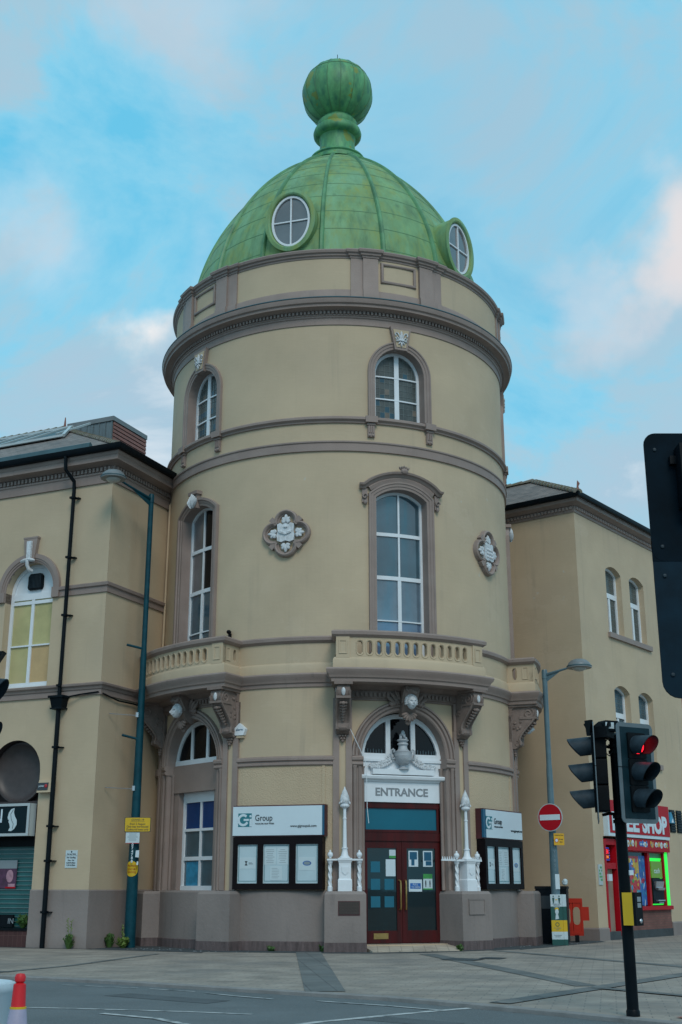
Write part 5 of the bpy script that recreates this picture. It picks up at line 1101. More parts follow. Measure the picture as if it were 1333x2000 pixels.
mb = MB(); mb.prism(SL, [(-2.92 + 0.0, 9.88), (-2.48, 9.88), (-2.44, 9.95), (-2.45, 10.28), (-2.52, 10.36), (-2.88, 10.36), (-2.95, 10.28), (-2.96, 9.95)], -0.31, -0.22); vt = mb.build('vent', M['black_matt'], wf)
mb = MB()
for k in range(9): mb.box(SL, -2.90 + 0.048 * k, -2.885 + 0.048 * k, 9.92, 10.33, -0.22, -0.205)
mb.build('vent_bars', M['hood'], vt)
# shop front in the arch
mb = MB(); mb.box(SL, -3.7, -1.8, 0, 5.6, -0.55, -0.42); mb.box(SL, -3.59, -1.85, 3.62, 3.80, -0.45, -0.10); sp = mb.build('arch_infill', M['darkpanel'], LB)
mb = MB(); rows = []; S_ = SL
for r_, d in ((0.86, -0.28), (0.84, -0.22), (0.79, -0.22), (0.74, -0.30), (0.60, -0.36), (0.40, -0.39), (0.20, -0.40), (0.001, -0.405)):
    rows.append([S_.P(-2.72 + r_ * math.cos(2 * math.pi * i / 48), 4.60 + r_ * math.sin(2 * math.pi * i / 48), d) for i in range(48)])
mb.grid(rows, True); mb.build('round_dish', M['disc'], sp)
# roller shutter
mb = MB(); mb.box(SL, -3.59, -1.86, 0.46, 2.85, -0.42, -0.32); sh_ = mb.build('roller_shutter', M['shutter'], LB)
mb = MB(); z = 0.50
while z < 2.55:
    mb.sideprism(SL, [(-0.32, z), (-0.29, z + 0.02), (-0.29, z + 0.03), (-0.32, z + 0.032)], -3.57, -1.87); z += 0.118
mb.build('slat_lips', M['shutter_edge'], sh_)
mb = MB(); mb.box(SL, -3.59, -1.86, 2.60, 3.00, -0.42, -0.20); mb.build('shutter_box', M['black_matt'], sh_)
mb = MB(); mb.box(SL, -3.60, -1.85, 0.0, 0.42, -0.40, -0.05); mb.build('stall_riser', M['darktile'], LB, 35, True); mb = MB(); mb.box(SL, -3.60, -1.85, 0.42, 0.48, -0.40, -0.02); mb.build('sill', M['black'], LB)
# downpipe
mb = MB(); up = -1.27
mb.tube([SL.P(up - 0.10, 13.62, 0.50), SL.P(up - 0.10, 13.20, 0.46), SL.P(up + 0.02, 12.90, 0.18), SL.P(up + 0.02, 12.7, 0.15), SL.P(up, 6.62, 0.15)], 0.055, 10)
mb.tube([SL.P(up, 6.3, 0.14), SL.P(up, 0.0, 0.14)], 0.065, 10)
mb.taper(SL, up - 0.16, up + 0.16, 6.26, 6.58, -0.22 + up, up + 0.22, 0.0, 0.24, 0.30); mb.box(SL, up - 0.25, up + 0.25, 6.55, 6.61, 0, 0.33); mb.box(SL, up - 0.20, up + 0.20, 6.24, 6.28, 0, 0.27)
for z in (12.4, 10.6, 8.9, 6.9, 5.2, 3.1, 2.2, 0.9): mb.box(SL, up - 0.068, up + 0.075, z - 0.03, z + 0.03, 0.06, 0.235); mb.box(SL, up + 0.05, up + 0.18, z - 0.014, z + 0.014, 0.0, 0.13)
DP = mb.build('downpipe', M['black'], LB)
mb = MB(); mb.tube([SL.P(up + 0.1, 6.52, 0.25), SL.P(-0.6, 6.62, 0.10), SL.P(-0.05, 6.66, 0.07), SS.P(0.05, 6.62, 0.07), SS.P(0.8, 6.52, 0.06), SS.P(1.5, 6.53, 0.06), SS.P(3.0, 6.5, 0.06)], 0.022, 6); mb.build('black_cable', M['black'], LB)
mb = MB(); mb.tube([SS.P(3.15, 13.4, 0.4), SS.P(2.95, 12.9, 0.1), SS.P(2.95, 7.2, 0.06)], 0.035, 8); mb.build('cream_downpipe', M['cream'], LB)
# things on the left building
T = thing('shop_sign', 'dark teal shop sign with white letters and a flowing hair logo', 'sign')
mb = MB(); mb.box(SL, -3.60, -1.92, 2.86, 3.72, -0.05, 0.22); mb.sweep(SL, [(-3.60, 2.86), (-1.92, 2.86), (-1.92, 3.72), (-3.60, 3.72)], [(0, 0.2), (0, 0.25), (0.07, 0.25), (0.07, 0.2)], closed=True); mb.build('frame', M['silver'], T)
mb = MB(); mb.box(SL, -3.53, -1.99, 2.93, 3.65, 0.20, 0.225); mb.build('face', M['signblack'], T)
text(SL, 'N', -3.02, 3.40, 0.228, 0.46, M['signwhite'], T, 'lettering', width=0.36, height=0.36); text(SL, '38', -3.06, 3.06, 0.228, 0.22, M['signwhite'], T, 'lettering', width=0.26, height=0.17, shear=0.2)
mb = MB()
hair = [(-2.44, 3.60), (-2.55, 3.57), (-2.62, 3.48), (-2.65, 3.36), (-2.62, 3.25), (-2.57, 3.17), (-2.55, 3.09), (-2.60, 3.00), (-2.50, 2.99), (-2.40, 3.05), (-2.33, 3.16), (-2.34, 3.28), (-2.41, 3.38), (-2.45, 3.48)]
mb.prism(SL, hair, 0.224, 0.232); mb.build('hair_logo', M['paper2'], T)
mb = MB(); mb.tube([SL.P(-2.47, 3.56, 0.234), SL.P(-2.55, 3.44, 0.234), SL.P(-2.52, 3.30, 0.234), SL.P(-2.44, 3.18, 0.234), SL.P(-2.46, 3.05, 0.234)], 0.007, 4); mb.prism(SL, [(-2.66, 3.28), (-2.60, 3.30), (-2.61, 3.22), (-2.65, 3.22)], 0.224, 0.234); mb.build('hair_line', M['signblack'], T)
T = thing('poster', 'pink and purple portrait poster on the teal roller shutter', 'poster')
mb = MB(); mb.box(SL, -3.30, -2.60, 1.50, 2.24, -0.29, -0.27); mb.build('sheet', M['purple'], T)
mb = MB(); mb.blob(SL, -2.82, 1.82, -0.265, 0.12, 0.17, 0.006, 0, 14, 8); mb.box(SL, -2.86, -2.63, 1.52, 1.62, -0.27, -0.264); mb.build('pale_patch', M['skin'], T)
mb = MB(); mb.box(SL, -3.3, -2.60, 2.02, 2.24, -0.27, -0.268); mb.build('lilac_band', M['greyink'], T); mb = MB(); mb.box(SL, -2.95, -2.61, 1.50, 1.54, -0.27, -0.262); mb.build('red_caption', M['red'], T)
T = tag(MB().box(SL, -3.4, -2.50, 0.50, 0.82, -0.2, -0.14).build('small_black_board', M['black'], None), 'small black board on the sill below the roller shutter', 'board')
text(SL, 'IN', -2.57, 0.66, -0.137, 0.2, M['greyink'], T, 'lettering')
def plant(name, label, cat, x, y, z, h, n, spread, mats, stems=0, group=None):
    T = thing(name, label, cat, group); mb = MB()
    for k in range(n):
        a = random.uniform(0, 6.283); r_ = spread * random.uniform(0.2, 1); ln = h * random.uniform(0.45, 1.0); p0 = Vector((x + 0.05 * math.cos(a), y + 0.05 * math.sin(a), z))
        tip = Vector((x + r_ * math.cos(a), y + r_ * math.sin(a), z + ln * random.uniform(0.4, 1))); mid = (p0 + tip) / 2 + Vector((0, 0, ln * 0.3)); side = Vector((-math.sin(a), math.cos(a), 0)) * random.uniform(0.02, 0.045)
        mb.add([p0, mid - side, tip, mid + side], [[0, 1, 2, 3]])
        if random.random() < 0.6: q = mid + Vector((random.uniform(-.05, .05), random.uniform(-.05, .05), 0.04)); mb.add([mid, q + side * 1.5, q + Vector((0, 0, .05)), q - side], [[0, 1, 2, 3]])
    mb.build('leaves', mats[0], T, 0)
    if stems:
        mb = MB()
        for k in range(stems):
            a = random.uniform(0, 6.28); p = Vector((x, y, z)); q = p + Vector((0.06 * math.cos(a), 0.06 * math.sin(a), h * random.uniform(1.6, 2.4))); mb.tube([p, (p + q) / 2 + Vector((0.01, 0, 0)), q], 0.006, 4)
            for j in range(14): t = 0.3 + 0.7 * j / 14; c = p.lerp(q, t); b2 = random.uniform(0, 6.28); mb.add([c, c + Vector((0.05 * math.cos(b2), 0.05 * math.sin(b2), 0.03)), c + Vector((0.03 * math.cos(b2 + .5), 0.03 * math.sin(b2 + .5), 0.05))], [[0, 1, 2]])
        mb.build('flower_stem', mats[1], T, 0)
p = SL.P(-2.08, 0, 0.05); plant('potted_shrub', 'bushy green plant on the shop sill at the foot of the shutter', 'plant', *SL.P(-2.12, 0, -0.1)[:2], 0.48, 0.38, 150, 0.22, (M['leaf'], M['leaf2']))
plant('weed', 'tall thin weed with a yellow green flower stem by the left plinth', 'weed', *SL.P(-0.42, 0, 0.16)[:2], 0, 0.42, 60, 0.16, (M['leaf'], M['leaf2']), 2, 'weeds growing at the foot of the walls')
plant('weed', 'dark green weed tuft at the shaded wall behind the lamp post', 'weed', *SS.P(0.85, 0, 0.16)[:2], 0, 0.40, 70, 0.18, (M['leaf'], M['leaf2']), 0, 'weeds growing at the foot of the walls')
plant('weed', 'bright leafy weed clump at the base of the teal lamp post', 'weed', -5.72, 33.55, 0, 0.30, 80, 0.28, (M['leaf2'], M['leaf2']), 2, 'weeds growing at the foot of the walls')
plant('weed', 'tiny weed at the foot of the right entrance pedestal', 'weed', 3.0, 32.1, 0, 0.12, 30, 0.12, (M['leaf'], M['leaf2']), 0, 'weeds growing at the foot of the walls')
plant('weed', 'tiny weed in the corner beside the left entrance pedestal', 'weed', -0.45, 31.75, 0, 0.14, 26, 0.12, (M['leaf'], M['leaf2']), 0, 'weeds growing at the foot of the walls')
plant('weed', 'tiny weed below the middle of the left notice board', 'weed', -1.75, 31.95, 0, 0.10, 22, 0.12, (M['leaf'], M['leaf2']), 0, 'weeds growing at the foot of the walls')
T = thing('alarm_box', 'cream alarm box with a black label beside the arched shop front', 'alarm')
mb = MB(); mb.taper(SL, -1.80, -1.32, 4.00, 4.34, -1.78, -1.34, 0, 0.16, 0.10); mb.build('case', M['cream'], T); mb = MB(); mb.taper(SL, -1.78, -1.44, 4.06, 4.26, -1.78, -1.44, 0.12, 0.165, 0.135); mb.build('label_plate', M['ink'], T)
text(SL, 'pointer', -1.64, 4.16, 0.168, 0.08, M['signwhite'], T, 'lettering', width=0.18); mb = MB(); mb.blob(SL, -1.50, 4.17, 0.16, 0.05, 0.05, 0.006, 0, 12, 6); mb.build('red_spot', M['posterred'], T)
T = thing('parking_notice', 'small grey parking restriction plate on the cream wall left of the lamp post', 'sign')
mb = MB(); mb.box(SL, -0.80, -0.42, 2.02, 2.47, 0, 0.015); mb.build('plate', M['paper2'], T)
mb = MB(); mb.blob(SL, -0.61, 2.43, 0.016, 0.025, 0.025, 0.004, 0, 10, 5); mb.box(SL, -0.80, -0.42, 2.325, 2.33, 0.015, 0.018); mb.build('mark', M['ink'], T)
for k, (t_, z) in enumerate((('At any time', 2.37), ('No loading', 2.28), ('Mon - Sat', 2.215), ('8.00-9.30am', 2.15), ('4.30-6.30pm', 2.085))): text(SL, t_, -0.61, z, 0.018, 0.055, M['ink'], T, 'lettering', width=0.28 if k != 2 else 0.2)

# ================================================================== RIGHT BUILDING
RC = (7.72, 38.1); R1 = bv(37.6); R2 = bv(-53.2)
SR1 = Flat(RC, R1, (R1[1], -R1[0])); SR2 = Flat(RC, (-R2[0], -R2[1]), (-R2[1] * -1 * -1, 0)) if False else Flat(RC, (-R2[0], -R2[1]), (-R2[1], R2[0]))
RBD = thing('shop_building', 'cream three storey building with slate roof and corner shop right of the tower', 'building')
w1 = dict(seg(0.61, 9.72, 11.88, 0.20)); w2 = dict(seg(0.60, 5.58, 7.78, 0.20)); shp = rect(2.40, 0.0, 3.05)
mb = MB(); mb.wall(SR1, 0, 7.9, 0, 13.7, [opening(2.72, w1, 0.40), opening(4.60, w1, 0.40), opening(2.80, w2, 0.40), opening(4.68, w2, 0.40), opening(3.06, shp, 0.35)], 0, step=99)
mb.box(SR2, -7.5, 0, 0, 13.7, -0.01, 0.0)
mb.build('wall', M['cream'], RBD, 0)
rp = [padd(RC, (7.5, R2)), RC, padd(RC, (7.9, R1))]
mb = MB(); mb.plan([padd(RC, (7.5, R2)), RC, padd(RC, (0.66, R1))], [(-0.02, 0), (0.04, 0), (0.04, 0.33), (0.0, 0.37), (-0.02, 0.37)]); mb.plan([padd(RC, (5.46, R1)), padd(RC, (7.9, R1))], [(-0.02, 0), (0.04, 0), (0.04, 0.40), (0, 0.44), (-0.02, 0.44)]); mb.build('plinth', M['brown_plinth'], RBD)
mb = MB(); mb.plan(rp, [(-0.02, 13.42), (0.03, 13.42), (0.05, 13.48), (0.05, 13.62), (0.14, 13.64), (0.20, 13.70), (0.26, 13.72), (0.28, 13.84), (-0.02, 13.86)])
x = 0.03
while x < 7.8: mb.box(SR1, x, x + 0.07, 13.50, 13.60, 0.04, 0.11); x += 0.13
x = 0.03
while x < 7.4: mb.box(SR2, -x - 0.07, -x, 13.50, 13.60, 0.04, 0.11); x += 0.13
mb.build('cornice', M['brown'], RBD)
mb = MB(); mb.plan(rp, [(0.26, 13.86), (0.32, 13.82), (0.40, 13.84), (0.43, 13.90), (0.43, 13.98), (0.40, 13.98), (0.40, 13.92), (0.28, 13.92)]); mb.build('gutter', M['black'], RBD)
OR = padd(RC, (-0.38, R1), (-0.38, R2)); PR = 0.576; HR = 3.4
a = (*padd(OR, (9, R1)), 13.94); b_ = (*OR, 13.94); c = (*padd(OR, (HR, R1), (HR, R2)), 13.94 + PR * HR); d = (*padd(OR, (9, R1), (HR, R2)), 13.94 + PR * HR); e_ = (*padd(OR, (9, R2)), 13.94); f = (*padd(OR, (HR, R1), (9, R2)), 13.94 + PR * HR)
mb = MB(); mb.add([b_, a, d, c], [[0, 1, 2, 3]]); mb.add([e_, b_, c, f], [[0, 1, 2, 3]]); rf = mb.build('roof', M['slate'], RBD, 0, True)
hip_tiles(b_, c, 'hip_tiles', rf, 0.10, 14); hip_tiles(c, f, 'ridge_tiles', rf, 0.10, 12)
mb = MB(); cc = Vector(b_) + Vector((0, 0, 0.08)); mb.tube([cc, cc + Vector((0, 0, 0.12)), cc + Vector((0.03, 0, 0.22)), cc + Vector((0.0, 0, 0.32))], [0.06, 0.03, 0.05, 0.01], 6); mb.build('finial', M['louvre'], rf)
for c0, shape, zt in ((2.72, w1, 11.0), (4.60, w1, 11.0), (2.80, w2, 6.92), (4.68, w2, 6.92)):
    b0 = shape['bot'](0); wf = sash(SR1, RBD, c0, shape, -0.20, [(0.0, 0.06, b0, zt)], [(zt + 0.10, 0.085, -0.6, 0.6)], 0.09, M['lead2'] if b0 < 7 else M['lead1'], name='casement_window')
    lb = MB()
    for k in range(1, 8):
        u = -0.6 + 0.15 * k; lb.box(SR1, c0 + u - 0.005, c0 + u + 0.005, b0 + 0.1, shape['top'](u) - 0.09, -0.255, -0.245)
    for k in range(1, 15): z = b0 + 0.155 * k; lb.box(SR1, c0 - 0.52, c0 + 0.52, z - 0.005, z + 0.005, -0.255, -0.246)
    lb.build('leading', M['lead4'], wf, 0)
for z1, u0, u1 in ((9.71, 2.02, 5.44), (5.57, 2.08, 5.56)):
    mb = MB(); mb.box(SR1, u0, u1, z1 - 0.17, z1, -0.1, 0.09); mb.build('window_sill', M['brown'], RBD)
mb = MB()
for u0 in (5.90, 6.50):
    mb.box(SR1, u0, u0 + 0.46, 3.34, 4.10, -0.01, 0.02)
    for k in range(8): z = 3.38 + 0.088 * k; mb.sideprism(SR1, [(0.02, z), (0.06, z), (0.03, z + 0.06), (0.02, z + 0.06)], u0 + 0.02, u0 + 0.44)
    mb.build('louvre_vent', M['black'], RBD); mb = MB()
# shopfront (parts of the building)
mb = MB(); mb.box(SR1, 0.62, 5.5, -0.1, 3.1, -0.75, -0.36); mb.build('shop_interior', M['black_matt'], RBD)
mb = MB(); mb.box(SR1, 0.66, 0.78, 0.10, 2.96, -0.3, 0.02); mb.box(SR1, 1.46, 1.74, 0.10, 2.96, -0.3, 0.03); mb.box(SR1, 0.78, 1.46, 2.80, 2.98, -0.3, 0.02); mb.box(SR1, 0.78, 1.46, 2.08, 2.26, -0.3, 0.015)
mb.box(SR1, 2.05, 2.15, 0.95, 2.75, -0.3, 0.02); mb.box(SR1, 3.82, 3.98, 0.95, 2.75, -0.3, 0.02); mb.box(SR1, 5.06, 5.14, 0.95, 2.75, -0.05, 0.03); mb.box(SR1, 2.05, 5.46, 0.83, 0.95, -0.3, 0.10); mb.box(SR1, 2.05, 5.46, 2.62, 2.72, -0.3, 0.03)
mb.build('shopfront_frame', M['redshop'], RBD)
mb = MB(); mb.box(SR1, 0.88, 1.40, 0.10, 2.08, -0.32, -0.12); dr = mb.build('shop_door', M['beigewood'], RBD)
mb = MB(); mb.box(SR1, 0.78, 0.88, 0.10, 2.08, -0.34, -0.20); mb.build('dark_gap', M['black'], dr)
mb = MB(); mb.box(SR1, 0.74, 0.98, 1.72, 1.92, 0.0, 0.08); mb.build('door_entry_unit', M['signwhite'], RBD)
mb = MB(); mb.box(SR1, 1.80, 5.46, 0.24, 0.84, -0.2, 0.0); mb.build('stall_riser', M['brownbrick'], RBD, 35, True)
mb = MB(); mb.box(SR1, 0.66, 5.46, 0.0, 0.24, -0.2, 0.03); mb.build('shop_plinth', M['tarmac'], RBD)
mb = MB(); mb.box(SR1, 2.15, 3.82, 0.95, 2.62, -0.12, -0.08); gl = mb.build('shop_window', M['glass_dark'], RBD)
pal = ['posterred', 'posterblue', 'posteryellow', 'postercyan', 'postergreen', 'signwhite', 'board_orange', 'posterred', 'postercyan']
random.seed(21)
mb = MB(); mats = [M[k] for k in ('posterred', 'posterblue', 'posteryellow', 'postercyan', 'postergreen', 'paper2')]
mb.mi = 0; mb.box(SR1, 2.15, 3.30, 1.30, 2.50, -0.08, -0.075)
mb.mi = 1; mb.box(SR1, 3.30, 3.78, 0.98, 2.52, -0.08, -0.075); mb.mi = 1; mb.box(SR1, 2.15, 2.75, 1.95, 2.40, -0.075, -0.072); mb.mi = 2; mb.box(SR1, 2.85, 3.28, 1.75, 2.42, -0.075, -0.0715)
for k in range(70):
    mb.mi = random.choice((0, 0, 1, 2, 2, 3, 4, 5)); u = random.uniform(2.2, 3.22); z = random.uniform(1.35, 2.42); w_, h_ = random.uniform(0.02, 0.09), random.uniform(0.02, 0.10)
    mb.blob(SR1, u, z, -0.071, w_, h_, 0.002 + 0.0001 * k, random.uniform(0, 180), 7, 4)
for k in range(30):
    mb.mi = random.choice((3, 3, 1, 5)); u = random.uniform(3.34, 3.74); z = random.uniform(1.0, 2.48); mb.blob(SR1, u, z, -0.071, 0.03, random.uniform(0.04, 0.14), 0.002 + 0.0001 * k, random.uniform(-25, 25), 7, 4)
mb.mi = 0
for k in range(4): mb.blob(SR1, 3.45 + 0.06 * k, 1.70 + 0.07 * (k % 2), -0.07, 0.05, 0.05, 0.008, 0, 7, 4)
mb.mi = 4; mb.blob(SR1, 3.2, 1.18, -0.07, 0.10, 0.06, 0.008, 0, 8, 4); mb.mi = 3; mb.box(SR1, 3.02, 3.32, 1.0, 1.45, -0.075, -0.0705)
mb.build('window_poster', mats, gl, 0)
# cash machine with green light frame and a painted lit reveal
T = thing('cash_machine', 'green lit cash machine in the red shop front', 'cash machine')
mb = MB(); mb.box(SR1, 3.98, 5.06, 0.95, 2.62, -0.16, -0.10); mb.build('backing', M['boarddark'], T)
mb = MB(); mb.sweep(SR1, [(4.02, 0.98), (5.02, 0.98), (5.02, 2.40), (4.02, 2.40)], [(0.0, -0.10), (0.0, -0.06), (0.05, -0.06), (0.05, -0.10)], closed=True); mb.box(SR1, 4.02, 5.02, 2.40, 2.46, -0.10, -0.04); mb.box(SR1, 5.18, 5.40, 0.96, 2.66, 0.0, 0.03); mb.build('green_strip_and_lit_reveal', M['green_glow'], T)  # last box glows in place of the side reveal lit green
mb = MB(); mb.box(SR1, 4.0, 5.06, 2.46, 2.62, -0.10, -0.05); mb.build('green_canopy', M['postergreen'], T)
mb = MB(); mb.box(SR1, 4.10, 4.96, 1.83, 2.36, -0.10, 0.0); hd = mb.build('header', M['atmgreen'], T); text(SR1, 'cash', 4.53, 2.06, 0.003, 0.24, M['signwhite'], hd, 'lettering', width=0.46)
mb = MB(); mb.box(SR1, 4.10, 4.96, 1.02, 1.81, -0.10, 0.02); mb.build('cabinet', M['bin'], T)
mb = MB(); mb.taper(SR1, 4.25, 4.82, 1.50, 1.72, 4.22, 4.85, 0.02, 0.06, 0.10); mb.taper(SR1, 4.30, 4.78, 1.44, 1.52, 4.25, 4.82, 0.02, 0.12, 0.14); mb.build('fascia_panel', M['chrome'], T); mb = MB(); mb.box(SR1, 4.28, 4.84, 1.10, 1.14, 0.02, 0.10); mb.build('shelf', M['chrome'], T)
mb = MB(); mb.box(SR1, 4.50, 4.86, 1.03, 1.06, 0.02, 0.03); mb.build('sticker', M['signwhite'], T)
# shop signs
T = thing('shop_fascia', 'large red shop fascia with bold white lettering', 'sign')
mb = MB(); mb.box(SR1, 0.74, 5.44, 3.06, 4.14, -0.02, 0.16); mb.build('box', M['signwhite'], T)
mb = MB(); mb.box(SR1, 0.86, 5.46, 3.16, 4.16, 0.10, 0.175); mb.build('red_face', M['red'], T)
text(SR1, 'E', 1.22, 3.52, 0.18, 0.6, M['signwhite'], T, 'lettering', width=0.42, height=0.58, bold=0.025); text(SR1, 'EE', 2.52, 3.52, 0.18, 0.6, M['signwhite'], T, 'lettering', width=0.95, height=0.58, bold=0.025); text(SR1, 'SHOP', 4.24, 3.52, 0.18, 0.6, M['signwhite'], T, 'lettering', width=2.0, height=0.60, bold=0.03)
T = thing('picture_fascia', 'narrow red fascia with pictures of sweets above the shop window', 'sign')
mb = MB(); mb.box(SR1, 1.74, 5.46, 2.66, 3.04, -0.05, 0.12); mb.build('board', M['redshop'], T)
mb = MB(); mats = [M['posteryellow'], M['posterblue'], M['paper2'], M['board_orange']]
for k, (u, w_, m_) in enumerate(((2.2, 0.10, 2), (2.38, 0.08, 0), (2.55, 0.10, 2), (2.78, 0.07, 3), (3.15, 0.12, 1), (3.32, 0.10, 1), (3.50, 0.12, 2), (3.62, 0.07, 1), (3.98, 0.06, 0), (4.10, 0.05, 3), (4.38, 0.12, 2), (4.58, 0.12, 3), (4.80, 0.10, 2), (5.10, 0.14, 2), (5.25, 0.08, 0))):
    mb = MB(); mb.mi = m_; mb.blob(SR1, u, 2.87 + 0.01 * (k % 3), 0.12, w_, 0.11 if w_ < 0.12 else 0.085, 0.006 + 0.0004 * k, 15 * (k % 3 - 1), 10, 5)
    mb.mi = (m_ + 1) % 4; mb.blob(SR1, u + 0.01, 2.87, 0.128, w_ * 0.5, 0.04, 0.004 + 0.0003 * k, 10, 8, 4)
    mb.build('sweet_picture', mats, T, 0)
T = thing('open_sign', 'small LED open sign above the shop door', 'sign')
mb = MB(); mb.box(SR1, 0.80, 1.40, 2.32, 2.74, -0.20, -0.16); mb.build('panel', M['ink'], T)
text(SR1, 'OPEN', 1.08, 2.60, -0.155, 0.2, M['ledred'], T, 'lettering', width=0.42, height=0.15, bold=0.008); text(SR1, 'OPEN', 1.08, 2.44, -0.155, 0.15, M['ledorange'], T, 'lettering', width=0.42, height=0.09, bold=0.006)
mb = MB()
for k in range(7):
    for z in (2.35, 2.71): mb.blob(SR1, 0.84 + 0.08 * k, z, -0.155, 0.014, 0.014, 0.008, 0, 6, 4)
for k in range(4): mb.blob(SR1, 1.36, 2.40 + 0.08 * k, -0.155, 0.014, 0.014, 0.008, 0, 6, 4)
mb.build('blue_lights', M['ledblue'], T)
T = thing('keypad', 'narrow white and green keypad plate beside the shop door', 'keypad')
mb = MB(); mb.box(SR1, 0.16, 0.42, 1.60, 2.20, 0, 0.03); mb.build('plate', M['silver'], T)
mb = MB(); [mb.box(SR1, 0.20 + 0.07 * i, 0.25 + 0.07 * i, 1.72 + 0.09 * j, 1.78 + 0.09 * j, 0.03, 0.035) for i in range(3) for j in range(5) if (i + j) % 4]; mb.build('keys', M['postergreen'], T)
T = thing('alarm_box', 'small triangular blue and white alarm box beside the black vents', 'alarm')
mb = MB(); mb.prism(SR1, [(5.66, 3.64), (6.08, 3.64), (5.98, 3.80), (5.84, 4.0), (5.76, 4.0)], 0, 0.12); mb.build('case', M['postercyan'], T); mb = MB(); mb.prism(SR1, [(5.80, 3.66), (5.98, 3.66), (5.92, 3.80)], 0.115, 0.125); mb.build('label_plate', M['white'], T)
mb = MB(); mb.box(SR1, -0.1, 0.1, 0, 0.1, 0, 0.01)
# small street name plate seen between the signals
T = thing('street_number_plate', 'small cream plate on the wall between the signal heads', 'sign')
mb = MB(); mb.box(SR1, 0.70, 1.30, 5.34, 5.56, 0, 0.02); mb.build('plate', M['board_yellow'], T); text(SR1, 'ES', 1.02, 5.45, 0.023, 0.18, M['ink'], T, 'lettering', width=0.3)
# brick building beyond
RB2 = thing('brick_building', 'red brick building beyond the shop at the right edge', 'building')
mb = MB(); mb.box(SR1, 7.92, 16, 0, 10.5, -6, -0.05); mb.build('wall', M['redbrick'], RB2, 35, True)
mb = MB(); mb.box(SR1, 7.90, 16, 6.9, 7.15, -0.1, 0.02); mb.box(SR1, 7.90, 16, 10.4, 10.7, -6.1, 0.10); mb.build('stone_band', M['brown'], RB2)
for u in (9.4, 12.0):
    for z in (3.6, 7.6):
        mb = MB(); mb.box(SR1, u, u + 1.1, z, z + 1.9, -0.1, -0.02); mb.sweep(SR1, [(u, z), (u + 1.1, z), (u + 1.1, z + 1.9), (u, z + 1.9)], [(0, -0.05), (0, 0.03), (0.08, 0.03), (0.08, -0.05)], closed=True); mb.box(SR1, u, u + 1.1, z + 0.9, z + 0.98, -0.05, 0.02); wf = mb.build('window', M['white'], RB2); mb = MB(); mb.box(SR1, u + 0.08, u + 1.02, z + 0.08, z + 1.82, -0.03, -0.015); mb.build('pane', M['glass'], wf)

# ================================================================== STREET FURNITURE
def lamppost(label, x, y, h, r0, r1, m, head, stubs=(), join=0.0):
    T = thing('street_lamp', label, 'street lamp', 'street lamps on the pavement')
    mb = MB(); mb.lathe((x, y, 0), [(r0, 0), (r0 * 0.98, 1.6), (r0 * 0.98, 1.62), (r0 * 0.80, 3.2), (r1 * 1.15, h * 0.62), (r1, h * 0.64), (r1, h - 0.28), (r1 * 1.12, h - 0.27), (r1 * 1.12, h - 0.05), (r1 * 0.9, h), (0.001, h)], 20); mb.build('post', m, T)
    hx, hy, hz = head; e = Vector((hx - x, hy - y, 0)); d = e.normalized(); s = Vector((x, y, h - 0.16)); t = Vector((hx, hy, hz)) - d * 0.36 + Vector((0, 0, -0.02))
    mb = MB(); mb.tube([s, s.lerp(t, 0.5), t], [0.05, 0.038, 0.03], 8); side = Vector((-d.y, d.x, 0)) * 0.006
    q = [s + Vector((0, 0, -0.02)), s + Vector((0, 0, -0.24)), s.lerp(t, 0.45) + Vector((0, 0, -0.10)), s.lerp(t, 0.75)]
    mb.add([p + side for p in q] + [p - side for p in q], [[0, 1, 2, 3], [7, 6, 5, 4], [0, 4, 5, 1], [1, 5, 6, 2], [2, 6, 7, 3]]); mb.build('arm', m, T)
    mb = MB(); mb.lathe((hx, hy, hz), [(0.30, -0.06), (0.355, -0.055), (0.36, 0.0), (0.345, 0.01), (0.335, 0.04), (0.30, 0.10), (0.22, 0.17), (0.12, 0.205), (0.001, 0.215)], 28); hd = mb.build('lamp_head', M['lampgrey'], T)
    mb = MB(); mb.lathe((hx, hy, hz), [(0.362, -0.02), (0.366, -0.015), (0.366, 0.0), (0.355, 0.012)], 28); mb.build('rim', M['leadwork'], hd)
    mb = MB(); mb.lathe((hx, hy, hz), [(0.001, -0.15), (0.10, -0.14), (0.18, -0.10), (0.21, -0.055)], 24); mb.build('diffuser', M['diffuser'], hd)
    return T
T = lamppost('tall dark teal street lamp with yellow signs, against the left building', -5.60, 33.8, 12.62, 0.155, 0.075, M['tealpaint'], (-6.46, 32.3, 12.64))
for p, q in (((-5.65, 33.75, 8.00), (-6.06, 33.6, 8.08)), ((-5.65, 33.75, 5.46), (-6.06, 33.6, 5.55))): mb = MB(); mb.tube([p, q], 0.035, 8); mb.build('bracket_stub', M['tealpaint'], T)
for z in (6.10, 4.10):
    mb = MB(); mb.tube([(-5.70, 33.72, z), (-6.42, 33.45, z + 0.02)], 0.012, 6); mb.tube([(-5.68, 33.70, z - 0.05), (-5.68, 33.70, z + 0.08)], 0.05, 8); mb.build('metal_rod', M['chrome'], T)
SC1 = Facing(-5.56, 33.60, 0)
for k, ch in enumerate('074788'): text(SC1, ch, -0.045, 2.62 - 0.085 * k, 0.055, 0.10, M['signwhite'], T, 'post_number', bold=0.003)
T = thing('covid_sign', 'yellow COVID-19 sign fixed high on the teal lamp post', 'sign')
mb = MB(); S = SC1; ox = 0.10
def rrect(u0, u1, z0, z1, r, n=5):
    p = []
    for cx_, cz_, a0 in ((u1 - r, z1 - r, 0), (u0 + r, z1 - r, 90), (u0 + r, z0 + r, 180), (u1 - r, z0 + r, 270)):
        p += [(cx_ + r * math.cos(rad(a0 + 90 * i / n)), cz_ + r * math.sin(rad(a0 + 90 * i / n))) for i in range(n + 1)]
    return p
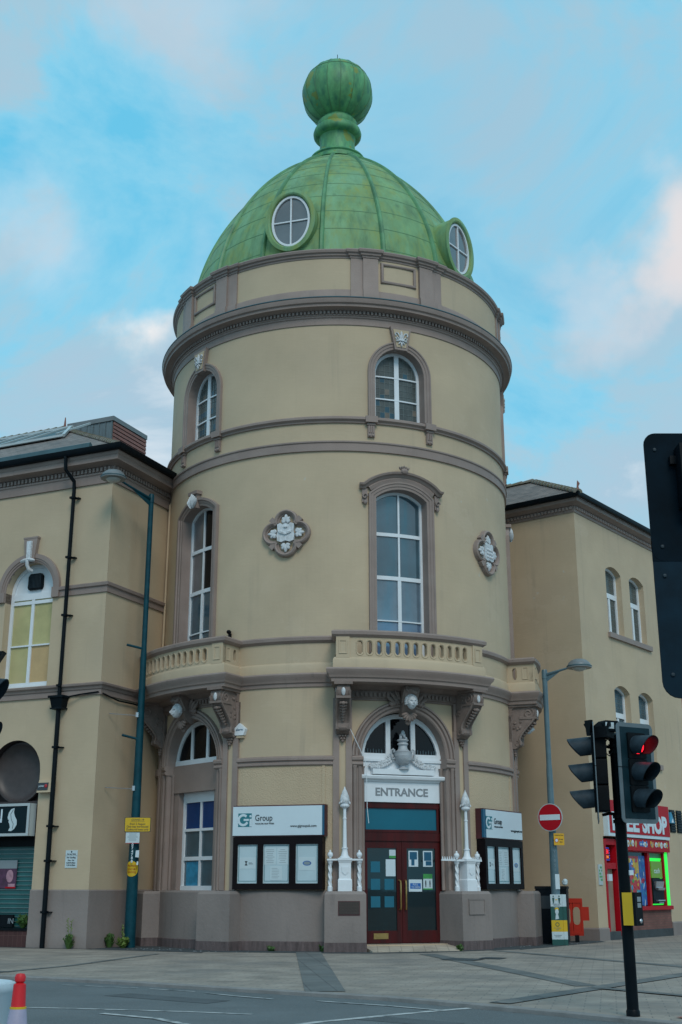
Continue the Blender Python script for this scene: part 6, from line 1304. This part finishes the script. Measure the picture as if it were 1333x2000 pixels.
mb.prism(S, rrect(-0.29, 0.42, 2.95, 3.34, 0.03), 0.04, 0.055); mb.build('black_edge', M['ink'], T)
mb = MB(); mb.prism(S, rrect(-0.275, 0.405, 2.965, 3.325, 0.025), 0.05, 0.060); mb.build('yellow_face', M['yellow'], T)
for t_, z, w_ in (('COVID-19', 3.27, 0.34), ('from 3 August', 3.155, 0.42), ('One way introduced', 3.085, 0.58), ('Outbound buses only', 3.01, 0.60)): text(S, t_, 0.065, z, 0.062, 0.075, M['ink'], T, 'lettering', width=w_)
mb = MB(); mb.box(S, -0.12, 0.25, 3.215, 3.222, 0.06, 0.063); mb.build('underline', M['ink'], T)
T = thing('paper_notice', 'white laminated notice below the yellow sign on the teal post', 'notice')
mb = MB(); mb.box(S, -0.24, 0.13, 2.66, 2.94, 0.03, 0.042); mb.build('sheet', M['paper2'], T); mb = MB(); mb.box(S, -0.24, 0.13, 2.655, 2.668, 0.04, 0.045); mb.build('red_edge', M['posterred'], T)
mb = MB()
for j in range(8): ww = 0.15 * random.uniform(0.6, 1.0); mb.box(S, -0.055 - ww, -0.055 + ww, 2.905 - j * 0.026, 2.913 - j * 0.026, 0.042, 0.0435)
mb.build('print_lines', M['greyink'], T)
T = thing('round_sticker', 'yellow round distancing sticker low on the teal lamp post', 'sticker'); S = Facing(-5.60, 33.8, -8)
mb = MB(); rows = []
for rr in (0.001, 0.07, 0.14, 0.20):
    rows.append([])
    for i in range(32):
        u = rr * math.cos(2 * math.pi * i / 32); z = 2.0 + rr * math.sin(2 * math.pi * i / 32); a = max(-1.5, min(1.5, u / 0.155)); rows[-1].append(S.P(0.157 * math.sin(a), z, 0.157 * math.cos(a)))
mb.grid(rows, True); mb.build('yellow_disc', M['yellow'], T)
for t_, z in (('Maintain', 2.085), ('social', 2.0), ('distancing', 1.915)):
    o = text(Flat((0, 0), (1, 0), (0, -1)), t_, 0, z, 0, 0.09, M['posterred'], T, 'lettering', width=0.25)
    for v in o.data.vertices: u = v.co.x; a = u / 0.155; q_ = S.P(0.160 * math.sin(a), v.co.z, 0.160 * math.cos(a)); v.co = Vector(q_)
T = thing('torn_sticker', 'torn white sticker on the teal post above the round yellow one', 'sticker'); S = Facing(-5.56, 33.60, 12)
mb = MB(); mb.prism(S, [(0.03, 2.30), (0.125, 2.29), (0.13, 2.48), (0.04, 2.47)], 0.045, 0.055); mb.prism(S, [(0.07, 2.10), (0.12, 2.10), (0.12, 2.19), (0.08, 2.19)], 0.03, 0.055); mb.build('paper', M['signwhite'], T)
T = lamppost('shorter grey blue street lamp behind the no entry sign', 6.0, 35.3, 7.66, 0.125, 0.075, M['greypaint'], (6.92, 34.7, 7.66))
for k in range(7): text(Facing(6.0, 35.3, -12), 'G7Y18S1'[k], 0.03, 2.72 - 0.12 * k, 0.128, 0.11, M['greyink'], T, 'post_number')
T = thing('no_entry_sign', 'round red no entry sign with white bar on the grey lamp post', 'road sign'); S = Facing(5.93, 35.12, -36)
def disc(S, u, z, r, d0, d1, n=40): return [(u + r * math.cos(2 * math.pi * i / n), z + r * math.sin(2 * math.pi * i / n)) for i in range(n)]
mb = MB(); mb.prism(S, disc(S, 0, 3.42, 0.385, 0, 0), 0.0, 0.02); mb.build('white_rim', M['silver'], T); mb = MB(); mb.prism(S, disc(S, 0, 3.42, 0.362, 0, 0), 0.01, 0.026); mb.build('red_disc', M['red'], T)
mb = MB(); mb.box(S, -0.315, 0.315, 3.345, 3.495, 0.02, 0.031); mb.build('white_bar', M['signwhite'], T); mb = MB(); mb.box(S, -0.05, 0.05, 3.3, 3.5, -0.10, 0.0); mb.build('clip', M['greypaint'], T)
T = thing('zone_plate', 'small orange yellow zone plate just below the no entry sign', 'road sign'); S = Facing(6.0, 35.1, 18)
mb = MB(); mb.box(S, -0.02, 0.30, 2.66, 2.98, 0.02, 0.035); mb.build('plate', M['orangeyellow'], T); text(S, 'Pedestrian Zone', 0.14, 2.935, 0.038, 0.04, M['ink'], T, 'lettering', width=0.27)
mb = MB(); mb.prism(S, disc(S, 0.06, 2.79, 0.06, 0, 0, 20), 0.03, 0.038); mb.build('ring', M['posterred'], T); mb = MB(); mb.prism(S, disc(S, 0.06, 2.79, 0.042, 0, 0, 20), 0.03, 0.040); mb.build('ring_centre', M['signwhite'], T)
text(S, 'At any', 0.20, 2.82, 0.038, 0.05, M['ink'], T, 'lettering', width=0.13); text(S, 'time', 0.20, 2.75, 0.038, 0.05, M['ink'], T, 'lettering', width=0.09)
T = thing('pole_poster_sleeve', 'white, green and yellow distancing poster sleeve round the lamp post foot', 'poster'); S = Facing(6.02, 35.2, -8)
mb = MB()
for k, (z0, z1) in enumerate(((0.0, 0.16), (0.16, 0.36), (0.36, 0.66), (0.66, 1.02), (1.02, 1.34))):
    mb.mi = (0, 1, 2, 0, 1)[k]; mb.box(S, -0.19, 0.13, z0, z1, -0.20, 0.14); mb.box(S, 0.135, 0.24, z0, z1, -0.19, 0.10)
mb.build('sleeve', [M['darkgreen'], M['paper2'], M['yellow']], T, 0)
mb = MB()
for u in (-0.11, 0.05): mb.blob(S, u, 1.29, 0.145, 0.018, 0.022, 0.004); mb.prism(S, [(u - 0.03, 1.25), (u + 0.03, 1.25), (u + 0.02, 1.16), (u + 0.01, 1.10), (u - 0.01, 1.10), (u - 0.02, 1.16)], 0.14, 0.146)
mb.build('figures', M['darkgreen'], T)
mb = MB(); mb.box(S, -0.06, 0.0, 1.19, 1.21, 0.14, 0.146); mb.blob(S, -0.03, 0.955, 0.145, 0.055, 0.045, 0.004, 0, 12, 6); mb.build('yellow_marks', M['yellow'], T)
mb = MB(); mb.blob(S, -0.03, 0.88, 0.148, 0.05, 0.075, 0.004, 0, 12, 6); mb.prism(S, [(-0.06, 0.82), (0.0, 0.82), (0.02, 0.70), (-0.08, 0.68)], 0.14, 0.149); mb.build('masked_figure', M['paper2'], T)
mb = MB(); mb.sweep(S, disc(S, -0.03, 0.55, 0.055, 0, 0, 20), [(0, 0.14), (0, 0.146), (0.015, 0.146), (0.015, 0.14)], closed=True); mb.build('ring', M['darkgreen'], T)
for t_, z, w_, m_ in (('Maintain social', 1.09, 0.24, 'greyink'), ('distancing', 1.055, 0.16, 'greyink'), ('Thank you', 0.995, 0.16, 'paper2'), ('for keeping', 0.46, 0.18, 'greyink'), ('safe', 0.42, 0.08, 'greyink'), ('Be considerate', 0.27, 0.20, 'greyink'), ('stay apart', 0.23, 0.14, 'greyink')): text(S, t_, -0.03, z, 0.143, 0.035, M[m_], T, 'lettering', width=w_)
T = tag(MB().box(Facing(6.0, 35.3, -5), 0.0, 0.12, 1.48, 1.88, 0.10, 0.128).build('white_sticker', M['signwhite'], None), 'white notice strip on the grey post above the poster sleeve', 'sticker')
# bin and barrier
T = thing('litter_bin', 'tall black litter bin behind the grey lamp post', 'bin'); S = Facing(6.05, 36.3, -14)
mb = MB(); mb.taper(S, -0.40, 0.44, 0.04, 1.50, -0.42, 0.46, -0.42, 0.40, 0.42); mb.build('body', M['bin'], T)
mb = MB(); mb.taper(S, -0.44, 0.48, 1.49, 1.56, -0.43, 0.47, -0.44, 0.44, 0.42); mb.build('lid', M['black_matt'], T)
mb = MB(); mb.box(S, -0.28, 0.32, 0.95, 1.30, 0.40, 0.425); mb.build('slot', M['ink'], T); mb = MB(); mb.box(S, -0.30, 0.34, 0.0, 0.06, -0.35, 0.32); mb.build('base', M['ink'], T)
mb = MB(); S = Facing(6.4, 36.2, 0)
for k in range(5): mb.blob(S, 0.03 + 0.03 * math.sin(k * 2.1), 1.63 + 0.02 * k, 0.02 * math.cos(k * 2), 0.07, 0.055, 0.06, 37 * k, 7, 5)
tag(mb.build('crumpled_wrapper', M['paper2'], None, 10), 'crumpled white wrapper lying on top of the black bin', 'litter')
T = thing('plastic_barrier', 'orange red plastic barrier standing behind the black bin', 'barrier'); S = Facing(6.50, 37.30, -10); mb = MB()
ops_ = [opening(c_, dict(h=0.10, bot=lambda u: 0.48 - 0.0 + 0.10 * (1 - math.sqrt(max(0, 1 - (u / 0.1) ** 2))) , top=lambda u: 0.98 - 0.10 * (1 - math.sqrt(max(0, 1 - (u / 0.1) ** 2)))), 0.06, 0, 8) for c_ in (-0.42, -0.14, 0.14, 0.42)]
mb.wall(S, -0.60, 0.60, 0.18, 1.14, ops_, 0.03, step=0.3, back=-0.03); mb.sweep(S, rrect(-0.60, 0.60, 0.18, 1.14, 0.08), [(-0.001, -0.045), (-0.001, 0.045), (0.05, 0.045), (0.05, -0.045)], closed=True)
mb.box(S, -0.60, 0.60, 0.22, 0.28, -0.05, 0.05); mb.box(S, -0.55, 0.60, 1.10, 1.22, -0.04, 0.04); br = mb.build('panel', M['barrier'], T)
mb = MB(); mb.box(S, 0.60, 0.78, 0.60, 0.98, -0.03, 0.03); mb.box(S, -0.70, -0.60, 0.3, 0.42, -0.03, 0.03); mb.box(S, -0.70, -0.60, 0.9, 1.0, -0.03, 0.03); mb.build('link_lug', M['barrier'], T)
mb = MB(); [mb.box(S, u - 0.06, u + 0.06, 0.0, 0.20, -0.22, 0.22) for u in (-0.4,)]; mb.build('foot', M['black_matt'], T); mb = MB(); mb.box(S, 0.34, 0.46, 0.0, 0.20, -0.22, 0.22); mb.build('foot', M['black_matt'], T)
# litter and grit on the tarmac
mb = MB(); S = Flat((0, 0), (1, 0), (0, 1))
for k in range(80):
    x = random.uniform(-6.1, -2.2); y = 33.4 + (x + 6.1) * -0.45 + random.uniform(-0.7, 0.8)
    if random.random() < 0.25: x = random.uniform(3.5, 7.6); y = 33 + (x - 3.5) * 1.0 + random.uniform(-0.4, 0.3)
    r_ = random.uniform(0.005, 0.016); mb.blob(S, x, 0.012, y, r_ * 1.6, r_ * 0.6, r_, 0, 5, 3)
tag(mb.build('grit_and_litter', M['cut'], None, 0), 'pale grit and tiny litter scattered on the dark tarmac by the walls', 'litter', None, 'stuff')
# ---- traffic signals
def hoodmesh(S, u, z, d0, ln=0.31, r=0.13, drop=0.55, n=20):
    """cowl: open below, longer on top"""
    mb = MB(); ri = r - 0.008
    for rr in (r, ri):
        rows = []
        for k in range(6):
            t = k / 5; row = []
            for i in range(n + 1):
                a = rad(-52 + 284 * i / n); cut = (0.5 - 0.5 * math.sin(a)) ** 1.4   # shorter towards the sides
                dd = d0 + ln * t * (1 - 0.62 * cut); row.append(S.P(u + rr * math.cos(a) * (1 - 0.06 * t), z + rr * math.sin(a) * (1 - 0.06 * t) - 0.02 * t, dd))
            rows.append(row)
        mb.grid(rows)
    return mb
def signal_head(label, S, z0, lit=None, n=3, board=True, border=True, pitch=0.335, cat='traffic light', group='traffic signal heads'):
    T = thing('traffic_light', label, cat, group); zc = [z0 + pitch * k for k in range(n)]
    zb, zt = z0 - 0.30, zc[-1] + 0.29
    if board:
        mb = MB(); mb.prism(S, rrect(-0.31, 0.31, zb, zt, 0.07), -0.012, 0.0); bd = mb.build('backing_board', M['boardgrey'], T)
        mb = MB(); mb.box(S, -0.255, 0.255, zb + 0.055, zt - 0.055, -0.004, 0.004); mb.build('board_face', M['boarddark'], bd)
        mb = MB(); mb.box(S, -0.312, 0.312, (zb + zt) / 2 + 0.06, (zb + zt) / 2 + 0.068, -0.014, 0.006); mb.build('board_joint', M['black'], bd)
    mb = MB()
    for z in zc: mb.prism(S, rrect(-0.15, 0.15, z - pitch / 2 + 0.004, z + pitch / 2 - 0.004, 0.02), -0.16, 0.03)
    hs = mb.build('housing', M['black_matt'], T)
    for k, z in enumerate(zc):
        li = (n - 1 - k) == lit
        mb = MB(); rows = [[S.P(r_ * math.cos(2 * math.pi * i / 24), z + r_ * math.sin(2 * math.pi * i / 24), 0.032 + dd) for i in range(24)] for r_, dd in ((0.105, 0.0), (0.10, 0.015), (0.07, 0.028), (0.03, 0.034), (0.001, 0.035))]
        mb.grid(rows, True); mb.build('lens', M['redlens'] if li else M['darklens'], hs)
        hoodmesh(S, 0, z, 0.03).build('hood', M['hood'], hs)
    return T
PX, PY = 3.59, 15.95
T = thing('signal_pole', 'black traffic signal pole on the pavement, with push button box', 'signal pole')
mb = MB(); mb.lathe((PX, PY, 0), [(0.073, 0.0), (0.073, 3.36), (0.078, 3.37), (0.078, 3.42), (0.03, 3.45), (0.001, 3.452)], 20); mb.lathe((PX, PY, 0), [(0.085, 0.0), (0.085, 0.06), (0.075, 0.08)], 16); mb.build('pole', M['black'], T)
mb = MB()
for z in (2.32, 2.38, 3.20, 3.28): mb.lathe((PX, PY, 0), [(0.076, z - 0.022), (0.092, z - 0.02), (0.092, z + 0.02), (0.076, z + 0.022)], 16)
mb.build('band_clamp', M['black_matt'], T)
mb = MB(); mb.box(Facing(PX, PY, 20), 0.03, 0.09, 1.66, 1.72, 0.06, 0.085); mb.build('white_label', M['signwhite'], T)
SA = Facing(3.80, 15.72, 30); signal_head('signal head facing right, its red light on, grey bordered board', SA, 2.585, lit=0)
SB_ = Facing(3.30, 15.92, -101); signal_head('signal head seen from the side with three hoods pointing left', SB_, 2.60, lit=None)
mb = MB(); 
for z in (2.40, 3.25):
    mb.tube([(PX, PY, z), (3.72, 15.86, z), (3.84, 15.86, z)], 0.02, 6); mb.tube([(PX, PY, z), (3.46, 15.93, z + 0.02), (3.36, 15.92, z)], 0.02, 6)
mb.tube([(3.56, 15.9, 3.30), (3.47, 15.85, 3.36), (3.42, 15.86, 3.28), (3.40, 15.9, 3.20)], 0.010, 5); mb.tube([(3.56, 15.88, 3.22), (3.48, 15.84, 3.14), (3.43, 15.86, 3.19), (3.40, 15.9, 3.12)], 0.010, 5)
mb.build('bracket_arms', M['black_matt'], T)
T = thing('detector', 'small black detector unit on top of the side facing signal head', 'detector'); S = Facing(3.42, 15.80, -35)
mb = MB(); mb.box(S, -0.10, 0.10, 3.36, 3.50, -0.10, 0.14); mb.taper(S, -0.12, 0.12, 3.50, 3.56, -0.05, 0.12, -0.12, 0.10, 0.08); mb.build('case', M['black_matt'], T)
S = Facing(3.40, 15.72, 24); mb = MB(); mb.prism(S, rrect(-0.02, 0.22, 3.44, 3.58, 0.03), -0.10, 0.05); mb.build('camera_body', M['black'], T); mb = MB(); mb.box(S, 0.0, 0.13, 3.475, 3.555, 0.05, 0.055); mb.build('white_window', M['paper2'], T)
mb = MB(); mb.tube([(3.36, 15.85, 3.38), (3.26, 15.86, 3.44), (3.20, 15.9, 3.56)], 0.022, 6); mb.taper(Facing(3.24, 15.85, -60), -0.03, 0.03, 3.40, 3.60, -0.06, 0.06, -0.02, 0.02); mb.build('mount', M['black_matt'], T)
T = thing('push_button_box', 'yellow and black pedestrian push button box on the signal pole', 'push button'); S = Facing(3.70, 15.86, 52)
mb = MB(); mb.box(S, -0.10, 0.10, 1.06, 1.45, -0.14, 0.0); mb.build('yellow_case', M['yellow'], T)
mb = MB(); mb.box(S, -0.103, 0.103, 1.055, 1.453, 0.0, 0.035); mb.build('black_front', M['black_matt'], T)
mb = MB(); mb.box(S, -0.04, 0.06, 1.34, 1.40, 0.035, 0.038); mb.box(S, -0.04, 0.06, 1.27, 1.325, 0.035, 0.038); mb.build('pictograms', M['greyink'], T)
mb = MB(); mb.blob(S, 0.02, 1.11, 0.04, 0.03, 0.03, 0.015, 0, 12, 6); mb.build('button', M['chrome'], T)
# near signal board at the right edge, seen from behind
T = thing('traffic_light', 'large near signal backing board seen from behind at the right edge', 'traffic light'); S = Facing(1.76, 5.4, 180)
mb = MB(); mb.prism(S, rrect(-0.31, 0.31, 2.95, 3.585, 0.055), 0.0, 0.014); mb.box(S, -0.31, 0.31, 2.95, 3.05, 0.001, 0.013); mb.build('board_upper', M['bigback'], T)
mb = MB(); mb.prism(S, rrect(-0.309, 0.309, 2.315, 2.952, 0.075), 0.002, 0.016); mb.box(S, -0.309, 0.309, 2.85, 2.952, 0.003, 0.015); mb.build('board_lower', M['bigback2'], T)
mb = MB(); mb.box(S, -0.15, 0.15, 2.40, 3.48, 0.014, 0.20); mb.build('housing', M['black_matt'], T)
for z in (2.42, 2.88, 3.02, 3.50): mb = MB(); mb.blob(S, 0.262, z, -0.002, 0.010, 0.010, 0.006, 0, 8, 4); mb.build('bolt', M['hood'], T)
mb = MB(); mb.box(S, -0.02 + 0.05, 0.17, 3.20, 3.50, -0.10, 0.0); mb.box(S, 0.12, 0.2, 3.42, 3.46, -0.03, 0.0); mb.box(S, 0.12, 0.16, 3.12, 3.16, -0.02, 0.0); mb.build('rear_bracket', M['black'], T)
for k in range(3): hoodmesh(S, 0, 2.60 + 0.335 * k, 0.20).build('hood', M['hood'], T)
mb = MB(); mb.lathe((1.84, 5.33, RZ), [(0.06, 0), (0.06, 3.6), (0.001, 3.62)], 14); mb.build('pole', M['black'], T)
# near signal at the left edge
T = thing('pedestrian_signal', 'black near signal with two grey hoods at the left edge', 'traffic light'); S = Facing(-2.97, 9.5, 88)
mb = MB(); mb.prism(S, rrect(-0.15, 0.15, 2.48, 3.14, 0.02), -0.20, 0.02); mb.build('housing', M['black_matt'], T)
for k, (z, ln) in enumerate(((2.64, 0.285), (2.975, 0.31))): hoodmesh(S, 0, z, 0.02, ln, 0.135).build('hood', M['hood'], T)
mb = MB(); mb.lathe((-3.25, 9.5, RZ), [(0.06, 0), (0.06, 3.3), (0.001, 3.32)], 14); mb.tube([(-3.25, 9.5, 2.6), (-3.1, 9.5, 2.6)], 0.02, 6); mb.tube([(-3.25, 9.5, 3.05), (-3.1, 9.5, 3.05)], 0.02, 6); mb.build('pole', M['black'], T)
mb = MB(); mb.taper(Facing(-2.80, 9.5, 0), -0.20, 0.06, 3.20, 3.30, -0.20, 0.12, -0.05, 0.05); mb.tube([(-3.2, 9.5, 3.28), (-2.95, 9.5, 3.25)], 0.02, 6); mb.build('detector', M['black'], T)
# cone and drum
T = thing('traffic_cone', 'traffic cone with red tip and grey white sleeve', 'cone'); cx_, cy_ = -2.79, 11.2
mb = MB(); mb.lathe((cx_, cy_, RZ), [(0.135, 0.03), (0.062, 0.58), (0.053, 0.76), (0.030, 0.772), (0.045, 0.785), (0.048, 0.82), (0.035, 0.845), (0.001, 0.85)], 28); mb.lathe((cx_, cy_, RZ), [(0.165, 0.0), (0.165, 0.03), (0.135, 0.035)], 4, math.pi / 4, 1.3, 1.3); mb.build('cone_body', M['conered'], T)
mb = MB(); mb.lathe((cx_, cy_, RZ), [(0.131, 0.10), (0.070, 0.57), (0.068, 0.575)], 28); mb.build('sleeve', M['sleeve'], T)
mb = MB(); mb.lathe((cx_, cy_, RZ), [(0.0715, 0.562), (0.0705, 0.578), (0.066, 0.58)], 28); mb.build('sleeve_edge', M['yellow'], T)
T = thing('plastic_drum', 'white round plastic drum behind the cone at the left edge', 'drum')
mb = MB(); mb.lathe((-3.64, 12.5, RZ), [(0.42, 0), (0.455, 0.58), (0.47, 0.60), (0.48, 0.64), (0.47, 0.68), (0.44, 0.69), (0.42, 0.66), (0.38, 0.65), (0.001, 0.65)], 48); mb.build('body', M['drumwhite'], T)
